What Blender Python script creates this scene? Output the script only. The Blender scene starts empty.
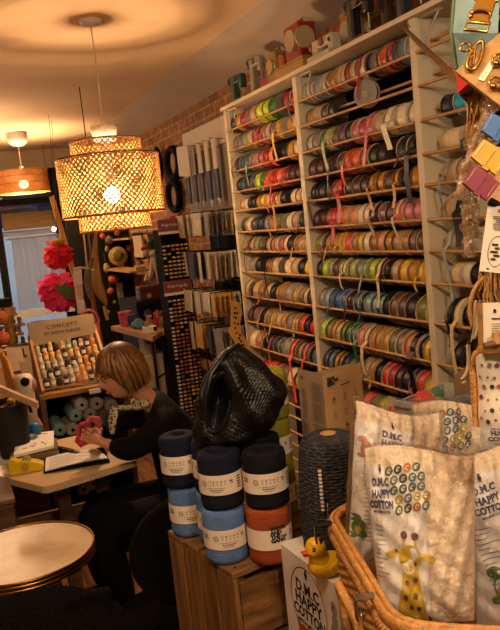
import bpy, bmesh, math, random
from mathutils import Matrix, Vector, Euler, noise
R = math.radians
V = Vector
random.seed(7)
SC = bpy.context.scene
COL = SC.collection
# ------------------------------------------------------------------ camera
FPX = 720.0
EYE = V((0, 0, 1.7))
_y = V((-310, 63, FPX)).normalized()
_z = V((-(0.1 * 5493 + 6.5), 5493, -FPX)).normalized()
_z = (_z - _y * _y.dot(_z)).normalized()
_Y = V((_y.x, _y.y, -_y.z)); _Z = V((_z.x, _z.y, -_z.z)); _X = _Y.cross(_Z)
CM = Matrix((_X, _Y, _Z))
cd = bpy.data.cameras.new('camera'); cam = bpy.data.objects.new('camera', cd); COL.objects.link(cam)
cam.matrix_world = Matrix.Translation(EYE) @ CM.to_4x4()
cd.sensor_width = 36; cd.sensor_fit = 'VERTICAL'; cd.sensor_height = 36; cd.lens = 36 * FPX / 630
cd.clip_start = .02
SC.camera = cam
def ray(x, y): return CM @ V(((x - 250) / FPX, -(y - 315) / FPX, -1))
def onx(x, y, k): d = ray(x, y); return EYE + d * (k / d.x)
def ony(x, y, k): d = ray(x, y); return EYE + d * (k / d.y)
def onz(x, y, k): d = ray(x, y); return EYE + d * ((k - 1.7) / d.z)
def dep(x, y, t): return EYE + ray(x, y) * t
VR = CM @ V((1, 0, 0)); VU = CM @ V((0, 1, 0)); VF = CM @ V((0, 0, -1))
# ------------------------------------------------------------------ materials
def lin(c):
    if isinstance(c, str): c = [int(c[i:i + 2], 16) for i in (0, 2, 4)]
    return tuple((x / 255 / 12.92 if x / 255 <= .04045 else ((x / 255 + .055) / 1.055) ** 2.4) for x in c)
MATS = {}
def M(name, c='808080', rough=.6, var=.12, scale=25, bump=0, bscale=None, metal=0, sheen=0, emit=0, trans=0, coat=0, spec=.5):
    key = name
    if key in MATS: return MATS[key]
    m = bpy.data.materials.new(name); m.use_nodes = True
    nt = m.node_tree; b = nt.nodes['Principled BSDF']
    c = lin(c)
    tc = nt.nodes.new('ShaderNodeTexCoord')
    nz = nt.nodes.new('ShaderNodeTexNoise'); nz.inputs['Scale'].default_value = scale; nz.inputs['Detail'].default_value = 3
    nt.links.new(tc.outputs['Object'], nz.inputs['Vector'])
    rp = nt.nodes.new('ShaderNodeValToRGB')
    rp.color_ramp.elements[0].position = .3; rp.color_ramp.elements[1].position = .7
    rp.color_ramp.elements[0].color = (*[x * (1 - var) for x in c], 1)
    rp.color_ramp.elements[1].color = (*[min(1, x * (1 + var)) for x in c], 1)
    nt.links.new(nz.outputs['Fac'], rp.inputs['Fac']); nt.links.new(rp.outputs['Color'], b.inputs['Base Color'])
    b.inputs['Roughness'].default_value = rough; b.inputs['Metallic'].default_value = metal
    b.inputs['Specular IOR Level'].default_value = spec
    if sheen: b.inputs['Sheen Weight'].default_value = sheen
    if coat: b.inputs['Coat Weight'].default_value = coat
    if trans: b.inputs['Transmission Weight'].default_value = trans
    if emit:
        b.inputs['Emission Color'].default_value = (*c, 1); b.inputs['Emission Strength'].default_value = emit
    if bump:
        n2 = nt.nodes.new('ShaderNodeTexNoise'); n2.inputs['Scale'].default_value = bscale or scale * 3; n2.inputs['Detail'].default_value = 4
        nt.links.new(tc.outputs['Object'], n2.inputs['Vector'])
        bp = nt.nodes.new('ShaderNodeBump'); bp.inputs['Strength'].default_value = bump; bp.inputs['Distance'].default_value = .01
        nt.links.new(n2.outputs['Fac'], bp.inputs['Height']); nt.links.new(bp.outputs['Normal'], b.inputs['Normal'])
    MATS[key] = m
    return m
def wood(name, c1, c2, rough=.5, axis=1, scale=1.0, planks=None, coat=0):
    """grained wood, the grain running along the given axis"""
    if name in MATS: return MATS[name]
    m = bpy.data.materials.new(name); m.use_nodes = True
    nt = m.node_tree; b = nt.nodes['Principled BSDF']; N = nt.nodes.new; Lk = nt.links.new
    tc = N('ShaderNodeTexCoord'); mp = N('ShaderNodeMapping'); Lk(tc.outputs['Object'], mp.inputs['Vector'])
    s = [28 * scale] * 3; s[axis] = 2.2 * scale; mp.inputs['Scale'].default_value = s
    nz = N('ShaderNodeTexNoise'); nz.inputs['Scale'].default_value = 1.6; nz.inputs['Detail'].default_value = 6; nz.inputs['Distortion'].default_value = .6
    Lk(mp.outputs['Vector'], nz.inputs['Vector'])
    rp = N('ShaderNodeValToRGB'); rp.color_ramp.elements[0].position = .33; rp.color_ramp.elements[1].position = .68
    rp.color_ramp.elements[0].color = (*lin(c1), 1); rp.color_ramp.elements[1].color = (*lin(c2), 1)
    Lk(nz.outputs['Fac'], rp.inputs['Fac']); out = rp.outputs['Color']
    if planks:
        br = N('ShaderNodeTexBrick'); mp2 = N('ShaderNodeMapping'); Lk(tc.outputs['Object'], mp2.inputs['Vector'])
        mp2.inputs['Rotation'].default_value = (0, 0, R(90))
        Lk(mp2.outputs['Vector'], br.inputs['Vector'])
        br.inputs['Scale'].default_value = 1; br.inputs['Brick Width'].default_value = 1.4; br.inputs['Row Height'].default_value = planks
        br.inputs['Mortar Size'].default_value = .004; br.inputs['Color1'].default_value = (.75, .75, .75, 1)
        br.inputs['Color2'].default_value = (1, 1, 1, 1); br.inputs['Mortar'].default_value = (.12, .1, .08, 1)
        mx = N('ShaderNodeMixRGB'); mx.blend_type = 'MULTIPLY'; mx.inputs['Fac'].default_value = 1
        Lk(out, mx.inputs['Color1']); Lk(br.outputs['Color'], mx.inputs['Color2']); out = mx.outputs['Color']
    Lk(out, b.inputs['Base Color']); b.inputs['Roughness'].default_value = rough
    if coat: b.inputs['Coat Weight'].default_value = coat
    bp = N('ShaderNodeBump'); bp.inputs['Strength'].default_value = .15; bp.inputs['Distance'].default_value = .01
    Lk(nz.outputs['Fac'], bp.inputs['Height']); Lk(bp.outputs['Normal'], b.inputs['Normal'])
    MATS[name] = m
    return m
def film(name, tint=(1, 1, 1), rough=.12, bump=.6, bscale=40, lo=.06, hi=.6):
    """clear crinkled plastic: transparent with glossy reflections"""
    if name in MATS: return MATS[name]
    m = bpy.data.materials.new(name); m.use_nodes = True
    nt = m.node_tree; nt.nodes.remove(nt.nodes['Principled BSDF']); N = nt.nodes.new; Lk = nt.links.new
    tc = N('ShaderNodeTexCoord'); nz = N('ShaderNodeTexNoise'); nz.inputs['Scale'].default_value = bscale; nz.inputs['Detail'].default_value = 3; nz.inputs['Distortion'].default_value = 1.2
    Lk(tc.outputs['Object'], nz.inputs['Vector'])
    bp = N('ShaderNodeBump'); bp.inputs['Strength'].default_value = bump; bp.inputs['Distance'].default_value = .02
    Lk(nz.outputs['Fac'], bp.inputs['Height'])
    tr = N('ShaderNodeBsdfTransparent'); tr.inputs['Color'].default_value = (*tint, 1)
    gl = N('ShaderNodeBsdfGlossy'); gl.inputs['Roughness'].default_value = rough; gl.inputs['Color'].default_value = (1, 1, 1, 1)
    Lk(bp.outputs['Normal'], gl.inputs['Normal'])
    lw = N('ShaderNodeLayerWeight'); lw.inputs['Blend'].default_value = .35; Lk(bp.outputs['Normal'], lw.inputs['Normal'])
    mr = N('ShaderNodeMapRange'); mr.inputs['To Min'].default_value = lo; mr.inputs['To Max'].default_value = hi
    Lk(lw.outputs['Facing'], mr.inputs['Value'])
    mx = N('ShaderNodeMixShader'); Lk(mr.outputs['Result'], mx.inputs['Fac']); Lk(tr.outputs[0], mx.inputs[1]); Lk(gl.outputs[0], mx.inputs[2])
    Lk(mx.outputs[0], nt.nodes['Material Output'].inputs['Surface'])
    MATS[name] = m
    return m
# ------------------------------------------------------------------ mesh builder
def frame(d):
    d = d.normalized(); a = V((0, 0, 1)) if abs(d.z) < .9 else V((1, 0, 0))
    u = d.cross(a).normalized(); return u, d.cross(u).normalized()
class MB:
    def __init__(s): s.v = []; s.f = []; s.sm = []
    def add(s, vs, fs, smooth=False):
        o = len(s.v); s.v += [V(p) for p in vs]
        for f in fs: s.f.append([i + o for i in f]); s.sm.append(smooth)
        return s
    def box(s, c, d, rot=None):
        c = V(c); m = rot if rot is not None else Matrix.Identity(3)
        if isinstance(m, (int, float)): m = Matrix.Rotation(m, 3, 'Z')
        vs = [c + m @ V((x * d[0] / 2, y * d[1] / 2, z * d[2] / 2)) for x in (-1, 1) for y in (-1, 1) for z in (-1, 1)]
        return s.add(vs, [(0, 1, 3, 2), (4, 6, 7, 5), (0, 4, 5, 1), (2, 3, 7, 6), (0, 2, 6, 4), (1, 5, 7, 3)])
    def cyl(s, p0, p1, r, r1=None, n=16, caps=True):
        p0 = V(p0); p1 = V(p1); r1 = r if r1 is None else r1; u, w = frame(p1 - p0)
        A = [2 * math.pi * i / n for i in range(n)]
        a = [p0 + (u * math.cos(t) + w * math.sin(t)) * r for t in A]; b = [p1 + (u * math.cos(t) + w * math.sin(t)) * r1 for t in A]
        s.add(a + b, [(i, (i + 1) % n, n + (i + 1) % n, n + i) for i in range(n)], True)
        if caps: s.add(a, [tuple(range(n))[::-1]]); s.add(b, [tuple(range(n))])
        return s
    def tube(s, pts, r, n=8, closed=False, caps=True, flat=1.0, up=None):
        pts = [V(p) for p in pts]; k = len(pts); rs = r if isinstance(r, (list, tuple)) else [r] * k
        vs = []; u = None
        for i, p in enumerate(pts):
            a = pts[(i - 1) % k] if (closed or i > 0) else p; b = pts[(i + 1) % k] if (closed or i < k - 1) else p
            d = (b - a); d = d.normalized() if d.length > 1e-9 else V((0, 0, 1))
            if u is None:
                u = (up if up is not None else frame(d)[0]); u = (u - d * u.dot(d)).normalized()
            else: u = (u - d * u.dot(d)); u = u.normalized() if u.length > 1e-6 else frame(d)[0]
            w = d.cross(u)
            for j in range(n):
                t = 2 * math.pi * j / n; vs.append(p + u * math.cos(t) * rs[i] + w * math.sin(t) * rs[i] * flat)
        fs = []
        for i in range(k if closed else k - 1):
            for j in range(n):
                a = i * n + j; b = i * n + (j + 1) % n; c = ((i + 1) % k) * n
                fs.append((a, b, c + (j + 1) % n, c + j))
        s.add(vs, fs, True)
        if caps and not closed:
            s.add(vs[:n], [tuple(range(n))[::-1]]); s.add(vs[-n:], [tuple(range(n))])
        return s
    def lathe(s, prof, c=(0, 0, 0), n=24, axis=V((0, 0, 1)), smooth=True, caps=True):
        c = V(c); axis = V(axis).normalized(); u, w = frame(axis)
        if axis.z > .99: u, w = V((1, 0, 0)), V((0, 1, 0))
        vs = []; fs = []
        for (r, z) in prof:
            for j in range(n):
                t = 2 * math.pi * j / n; vs.append(c + axis * z + (u * math.cos(t) + w * math.sin(t)) * r)
        for i in range(len(prof) - 1):
            for j in range(n):
                fs.append((i * n + j, i * n + (j + 1) % n, (i + 1) * n + (j + 1) % n, (i + 1) * n + j))
        s.add(vs, fs, smooth)
        if caps:
            if prof[0][0] > 1e-6: s.add(vs[:n], [tuple(range(n))[::-1]])
            if prof[-1][0] > 1e-6: s.add(vs[-n:], [tuple(range(n))])
        return s
    def ball(s, c, r, n=16, m=10, rot=None):
        c = V(c); r = (r, r, r) if isinstance(r, (int, float)) else r; q = rot if rot is not None else Matrix.Identity(3)
        return s.grid(lambda a, b: c + q @ V((r[0] * math.sin(math.pi * b) * math.cos(2 * math.pi * a), r[1] * math.sin(math.pi * b) * math.sin(2 * math.pi * a), -r[2] * math.cos(math.pi * b))), n, m, True)
    def grid(s, fn, nu, nv, closeu=False, smooth=True):
        k = nu if closeu else nu + 1
        vs = [fn(i / nu, j / nv) for j in range(nv + 1) for i in range(k)]
        fs = [(j * k + i, j * k + (i + 1) % k, (j + 1) * k + (i + 1) % k, (j + 1) * k + i) for j in range(nv) for i in range(nu)]
        return s.add(vs, fs, smooth)
    def prism(s, poly, off):
        poly = [V(p) for p in poly]; off = V(off); n = len(poly); vs = poly + [p + off for p in poly]
        s.add(poly, [tuple(range(n))[::-1]]); s.add([p + off for p in poly], [tuple(range(n))])
        return s.add(vs, [(i, (i + 1) % n, n + (i + 1) % n, n + i) for i in range(n)])
    def strip(s, pts, side, th=.0008):
        """thin flat band through pts, width vector side (one or a list)"""
        k = len(pts); sd = side if isinstance(side, list) else [V(side)] * k
        vs = []
        for i, p in enumerate(pts):
            p = V(p); d = (V(pts[min(i + 1, k - 1)]) - V(pts[max(i - 1, 0)])).normalized(); n = d.cross(sd[i]).normalized() * th / 2
            vs += [p - sd[i] / 2 - n, p + sd[i] / 2 - n, p + sd[i] / 2 + n, p - sd[i] / 2 + n]
        fs = [(i * 4 + j, i * 4 + (j + 1) % 4, i * 4 + 4 + (j + 1) % 4, i * 4 + 4 + j) for i in range(k - 1) for j in range(4)]
        fs += [(3, 2, 1, 0), tuple(4 * (k - 1) + j for j in range(4))]
        return s.add(vs, fs, False)
    def xf(s, fn): s.v = [V(fn(p)) for p in s.v]; return s
    def join(s, o):
        k = len(s.v); s.v += o.v; s.f += [[i + k for i in f] for f in o.f]; s.sm += o.sm; return s
    def mesh(s, name, mat):
        me = bpy.data.meshes.new(name); me.from_pydata([tuple(p) for p in s.v], [], s.f); me.validate()
        if len(me.polygons) == len(s.sm): me.polygons.foreach_set('use_smooth', s.sm)
        bm = bmesh.new(); bm.from_mesh(me); bmesh.ops.recalc_face_normals(bm, faces=bm.faces); bm.to_mesh(me); bm.free()
        if mat: me.materials.append(mat)
        return me
ORG = {}
def link(o, parent=None):
    COL.objects.link(o)
    if parent is not None: o.parent = parent
    return o
def tag(o, label, cat, group=None, kind=None):
    if label: o['label'] = label
    if cat: o['category'] = cat
    if group: o['group'] = group
    if kind: o['kind'] = kind
    return o
def thing(name, label, cat, loc=(0, 0, 0), rz=0, group=None, local=False, rot=None):
    """an empty at the thing's base; local: parts are written in its own frame, else in world coordinates"""
    o = bpy.data.objects.new(name, None); link(o); o.empty_display_size = .02
    o.location = loc; o.rotation_euler = rot if rot is not None else (0, 0, rz)
    ORG[o] = V((0, 0, 0)) if local else V(loc)
    return tag(o, label, cat, group)
def part(name, mb, mat, parent, label=None, bevel=0, kind=None):
    og = ORG.get(parent, V((0, 0, 0)))
    mb2 = mb
    if og.length > 0:
        mb2 = MB(); mb2.v = [p - og for p in mb.v]; mb2.f = mb.f; mb2.sm = mb.sm
    o = bpy.data.objects.new(name, mb2.mesh(name, mat)); link(o, parent); ORG[o] = og
    if bevel:
        b = o.modifiers.new('bevel', 'BEVEL'); b.width = bevel; b.segments = 2; b.limit_method = 'ANGLE'; b.angle_limit = R(50)
    if label: o['label'] = label
    if kind: o['kind'] = kind
    return o
def solo(name, mb, mat, label, cat, group=None, bevel=0, kind=None, base=None):
    """a thing that is one mesh, origin at the middle of its base"""
    xs = [p.x for p in mb.v]; ys = [p.y for p in mb.v]; zs = [p.z for p in mb.v]
    c = V(base) if base is not None else V(((min(xs) + max(xs)) / 2, (min(ys) + max(ys)) / 2, min(zs)))
    mb2 = MB(); mb2.v = [p - c for p in mb.v]; mb2.f = mb.f; mb2.sm = mb.sm
    o = bpy.data.objects.new(name, mb2.mesh(name, mat)); link(o); o.location = c; ORG[o] = c
    if bevel:
        b = o.modifiers.new('bevel', 'BEVEL'); b.width = bevel; b.segments = 2; b.limit_method = 'ANGLE'; b.angle_limit = R(50)
    return tag(o, label, cat, group, kind)
def struct(name, mb, mat, parent=None):
    o = bpy.data.objects.new(name, mb.mesh(name, mat)); link(o, parent)
    if parent is None: o['kind'] = 'structure'
    return o
def dup(root, loc=None, rz=None, label=None, rot=None):
    r = root.copy(); COL.objects.link(r)
    if loc is not None: r.location = loc
    if rz is not None: r.rotation_euler = (0, 0, rz)
    if rot is not None: r.rotation_euler = rot
    if label: r['label'] = label
    for ch in list(root.children):
        c = ch.copy(); COL.objects.link(c); c.parent = r
        for g in list(ch.children):
            d = g.copy(); COL.objects.link(d); d.parent = c
    return r
def recolor(o, mat):
    """give this copy its own material without touching the shared mesh"""
    o.material_slots[0].link = 'OBJECT'; o.material_slots[0].material = mat
_tc = {}
def text(body, size, align='CENTER', bold=0.0, depth=.0004, space=1.0, line=1.0):
    """flat lettering in the xy plane (x right, y up), thickness along z"""
    k = (body, size, align, bold, space, line)
    if k not in _tc:
        cu = bpy.data.curves.new('t', 'FONT'); cu.body = body; cu.size = size; cu.align_x = align; cu.align_y = 'CENTER'
        cu.resolution_u = 2; cu.offset = bold; cu.space_character = space; cu.space_line = line
        o = bpy.data.objects.new('t', cu); COL.objects.link(o); bpy.context.view_layer.update()
        me = bpy.data.meshes.new_from_object(o)
        _tc[k] = ([v.co.copy() for v in me.vertices], [tuple(p.vertices) for p in me.polygons])
        bpy.data.objects.remove(o); bpy.data.curves.remove(cu); bpy.data.meshes.remove(me)
    mb = MB(); mb.add([V((p.x, p.y, depth)) for p in _tc[k][0]], _tc[k][1]); return mb
def ring2(cx, cy, rx, ry, t, n=32, z=.0004, rot=0):
    """flat elliptical ring in the xy plane"""
    mb = MB(); vs = []
    for k in (0, 1):
        for i in range(n):
            a = 2 * math.pi * i / n; x = (rx - k * t) * math.cos(a); y = (ry - k * t) * math.sin(a)
            vs.append(V((cx + x * math.cos(rot) - y * math.sin(rot), cy + x * math.sin(rot) + y * math.cos(rot), z)))
    return mb.add(vs, [(i, (i + 1) % n, n + (i + 1) % n, n + i) for i in range(n)])
def disc2(cx, cy, rx, ry, n=20, z=.0004, rot=0):
    mb = MB(); vs = [V((cx, cy, z))]
    for i in range(n):
        a = 2 * math.pi * i / n; x = rx * math.cos(a); y = ry * math.sin(a)
        vs.append(V((cx + x * math.cos(rot) - y * math.sin(rot), cy + x * math.sin(rot) + y * math.cos(rot), z)))
    return mb.add(vs, [(0, 1 + i, 1 + (i + 1) % n) for i in range(n)])
def rect2(cx, cy, w, h, z=.0004, rot=0, nx=1, ny=1):
    mb = MB(); c, s = math.cos(rot), math.sin(rot)
    def f(a, b):
        x = (a - .5) * w; y = (b - .5) * h
        return V((cx + x * c - y * s, cy + x * s + y * c, z))
    return mb.grid(f, nx, ny, smooth=False)
def poly2(pts, z=.0004): return MB().add([V((x, y, z)) for x, y in pts], [tuple(range(len(pts)))])
def plane_xf(o, ux, uy):
    """map (x,y,z) of flat lettering onto a plane with origin o and axes ux, uy"""
    o = V(o); ux = V(ux).normalized(); uy = V(uy).normalized(); n = ux.cross(uy)
    return lambda p: o + ux * p.x + uy * p.y + n * p.z
def fbm(p, s=1.0, o=3): return noise.fractal(V(p) * s, 1.0, 2.0, o)
ORD = ['', 'first', 'second', 'third', 'fourth', 'fifth', 'sixth', 'seventh', 'eighth', 'ninth', 'tenth', 'eleventh', 'twelfth', 'thirteenth', 'fourteenth', 'fifteenth', 'sixteenth', 'seventeenth', 'eighteenth', 'nineteenth', 'twentieth', 'twenty-first', 'twenty-second', 'twenty-third', 'twenty-fourth']
SC.view_settings.view_transform = 'Standard'; SC.view_settings.look = 'None'
SC.view_settings.exposure = 0.35; SC.view_settings.gamma = 1; SC.view_settings.use_curve_mapping = False
SC.cycles.use_denoising = True
SC.cycles.max_bounces = 8; SC.cycles.transparent_max_bounces = 24; SC.cycles.sample_clamp_indirect = 6
# ================================================================== THE SETTING
X_W = 1.9; Y_B = 8.7; Z_C = 2.75; X_L = -2.4; Y_F = -2.6
m_floor = wood('floor_boards', '5a3416', '9a6430', .38, 1, 1.0, planks=.12)
m_ceil = M('ceiling_plaster', 'd8b890', .9, .04, 3, .05, 60)
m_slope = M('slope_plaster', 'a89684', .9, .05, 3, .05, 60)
m_cream = M('cream_wall', 'b9a582', .85, .06, 4)
m_dark = M('dark_painted_wood', '120d09', .7, .3, 12, spec=.15)
def brick_mat():
    m = bpy.data.materials.new('red_brick'); m.use_nodes = True; nt = m.node_tree; b = nt.nodes['Principled BSDF']; N = nt.nodes.new; L = nt.links.new
    tc = N('ShaderNodeTexCoord'); sx = N('ShaderNodeSeparateXYZ'); cx = N('ShaderNodeCombineXYZ'); L(tc.outputs['Object'], sx.inputs[0])
    L(sx.outputs['Y'], cx.inputs['X']); L(sx.outputs['Z'], cx.inputs['Y'])
    nz0 = N('ShaderNodeTexNoise'); nz0.inputs['Scale'].default_value = 14; L(tc.outputs['Object'], nz0.inputs['Vector'])
    va = N('ShaderNodeVectorMath'); va.operation = 'SCALE'; va.inputs['Scale'].default_value = .02; L(nz0.outputs['Color'], va.inputs[0])
    vb = N('ShaderNodeVectorMath'); L(cx.outputs[0], vb.inputs[0]); L(va.outputs[0], vb.inputs[1])
    br = N('ShaderNodeTexBrick'); L(vb.outputs[0], br.inputs['Vector']); br.inputs['Scale'].default_value = 1
    br.inputs['Brick Width'].default_value = .22; br.inputs['Row Height'].default_value = .075; br.inputs['Mortar Size'].default_value = .009; br.inputs['Mortar Smooth'].default_value = .3
    br.inputs['Bias'].default_value = -.1
    br.inputs['Color1'].default_value = (*lin('a4683a'), 1); br.inputs['Color2'].default_value = (*lin('7a4826'), 1); br.inputs['Mortar'].default_value = (*lin('a08c70'), 1)
    nz = N('ShaderNodeTexNoise'); nz.inputs['Scale'].default_value = 22; nz.inputs['Detail'].default_value = 5; L(tc.outputs['Object'], nz.inputs['Vector'])
    rp = N('ShaderNodeValToRGB'); rp.color_ramp.elements[0].color = (.5, .5, .5, 1); rp.color_ramp.elements[1].color = (1.25, 1.2, 1.15, 1); rp.color_ramp.elements[0].position = .3; rp.color_ramp.elements[1].position = .7
    L(nz.outputs['Fac'], rp.inputs['Fac']); mx = N('ShaderNodeMixRGB'); mx.blend_type = 'MULTIPLY'; mx.inputs['Fac'].default_value = 1
    L(br.outputs['Color'], mx.inputs['Color1']); L(rp.outputs['Color'], mx.inputs['Color2']); L(mx.outputs['Color'], b.inputs['Base Color'])
    b.inputs['Roughness'].default_value = .85
    bp = N('ShaderNodeBump'); bp.inputs['Strength'].default_value = .7; bp.inputs['Distance'].default_value = .02; bp.invert = True
    L(br.outputs['Fac'], bp.inputs['Height']); L(bp.outputs['Normal'], b.inputs['Normal'])
    return m
m_brick = brick_mat()
def bb(mb, x0, x1, y0, y1, z0, z1): return mb.box(((x0 + x1) / 2, (y0 + y1) / 2, (z0 + z1) / 2), (x1 - x0, y1 - y0, z1 - z0))
struct('floor', bb(MB(), X_L - .15, X_W + .15, Y_F - .15, Y_B + .15, -.1, 0), m_floor)
struct('ceiling', bb(MB(), X_L - .15, 1.615, Y_F - .15, Y_B + .15, Z_C, Z_C + .1), m_ceil)
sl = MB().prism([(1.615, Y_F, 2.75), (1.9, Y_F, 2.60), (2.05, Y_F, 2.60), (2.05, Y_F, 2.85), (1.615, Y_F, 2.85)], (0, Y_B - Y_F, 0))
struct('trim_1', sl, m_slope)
struct('wall_right', bb(MB(), X_W, X_W + .15, Y_F - .15, Y_B + .15, 0, 2.60), m_brick)
struct('wall_left', bb(MB(), X_L - .15, X_L, Y_F - .15, Y_B + .15, 0, Z_C), m_cream)
struct('wall_front', bb(MB(), X_L, X_W, Y_F - .15, Y_F, 0, Z_C), m_cream)
wx0, wx1, wz0, wz1 = -1.6, 1.33, .55, 2.42
wb = MB(); bb(wb, X_L, wx0, Y_B, Y_B + .15, 0, Z_C); bb(wb, wx1, X_W, Y_B, Y_B + .15, 0, Z_C); bb(wb, wx0, wx1, Y_B, Y_B + .15, wz1, Z_C); bb(wb, wx0, wx1, Y_B, Y_B + .15, 0, wz0)
struct('wall_back', wb, m_cream)
# shop window with transom
m_glass = film('window_glass', (.97, .98, 1), .02, 0, 10, .04, .5)
win = bpy.data.objects.new('window_1', None); link(win); win['kind'] = 'structure'
fr = MB(); yb = Y_B - .04
bb(fr, X_L + .01, X_W - .01, yb - .05, yb + .03, 2.38, 2.53)                      # dark beam across the shop front
bb(fr, wx0, wx1, yb, yb + .1, 2.14, 2.21)
bb(fr, .60, .68, yb, yb + .1, wz0, 2.38); bb(fr, wx1 - .05, wx1 + .2, yb, yb + .1, wz0 - .3, 2.38); bb(fr, wx0, wx0 + .08, yb, yb + .1, wz0, 2.38)
struct('window_frame', fr, m_dark, win)
struct('glazing_bar', bb(MB(), .68, wx1 - .05, yb + .02, yb + .08, 1.79, 1.85), M('grey_painted_bar', '7f8088', .4, .05), win)
struct('pane', bb(MB(), wx0 + .08, wx1 - .05, yb + .05, yb + .058, wz0, 2.38), m_glass, win)
struct('window_sill', bb(MB(), .62, wx1 + .02, yb - .12, yb + .0, .86, .94), M('sill_white', 'c9c6bf', .5, .05), win)
# what stands outside the glass: a dark awning added to darken the transom and a pale house front across the street
aw = MB(); aw.prism([(-2, Y_B + .2, 2.75), (-2, Y_B + 1.3, 2.2), (-2, Y_B + 1.3, 1.92), (-2, Y_B + 1.25, 1.92), (-2, Y_B + 1.25, 2.16), (-2, Y_B + .2, 2.68)], (5.2, 0, 0))
solo('added_awning', aw, M('awning_navy', '1b1d2c', .6, .4, 6), 'added dark navy awning darkening the transom above the shop window', 'awning')
solo('house_front', bb(MB(), -3, 5, 12.6, 12.8, 0, 5), M('house_render', '8b8a86', .9, .1, 2), 'pale grey house front across the street beyond the window', 'building')
solo('pavement', bb(MB(), -4, 6, Y_B + .16, 12.6, -.12, -.02), M('pavement_stone', '77736c', .9, .15, 5), 'grey pavement outside between the shop and house front', 'pavement')
# cloth blind behind the glass
def translucent(name, c, t=.6):
    m = bpy.data.materials.new(name); m.use_nodes = True; nt = m.node_tree; b = nt.nodes['Principled BSDF']; N = nt.nodes.new
    tr = N('ShaderNodeBsdfTranslucent'); tr.inputs['Color'].default_value = (*lin(c), 1); b.inputs['Base Color'].default_value = (*lin(c), 1); b.inputs['Roughness'].default_value = .8
    nz = N('ShaderNodeTexNoise'); nz.inputs['Scale'].default_value = 7; bp = N('ShaderNodeBump'); bp.inputs['Strength'].default_value = .2
    nt.links.new(nz.outputs['Fac'], bp.inputs['Height']); nt.links.new(bp.outputs['Normal'], b.inputs['Normal'])
    mx = N('ShaderNodeMixShader'); mx.inputs['Fac'].default_value = t; nt.links.new(b.outputs[0], mx.inputs[1]); nt.links.new(tr.outputs[0], mx.inputs[2])
    nt.links.new(mx.outputs[0], nt.nodes['Material Output'].inputs['Surface']); MATS[name] = m; return m
bl = thing('window_blind', 'pale blue-grey cloth blind hanging in the shop window', 'blind', (1.0, Y_B - .1, .96))
cl = MB().grid(lambda a, b: V((.735 + .575 * a + .02 * b * (1 - a), Y_B - .1 + .012 * math.sin(a * 17 + b) + .008 * math.sin(a * 41 + 3 * b), .955 + .80 * b)), 60, 20)
part('cloth', cl, translucent('blind_cloth', 'c4ccd6', .7), bl)
part('rail', MB().cyl((.70, Y_B - .1, 1.765), (1.32, Y_B - .1, 1.765), .012), M('rail_grey', '8a8078', .4), bl)
solo('pelmet_board', bb(MB(), .69, 1.27, Y_B - .10, Y_B - .07, 1.86, 2.05), wood('pelmet_wood', '5d4422', '85652f', .6, 0), 'brown board above the cloth blind under the transom window', 'board')
# ================================================================== PENDANT LAMPS
WARM = (1.0, .65, .36)
def lamp_light(name, loc, power, radius=.04, color=WARM):
    l = bpy.data.lights.new(name, 'POINT'); l.energy = power; l.color = color; l.shadow_soft_size = radius
    o = bpy.data.objects.new(name, l); link(o); o.location = loc; return o
m_bamboo = M('bamboo_strip', 'b08444', .55, .25, 40)
m_bamboo_d = M('bamboo_strip_dark', '8a6030', .55, .25, 40)
m_bulb = M('lit_bulb', 'ffd9a0', .3, 0, emit=45)
m_white_plastic = M('white_plastic', 'd9cfc0', .4, .03)
def weave(r, z0, z1, n, w=.011, ry=None, c=(0, 0), pitch=1.0):
    """two layers of diagonal strips woven round a drum"""
    mb = MB(); h = z1 - z0; tw = pitch * h / r
    for sgn, dr in ((1, .0012), (-1, -.0012)):
        for k in range(n):
            a0 = 2 * math.pi * k / n; q = []
            sd = []
            for i in range(9):
                t = i / 8; a = a0 + sgn * tw * t
                rr = r + dr + .0012 * math.sin(t * 8 * math.pi + k)
                q.append(V((c[0] + rr * math.cos(a), c[1] + rr * math.sin(a), z0 + h * t)))
                sd.append(V((-math.sin(a), math.cos(a), -sgn * .0)) * w)
            mb.strip(q, sd, .0009)
    return mb
def hoop(r, z, c=(0, 0), rad=.004): return MB().tube([(c[0] + r * math.cos(2 * math.pi * i / 48), c[1] + r * math.sin(2 * math.pi * i / 48), z) for i in range(48)], rad, 6, closed=True)
lp = onz(88.5, 20, Z_C); LX, LY = lp.x + .008, lp.y
lmp = thing('pendant_lamp', 'large three-tier woven bamboo pendant lamp lit over the table', 'lamp', (LX, LY, Z_C))
def zpx(x, y): # height of a picture point at the lamp's own distance
    return ony(x, y, LY).z
c = (LX, LY)
part('canopy', MB().lathe([(.055, 2.75), (.055, 2.742), (.045, 2.728), (.012, 2.722)], (LX, LY, 0), 24), m_white_plastic, lmp)
part('cord', MB().tube([(LX, LY, 2.725), (LX + .002, LY, 2.5), (LX - .003, LY, 2.2)], .0035, 6), M('cord_white', 'c9b59a', .6), lmp)
part('cap', MB().lathe([(.03, 2.240), (.066, 2.240), (.068, 2.232), (.052, 2.165), (.046, 2.165)], (LX, LY, 0), 24), m_white_plastic, lmp)
for nm, r, z0, z1, n in (('top_tier', .175, 2.085, 2.165, 42), ('middle_tier', .256, 1.80, 2.085, 60), ('lower_tier', .178, 1.722, 1.80, 42)):
    w_ = weave(r, z0, z1, n, .0105, c=c, pitch=.95 if z1 - z0 > .15 else 1.0)
    o = part(nm, w_, m_bamboo, lmp)
    for zz in (z0, z1): w2 = hoop(r, zz, c, .005); part('hoop', w2, m_bamboo_d, o)
sp = MB()
for k in range(3):
    a = 2 * math.pi * k / 3 + .4
    sp.cyl((LX + .03 * math.cos(a), LY + .03 * math.sin(a), 2.17), (LX + .175 * math.cos(a), LY + .175 * math.sin(a), 2.165), .003, n=6)
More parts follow.
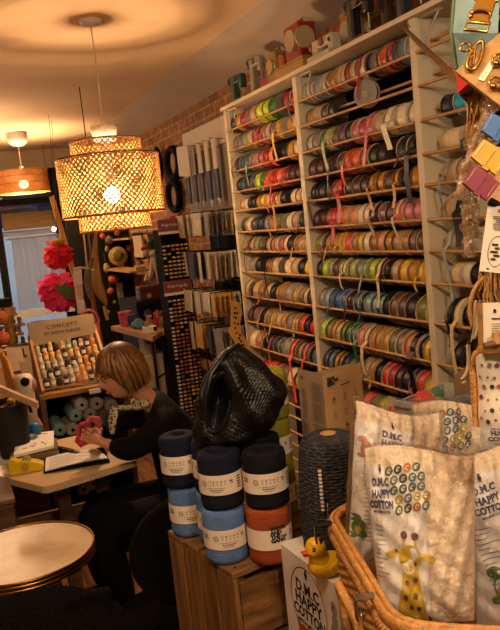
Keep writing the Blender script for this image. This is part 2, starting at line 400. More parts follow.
for z, r0, r1 in ((2.085, .175, .256), (1.80, .178, .256)):
    for k in range(6):
        a = 2 * math.pi * k / 6; sp.cyl((LX + r0 * math.cos(a), LY + r0 * math.sin(a), z), (LX + r1 * math.cos(a), LY + r1 * math.sin(a), z), .003, n=6)
part('wire_spider', sp, M('wire_brass', '8a6a3a', .4, metal=.6), lmp)
ZB = 1.90
part('socket', MB().cyl((LX, LY, 2.165), (LX, LY, ZB + .055), .019), m_white_plastic, lmp)
part('bulb', MB().ball((LX, LY, ZB), .042, 20, 12), m_bulb, lmp)
lamp_light('pendant_glow', (LX, LY, ZB), 215, .046)
# second, flatter lamp far back
l2 = ony(25, 178, 7.3); l2 = V((l2.x, 7.3, l2.z))
lm2 = thing('pendant_lamp', 'small flat drum rattan pendant lamp lit far back before the window', 'lamp', (l2.x, l2.y, Z_C))
cx_, cy_ = l2.x - .02, l2.y; zc_ = 2.285
part('canopy', MB().lathe([(.095, 2.75), (.097, 2.70), (.085, 2.655), (.045, 2.625), (.004, 2.62)], (cx_, cy_, 0), 24), m_white_plastic, lm2)
part('cord', MB().cyl((cx_, cy_, 2.63), (cx_, cy_, 2.42), .005, n=6), MATS['cord_white'], lm2)
m_rat = M('rattan_orange', 'b8701e', .55, .2, 40)
rr_ = .235
o = part('shade', weave(rr_, zc_ - .105, zc_ + .105, 96, .0125, c=(cx_, cy_), pitch=.9), m_rat, lm2)
for zz in (-.105, -.02, .05, .105): part('hoop', hoop(rr_ + .004, zc_ + zz, (cx_, cy_), .005), m_bamboo_d, o)
sp = MB()
for k in range(3):
    a = 2 * math.pi * k / 3; sp.cyl((cx_, cy_, 2.42), (cx_ + rr_ * math.cos(a), cy_ + rr_ * math.sin(a), zc_ + .105), .003, n=6)
part('wire_spider', sp, MATS['wire_brass'], lm2)
part('socket', MB().cyl((cx_, cy_, 2.43), (cx_, cy_, zc_ + .03), .02), m_white_plastic, lm2)
part('bulb', MB().ball((cx_, cy_, zc_ - .02), .045, 20, 12), m_bulb, lm2)
lamp_light('back_pendant_glow', (cx_, cy_, zc_ - .02), 260, .05)
lamp_light('peony_fill_light', (.15, 6.3, 2.3), 34, .06)  # unseen fill light, added to brighten the paper peonies
# the little lamp by the window
bp_ = ony(54, 229, 8.3)
b3 = thing('string_bulb', 'tiny lit bare bulb hanging before the shop window', 'lamp', bp_)
part('bulb', MB().ball(bp_, .022, 12, 8), m_bulb, b3); part('cord', MB().cyl(bp_ + V((0, 0, .02)), V((bp_.x, bp_.y, 2.75)), .003, n=6), m_dark, b3)
# lamps of the front of the shop, behind the camera
for k, (x, y, p) in enumerate(((-.05, .85, 30), (.35, -.25, 44), (-.9, -1.6, 5))):
    lamp_light('shop_lamp_glow', (x, y, 2.58 if k == 0 else 2.3), p, .07, (1.0, .78, .55))
w = bpy.data.worlds.new('daylight'); SC.world = w; w.use_nodes = True
w.node_tree.nodes['Background'].inputs[0].default_value = (.55, .65, .80, 1); w.node_tree.nodes['Background'].inputs[1].default_value = 3.2
# ================================================================== RIBBON RACK
m_rack = M('rack_cream_paint', 'd8c6a6', .55, .05, 8)
m_rod = wood('rod_pine', 'a8763c', 'c99a56', .5, 1, 2)
XF = 1.62
rack = thing('ribbon_rack', 'tall cream wooden rack full of ribbon spools along the brick wall', 'rack', (1.76, 2.6, 0))
BAYS = {'left': (3.955, 3.10), 'middle': (3.06, 2.185), 'right': (2.15, 1.25)}
for y0, y1 in ((3.955, 3.99), (3.06, 3.10), (2.15, 2.185), (1.21, 1.25)):
    part('upright', bb(MB(), XF, 1.895, y0, y1, 0, 2.342), m_rack, rack, bevel=.003)
part('top_board', bb(MB(), XF - .015, 1.895, 1.21, 4.0, 2.342, 2.3615), m_rack, rack, bevel=.003)
for y0, y1 in ((3.10, 3.955), (2.185, 3.06), (1.25, 2.15)): part('back_panel', bb(MB(), 1.884, 1.894, y0 + .002, y1 - .002, .0, 2.340), M('rack_back_shade', '1c130c', .9, .2, 10, spec=.1), rack)  # dark sheets stand in for shade on the brick behind the open rack
for yb_, s in ((3.955, -1), (3.06, -1), (2.15, -1)):
    br = MB(); bb(br, 1.64, 1.66, min(yb_, yb_ + s * .004), max(yb_, yb_ + s * .004), 2.20, 2.342); bb(br, 1.64, 1.66, min(yb_, yb_ + s * .11), max(yb_, yb_ + s * .11), 2.336, 2.342)
    br.tube([(1.65, yb_ + s * .003, 2.21), (1.65, yb_ + s * .03, 2.27), (1.65, yb_ + s * .10, 2.337)], .004, 6)
    part('bracket', br, M('bracket_white', 'c8bda8', .4), rack)
ZR = [2.235, 2.118, 1.995, 1.875, 1.763, 1.637, 1.520, 1.400, 1.250, 1.095, .945, .785]
XR0, XR1 = 1.622, 1.688                       # a retaining bar in front, an axle through the spools behind
ZR = [1.7 + (z - 1.7) * .977 for z in ZR]
def zax(z): return z + .037 + .010 * (z - 1.7)
for bay, (ya, yb2) in BAYS.items():
    for z in ZR + ([.63, .47, .31] if bay == 'left' else []):
        for x in (XR0, XR1):
            zz = z if x == XR0 else zax(z); part('rod', MB().cyl((x, yb2, zz), (x, ya, zz), .0062, n=8), m_rod, rack)
PAL = dict(navy='1c2444', mustard='c09020', crimson='9c1428', mauve='8c6c74', beige='b9a184', lime='a8c820', yellowgreen='c8cc28', darkgreen='1e4024', green='2e7030', red='b81c1c', orange='d8641c', taupe='7c6c60', grey='8c8884', sage='8c9478', rose='b06070', pink='d08c94', dustyrose='b07c7c', black='0e0c0a', gold='b88a2c', plum='54203c', teal='1c6070', slate='4c5460', coral='d8604c', maroon='501420', brown='5a3a24', darkbrown='2a1a12', ivory='dccba8', cream='e6dcc4', peach='dca480', salmon='d8846c', yellow='d8b830', steel='7088a0', silver='b0b0ac', purple='5c2468', magenta='b02c68', rust='9c4420', olive='7c7430', tan='a8824c', sand='c4a870', palegreen='a8b888', aqua='80a8ac', blue='345c98', paleblue='88a8c0', darkteal='14404c', bronze='6c4c24', white='e0dcd4', darkgrey='3c3a3a', ochre='b08030', turquoise='30a0b8')
NAMES = dict(yellowgreen='yellow-green', darkgreen='dark green', dustyrose='dusty rose', darkbrown='dark brown', palegreen='pale green', paleblue='pale blue', darkteal='dark teal', darkgrey='dark grey')
def deep(h):
    v = [int(h[i:i + 2], 16) / 255 for i in (0, 2, 4)]; m = sum(v) / 3
    v = [max(0, min(1, (m + (x - m) * 1.22))) ** 1.18 for x in v]; return [x * 255 for x in v]
def rib(c): return M('ribbon_' + c, deep(PAL[c]), .45, .10, 60, spec=.3)
CARD = [M('spool_card_kraft', '9c7c54', .7), M('spool_card_cream', 'c8b896', .6), M('spool_card_dark', '3a2e28', .6), M('spool_card_grey', '8c8478', .6)]
_sm = {}
def spool_meshes(D, w):
    k = (round(D, 3), round(w, 3))
    if k not in _sm:
        r = D / 2; a = MB(); t = min(.0018, w * .08)
        for s in (-1, 1):
            y0 = s * w / 2; a.lathe([(.012, y0), (r, y0), (r, y0 - s * t), (.012, y0 - s * t), (.012, y0)], n=26, axis=V((0, 1, 0)), smooth=False, caps=False)
        a.lathe([(.012, -w / 2), (.012, w / 2)], n=12, axis=V((0, 1, 0)), caps=False)
        b = MB(); rr = r * .955; hw = w / 2 - t * 1.2
        prof = [(r * .4, -hw), (rr * .99, -hw), (rr, -hw * .7), (rr * .985, -hw * .2), (rr, hw * .3), (rr * .99, hw), (r * .4, hw)]
        b.lathe(prof, n=26, axis=V((0, 1, 0)), caps=False)
        _sm[k] = (a.mesh('spool_flanges', CARD[0]), b.mesh('ribbon', CARD[0]))
    return _sm[k]
NSP = 0
def spool(y, z, D, w, c, label, x=None, kind='ribbon', cardi=0, tilt=0):
    global NSP; NSP += 1
    fm, rm = spool_meshes(D, w)
    o = bpy.data.objects.new('ribbon_spool', fm); link(o); recolor(o, CARD[cardi])
    o.location = (XR1, y, zax(z) - .0055); o.rotation_euler = (0, random.uniform(0, 6), tilt)
    tag(o, label, 'ribbon spool', 'ribbon spools on the cream rack')
    p = bpy.data.objects.new('ribbon', rm); link(p, o); recolor(p, rib(c))
    return o
def tail(o, c, L, w, D, front=.0, sway=.02, name='ribbon_tail'):
    """loose end hanging from the front of a spool"""
    r = D / 2 + .002; pts = []
    for i in range(6): a = R(100 + i * 16); pts.append(V((math.cos(a) * r, 0, math.sin(a) * r)))
    x0 = min(-r - .004, XR0 - XR1 + .002); n = 8; ph = random.uniform(0, 6)
    for i in range(1, n + 1):
        t = i / n; pts.append(V((x0 - .006 * math.sin(t * 3 + ph) - .012, sway * t * math.sin(ph + 2.2 * t), pts[5].z - L * t)))
    rot = o.rotation_euler.copy()
    mb = MB().strip(pts, V((0, w, 0)), .0009)
    inv = rot.to_matrix().inverted(); mb.xf(lambda p: inv @ p)
    return part(name, mb, rib(c), o)
ROWS = {'left': [
 'navy mustard crimson mauve beige:b yellowgreen:B lime:B green:b _ crimson red',
 'taupe:B grey:B sage:B beige:B rose crimson dustyrose beige mauve yellow _ gold ivory',
 'plum teal slate mauve dustyrose rose crimson salmon:B _ black mustard ivory',
 'black teal navy slate lime green orange red coral crimson maroon darkbrown',
 'peach:s cream:s black:s black:s gold:s yellow:s peach:s salmon:s cream:s black:s _ ivory:s ivory:s peach:s',
 'darkgreen ivory slate navy grey beige olive _ cream beige darkgreen',
 'beige taupe beige grey olive brown beige tan beige rose ivory black gold beige sand',
 '_ grey black _ tan:b beige:B _ ivory:B beige:B black yellow',
 'beige:B black sand:B tan:B beige black gold tan:B grey:B sand taupe beige navy',
 'plum:b mauve plum black tan:b sand beige tan:b grey sand:b coral black red',
 'ivory:B tan:b black maroon darkteal slate grey:B taupe:B beige taupe:B steel',
 '_ red coral rose mauve ivory:b yellowgreen palegreen steel'],
 'middle': [
 'grey silver beige steel grey silver taupe gold tan beige crimson beige taupe cream:b navy mauve tan orange rose slate steel grey',
 'tan:s beige:s brown:s black:s _ _ _ _ _ _ _ _',
 'silver grey green ivory olive purple black rose magenta pink:B beige:B cream:b cream:b cream',
 'plum plum maroon plum brown coral:b orange:b rust:b black black _ darkgrey:b black:b',
 'black darkbrown black crimson crimson darkbrown brown darkbrown gold gold brown bronze black gold',
 'maroon maroon rust pink orange peach peach cream cream plum mauve brown salmon pink pink',
 'olive brown gold gold yellow coral gold yellow cream tan peach gold beige tan taupe brown',
 'black lime sage brown palegreen palegreen palegreen sage palegreen lime brown:B black beige:b yellow:b gold:b yellow:b',
 'grey paleblue steel blue blue plum teal darkteal aqua paleblue aqua darkbrown:B bronze:B brown:B darkbrown:B olive:B',
 'lime:b olive:b gold:b sand:b olive:b green:b darkgreen:b darkgreen:b pink:B dustyrose:B gold:B ochre:B gold:B taupe:B taupe:B salmon:b rose:b brown yellow:b',
 'slate:b steel:b gold:b olive:b navy:b navy:b darkgreen:b black:B beige:B sand:B black:B red:B crimson:B maroon:B black:B pink:B coral:B yellow:b',
 '_ _ _ _ _ coral:b olive:b yellowgreen:b coral:b beige:b salmon:b grey:b coral:b']}
TAILS = {('left', 2, 10): ('yellow', .16, .022), ('left', 3, 4): ('palegreen', .14, .01), ('left', 5, 9): ('mustard', .16, .022), ('left', 4, 8): ('red', .09, .014), ('left', 1, 10): ('maroon', .12, .014),
 ('left', 10, 5): ('tan', .12, .012), ('left', 11, 8): ('coral', .26, .026), ('left', 9, 2): ('black', .16, .012), ('left', 8, 3): ('black', .2, .014), ('left', 7, 2): ('black', .15, .01), ('left', 9, 8): ('tan', .1, .01), ('left', 10, 3): ('beige', .13, .014), ('left', 11, 4): ('rose', .11, .012), ('left', 11, 10): ('coral', .12, .014),
 ('middle', 3, 4): ('palegreen', .14, .022), ('middle', 3, 10): ('pink', .15, .02), ('middle', 3, 12): ('cream', .11, .034), ('middle', 4, 4): ('plum', .15, .012), ('middle', 5, 5): ('red', .14, .03), ('middle', 6, 4): ('red', .1, .03), ('middle', 5, 12): ('mustard', .10, .018), ('middle', 4, 12): ('black', .2, .03), ('middle', 1, 14): ('crimson', .12, .016), ('middle', 5, 1): ('darkbrown', .16, .016),
 ('middle', 6, 10): ('beige', .08, .02), ('middle', 8, 6): ('ivory', .08, .014), ('middle', 8, 11): ('ivory', .14, .018), ('middle', 10, 8): ('green', .17, .024), ('middle', 10, 10): ('ivory', .14, .022), ('middle', 10, 17): ('black', .2, .03), ('middle', 11, 8): ('black', .2, .024), ('middle', 4, 6): ('orange', .1, .018), ('middle', 5, 9): ('gold', .1, .018), ('middle', 9, 3): ('blue', .08, .012), ('middle', 6, 13): ('ivory', .09, .014), ('middle', 11, 16): ('maroon', .14, .018)}
SZ = {'': (.100, 1.0), 's': (.082, .95), 'b': (.112, 1.1), 'B': (.122, 1.2)}
for bay, rows in ROWS.items():
    ya, yb2 = BAYS[bay]; ya -= .018; yb2 += .012
    for ri, row in enumerate(rows):
        it = [q.split(':') + [''] for q in row.split()]
        ws = [SZ[q[1]][1] * random.uniform(.82, 1.15) * (1.05 if q[0] == '_' else 1) for q in it]; tot = sum(ws); y = ya; k = 0
        pitch = (ZR[ri - 1] - ZR[ri]) if ri else .12
        for q, wv in zip(it, ws):
            w_ = (ya - yb2) * wv / tot; yc = y - w_ / 2; y -= w_
            if q[0] == '_': continue
            k += 1; D = SZ[q[1]][0] * random.uniform(.95, 1.04) * (1.16 if ri >= 8 else 1.07); D = round(min(D, pitch * .96) / .004) * .004
            lb = f"{NAMES.get(q[0], q[0])} ribbon spool, {ORD[k]} from the left on {ORD[ri + 1]} rod down, {bay} bay"
            ww = max(.012, math.floor((w_ * .95) / .003) * .003)
            o = spool(yc, ZR[ri], D, ww, q[0], lb, cardi=random.choice((0, 1, 1, 2, 3)) if q[0] not in ('black', 'navy', 'darkbrown', 'plum', 'maroon') else 2)
            t = TAILS.get((bay, ri + 1, k))
            if t: tail(o, t[0], t[1], min(t[2], ww * .9), D)
            elif random.random() < .13: tail(o, q[0], random.uniform(.03, .09), min(.012, ww * .7), D)
# the big pale reel turned to face the room on the second rod of the middle bay
bg = onx(367, 95, 1.654)
o = thing('ribbon_reel', 'large pale grey ribbon reel turned face-on on the middle bay second rod', 'ribbon reel', (1.654, bg.y, ZR[1] - .01), group=None)
ax = V((-.93, -.36, 0)).normalized(); cc = V((1.654, bg.y, ZR[1] + .046))
part('flange', MB().lathe([(.01, .009), (.056, .009), (.056, .012), (.01, .012), (.01, .009)], cc, 32, ax, False, False).lathe([(.01, -.012), (.056, -.012), (.056, -.009), (.01, -.009), (.01, -.012)], cc, 32, ax, False, False), M('reel_grey', '9a9088', .5), o)
part('ribbon', MB().lathe([(.0, -.0085), (.050, -.0085), (.050, .0085), (.0, .0085)], cc, 32, ax, True, False), rib('grey'), o)
part('hub', MB().lathe([(.004, .0095), (.012, .0095), (.012, .014), (.004, .014)], cc, 16, ax, False, False), M('reel_hub', 'c0b4a0', .5), o)
# right bay: laces, cords and webbing
RB = [(2, 2.045, .082, .055, 'navy', 'dark navy cord roll on third rod down, right bay'), (2, 1.975, .086, .06, 'turquoise', 'turquoise cord roll on third rod down, right bay'), (2, 1.905, .08, .06, 'pink', 'pink rope roll on third rod down, right bay'),
 (3, 2.035, .088, .10, 'ivory', 'wide ivory lace spool on fourth rod down, right bay, nearest upright'), (3, 1.92, .09, .09, 'beige', 'wide beige lace spool with black cord, fourth rod down, right bay'),
 (4, 2.045, .10, .06, 'beige', 'beige webbing spool on fifth rod down, right bay, nearest upright'), (4, 1.965, .108, .07, 'tan', 'tan webbing spool on fifth rod down, right bay'), (4, 1.88, .10, .06, 'cream', 'cream webbing spool, third from upright on fifth rod down, right bay'),
 (5, 2.05, .108, .05, 'beige', 'beige spool beside black lace, sixth rod down, right bay'), (5, 1.985, .10, .055, 'black', 'black lace spool with lace hanging down, sixth rod, right bay'), (5, 1.92, .106, .05, 'white', 'white elastic spool on sixth rod down, right bay'),
 (6, 2.055, .10, .045, 'silver', 'silver-grey elastic spool on seventh rod down, right bay, nearest upright'), (6, 2.0, .106, .05, 'white', 'white elastic spool, second from upright on seventh rod, right bay'), (6, 1.94, .106, .05, 'silver', 'silver-grey elastic spool, third from upright on seventh rod, right bay'),
 (7, 2.045, .095, .05, 'ivory', 'ivory elastic spool on eighth rod down, right bay, nearest upright'), (7, 1.99, .095, .045, 'cream', 'cream elastic spool, second from upright on eighth rod, right bay'), (7, 1.945, .10, .03, 'black', 'black elastic spool on eighth rod down, right bay'), (7, 1.90, .10, .04, 'ivory', 'ivory elastic spool, fourth from upright on eighth rod, right bay'),
 (8, 2.06, .136, .03, 'black', 'large black flat spool on ninth rod, right bay, nearest upright'), (8, 2.02, .136, .035, 'ivory', 'large ivory spool, second from upright on ninth rod, right bay'), (8, 1.975, .136, .035, 'black', 'large black spool, third from upright on ninth rod, right bay'), (8, 1.93, .13, .035, 'white', 'large white spool, fourth from upright on ninth rod, right bay'),
 (9, 2.04, .136, .04, 'black', 'large black spool on tenth rod, right bay, nearest upright'), (9, 1.985, .136, .045, 'black', 'large black spool, second from upright on tenth rod, right bay'), (9, 1.93, .13, .04, 'darkgrey', 'dark grey spool, third from upright on tenth rod, right bay')]
for i, (ri, y, D, w_, c_, lb) in enumerate(RB):
    o = spool(y, ZR[ri], D, w_, c_, lb, cardi=2 if c_ in ('black', 'navy') else 1)
    if i == 9: tail(o, 'black', .13, .05, D)
    if i == 11: tail(o, 'silver', .2, .016, D)
    if i == 18: tail(o, 'black', .1, .014, D)
    if i == 19: tail(o, 'ivory', .2, .018, D)
    if i == 4: tail(o, 'black', .1, .014, D)
    if i == 5: tail(o, 'grey', .12, .012, D)
print('SPOOLS', NSP)
# wooden pole leaning against the rack
pa = onx(403, 27, 1.59); pb = dep(462, 84, 1.55)
pl = thing('wooden_pole', 'thin brown wooden hook pole leaning across the top of the rack', 'pole', pb)
part('shaft', MB().cyl(pb, pa, .008, .007, 10), wood('pole_wood', '6a4420', '8c5c2c', .45, 1, 2), pl)
dr_ = (pa - pb).normalized(); part('hook', MB().tube([pa, pa + dr_ * .02, pa + dr_ * .03 + V((.012, 0, .012)), pa + dr_ * .02 + V((.025, 0, .012)), pa + V((.028, 0, .0))], .003, 6), M('hook_steel', 'b0a890', .3, metal=.8), pl)
# ================================================================== TOY SEWING MACHINES ON TOP OF THE RACK
m_brass = M('brass', 'a8823a', .3, .1, metal=1)
m_steel = M('steel', 'b0aca4', .3, .05, metal=1)
m_black = M('black_plastic', '0e0d0c', .7, .2, spec=.08)
ZT = 2.3625
def enamel(n, c): return M('enamel_' + n, c, .35, .06, 12, coat=.3)
def toy_machine(y, x, col, wheel, label, L=.16, H=.15, base=None, rz=0.0, cat='toy sewing machine'):
    t = thing('toy_sewing_machine', label, cat, (x, y, ZT), rz, local=True)
    m = enamel(*col); mb_ = enamel(*base) if base else m; W = L * .5
    part('base', MB().box((0, 0, .015), (W, L, .03)), mb_, t, bevel=.004)
    b = MB().box((0, L * .33, .03 + (H - .03) / 2), (W * .55, L * .26, H - .03))
    b.box((0, -.02 * L, H - .022), (W * .5, L * .8, .044)); b.box((0, -L * .33, H - .045), (W * .5, L * .2, .07))
    part('body', b, m, t, bevel=.008)
    part('stitch_dial', MB().cyl((-W * .28, 0, H - .02), (-W * .34, 0, H - .02), .018, n=16), enamel(*wheel), t)
    part('hand_wheel', MB().cyl((0, L * .46, H - .022), (0, L * .56, H - .022), .03, n=20), enamel(*wheel), t)
    part('needle_bar', MB().cyl((0, -L * .33, .05), (0, -L * .33, H - .07), .004, n=8).box((0, -L * .33, .036), (.02, .03, .006)), m_steel, t)
    return t
def yx(px, py=None):
    py = (108 - .5 * (px - 222)) if py is None else py
    return onx(px, py, 1.70).y
toy_machine(yx(240), 1.70, ('green', '28452c'), ('greendark', '1c3020'), 'dark green toy sewing machine at the left end of the rack top', .17, .165)
toy_machine(yx(256), 1.72, ('greige', '8c8470'), ('wheelbrown', '4a3c2c'), 'tall grey-beige toy sewing machine with brown wheel beside the green one', .15, .21)
def dial_box(y, x, w, h, d, col, dial, label, base=None, cat='toy sewing machine', zo=0.0, rd=.035):
    t = thing('toy_sewing_machine', label, cat, (x, y, ZT + zo), local=True)
    part('case', MB().box((0, 0, h / 2), (d, w, h)), enamel(*col), t, bevel=.006)
    part('dial', MB().cyl((-d / 2, 0, h * .55), (-d / 2 - .012, 0, h * .55), rd, n=24).cyl((-d * .2, -w / 2, h * .55), (-d * .2, -w / 2 - .012, h * .55), rd, n=24), enamel(*dial), t)
    part('handle', MB().tube([(0, -w * .3, h), (0, -w * .25, h + .02), (0, w * .25, h + .02), (0, w * .3, h)], .005, 8), m_brass, t)
    part('knob', MB().cyl((0, w / 2, h * .7), (0, w / 2 + .02, h * .7), .01, n=12), m_brass, t)
    return t
t = thing('toy_telephone', 'small red toy with low body beside the grey-beige machine', 'toy', (1.70, yx(273), ZT), local=True)
part('body', MB().box((0, 0, .03), (.10, .13, .06)), enamel('red', '8c1a1c'), t, bevel=.012)
part('handset', MB().tube([(0, -.06, .075), (0, -.03, .085), (0, .03, .085), (0, .06, .075)], .012, 10), enamel('red', '8c1a1c'), t)
dial_box(yx(283), 1.68, .10, .15, .08, ('tanmachine', '8c6c3c'), ('tandial', 'a88c50'), 'tan box-shaped toy sewing machine with round dial beside the red toy')
t = thing('yellow_toy_base', 'long flat ochre tin box under the red dial machine', 'tin', (1.685, yx(302), ZT), local=True)
part('box', MB().box((0, 0, .028), (.12, .30, .056)), enamel('ochre', 'a07a34'), t, bevel=.004)
part('lid_line', MB().box((0, 0, .045), (.122, .302, .004)), enamel('ochredark', '6a4c1c'), t)
dial_box(yx(305), 1.685, .15, .16, .09, ('redmachine', '8c1c18'), ('creamdial', 'a8946c'), 'red toy sewing machine with big cream dial on the ochre tin', zo=.0565, rd=.05)
t = thing('thread_spool', 'small orange thread spool standing on the ochre tin', 'spool', (1.655, yx(292), ZT + .0565), local=True)
part('thread', MB().cyl((0, 0, .006), (0, 0, .05), .017), enamel('orangethread', 'b8501c'), t); part('reel', MB().cyl((0, 0, 0), (0, 0, .006), .02).cyl((0, 0, .05), (0, 0, .056), .02), enamel('ochre', ''), t)
toy_machine(yx(331, 50), 1.68, ('white', 'b4a890'), ('redwheel', '8c1c1c'), 'low white toy sewing machine with red wheel on the rack top', .2, .10)
dial_box(yx(339, 45), 1.79, .11, .19, .09, ('yellowmachine', 'a07828'), ('whitedial', 'b8ac94'), 'yellow toy sewing machine with white dial behind the low white one', rd=.042)
toy_machine(yx(362, 30), 1.70, ('blackenamel', '1c1916'), ('wheelgrey', '4c4740'), 'black toy sewing machine with large wheel over the middle bay', .17, .19, base=('darkred', '4c1418'))
toy_machine(yx(383, 20), 1.76, ('brownmachine', '3c2a1c'), ('wheelbrass', '6c5428'), 'dark brown toy sewing machine with brass wheel near the right upright', .16, .2)
toy_machine(yx(408, 8), 1.72, ('bluegrey', '26303a'), ('wheelgrey', ''), 'dark blue toy sewing machine rightmost on the rack top', .16, .16)
# ================================================================== BRICK WALL: HOOPS, NEEDLES, PACKETS
for px, py, lb in ((173, 163, 'upper black round hoop with tan centre hanging on the brick wall'), (174, 196, 'lower black round hoop with tan centre hanging on the brick wall')):
    p = onx(px, py, 1.86); t = thing('bag_hoop', lb, 'hoop', p, group=None)
    part('ring', MB().tube([p + V((0, .15 * math.cos(2 * math.pi * i / 28), .115 * math.sin(2 * math.pi * i / 28))) for i in range(28)], .03, 10, closed=True), m_black, t)
    part('centre', MB().cyl(p + V((.01, 0, 0)), p + V((.03, 0, 0)), .10, n=24), M('hoop_tan', '8a6a38', .6), t)
    part('peg', MB().cyl(p + V((-.02, 0, .10)), p + V((.04, 0, .10)), .008, n=8), m_brass, t)
pk = onx(158, 165, 1.84); t = solo('hanging_bag', MB().ball(pk, (.035, .10, .16), 14, 10), m_black, 'small black bag hanging left of the upper hoop', 'bag')
# white header board with long needle packs
m_card = M('card_white', 'cfc2ac', .7, .05)
m_kraft = M('card_kraft', '9a7648', .75, .08)
m_navy = M('navy_plastic', '171838', .35, .1)
bd = thing('needle_display', 'white display board of long knitting needle packs on the brick wall', 'display', onx(205, 205, 1.86))
yl, yr = onx(184, 135, 1.88).y, onx(228, 120, 1.88).y
part('board', bb(MB(), 1.872, 1.895, yr, yl, 1.80, 2.41), M('board_greige', '8c7c68', .7), bd)
part('header', bb(MB(), 1.862, 1.873, yr, yl, 2.24, 2.415), m_card, bd)
for k in range(6):
    y_ = yl - .22 - (yl - yr - .24) * k / 5.5; part('peg', MB().cyl((1.875, y_, 2.27), (1.76, y_, 2.275), .004, n=6), m_steel, bd)
for k in range(5):
    y_ = yl - .24 - (yl - yr - .26) * k / 4.4; x_ = 1.79
    t = thing('needle_pack', f'long white and navy knitting needle pack, {ORD[k+1]} from the left on the white board', 'needle pack', (x_, y_, 1.84), group='needle packs on the white board')
    part('card_top', bb(MB(), x_ - .006, x_ + .006, y_ - .030, y_ + .030, 2.07, 2.28), m_card, t, bevel=.002)
    part('sleeve', bb(MB(), x_ - .009, x_ + .009, y_ - .032, y_ + .032, 1.87, 2.07), m_navy, t, bevel=.004)
    part('tip', MB().cyl((x_, y_ - .014, 1.88), (x_, y_ - .014, 1.82), .010, .004, 10).cyl((x_, y_ + .014, 1.88), (x_, y_ + .014, 1.82), .010, .004, 10), m_steel, t)
for k in range(4):
    p = onx(180 + k * 2.2, 160, 1.80 - .02 * k)
    solo('needle_card', bb(MB(), p.x - .004, p.x + .004, p.y - .05, p.y + .05, p.z - .12, p.z + .10), m_card, f'short white needle card, {ORD[k+1]} from the left beside the long packs', 'card', 'short cards left of the needle packs')
# hanging scissors on the upright's left
# packets on hooks
m_grid = M('black_wire', '1a1714', .4, .1, metal=.5)
gr = thing('packet_rack', 'black wire rack of hanging haberdashery packets on the brick wall', 'rack', (1.86, 4.75, .7))
g = MB()
for k in range(6): g.cyl((1.865, 4.20 + k * .18, .45), (1.865, 4.20 + k * .18, 1.79), .005, n=6)
for k in range(9): g.cyl((1.872, 4.16, .5 + k * .16), (1.872, 5.14, .5 + k * .16), .005, n=6)
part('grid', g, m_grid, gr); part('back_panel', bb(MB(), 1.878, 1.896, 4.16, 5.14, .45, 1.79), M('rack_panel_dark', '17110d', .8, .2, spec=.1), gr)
PC = [M('packet_cream', 'b8a688', .55), M('packet_white', 'c4b8a4', .45), M('packet_tan', '8c6a40', .6), M('packet_grey', '7c766c', .5), M('packet_yellow', 'b88c28', .5), M('packet_dark', '3a3028', .5), M('packet_orange', 'b0641c', .5), M('packet_red', '8c2c30', .5)]
PCN = ['cream', 'white', 'tan', 'grey', 'yellow', 'dark', 'orange', 'red']
packm = {}
def packet_mesh(w, h):
    if (w, h) not in packm:
        mb = MB().grid(lambda a, b: V((-.004 * math.sin(math.pi * a) * math.sin(math.pi * min(1, b * 1.25)), (a - .5) * w, -h + h * b)), 6, 6)
        mb.grid(lambda a, b: V((.003, (a - .5) * w, -h + h * b)), 1, 1); mb.box((0, 0, -.012), (.004, w, .026)); packm[(w, h)] = mb.mesh('packet', PC[0])
    return packm[(w, h)]
rowsP = [(1.775, .155, [0, 0, 1, 2, 0, 2, 3]), (1.52, .20, [1, 3, 5, 2, 1, 1, 0]), (1.255, .16, [1, 2, 0, 3, 1, 4, 4]), (1.03, .20, [1, 1, 4, 4, 5, 6, 3])]
hk = 0
for ri, (z, h, cols) in enumerate(rowsP):
    ncol = 4
    for ci in range(ncol):
        y = 4.83 - ci * .17; hk += 1
        part('hook', MB().cyl((1.87, y, z), (1.54, y, z + .012), .004, n=6), m_grid, gr)
        for k in range(6):
            ct = cols[(ci * 2 + (k > 3)) % len(cols)]; w_ = (.13, .12, .15, .11)[(ci + ri) % 4]
            o = bpy.data.objects.new('packet', packet_mesh(w_, round(h * (1, .85, .95)[(ci + ri) % 3], 3))); link(o); recolor(o, PC[ct])
            o.location = (1.555 + k * .034 + random.uniform(-.008, .008), y, z + .008 - .0012 * k); o.rotation_euler = (random.uniform(-.06, .06), random.uniform(-.04, .04), random.uniform(-.25, .1))
            tag(o, f'{PCN[ct]} haberdashery packet, {ORD[k+1]} from the front on the {ORD[ci+1]} hook of {("top", "second", "third", "bottom")[ri]} row', 'packet', 'packets on the wire rack')
for k, (px, py, c_, h) in enumerate(((212, 366, 6, .07), (220, 363, 6, .08), (204, 364, 2, .08), (226, 352, 7, .12), (229, 330, 7, .26))):
    p = onx(px, py, 1.60 if k < 3 else 1.66)
    o = bpy.data.objects.new('packet', packet_mesh(.12, h)); link(o); recolor(o, PC[c_]); o.location = p + V((0, 0, h * .5)); tag(o, ('orange card packet low on the rack', 'second orange card packet low on the rack', 'tan card packet left of the orange ones', 'short red card packet beside the kraft tag', 'long red card packet behind the kraft tag')[k], 'packet')
    part('hook', MB().cyl((1.87, p.y, p.z + h * .5), (p.x - .012, p.y, p.z + h * .5 + .0), .004, n=6), m_grid, gr)
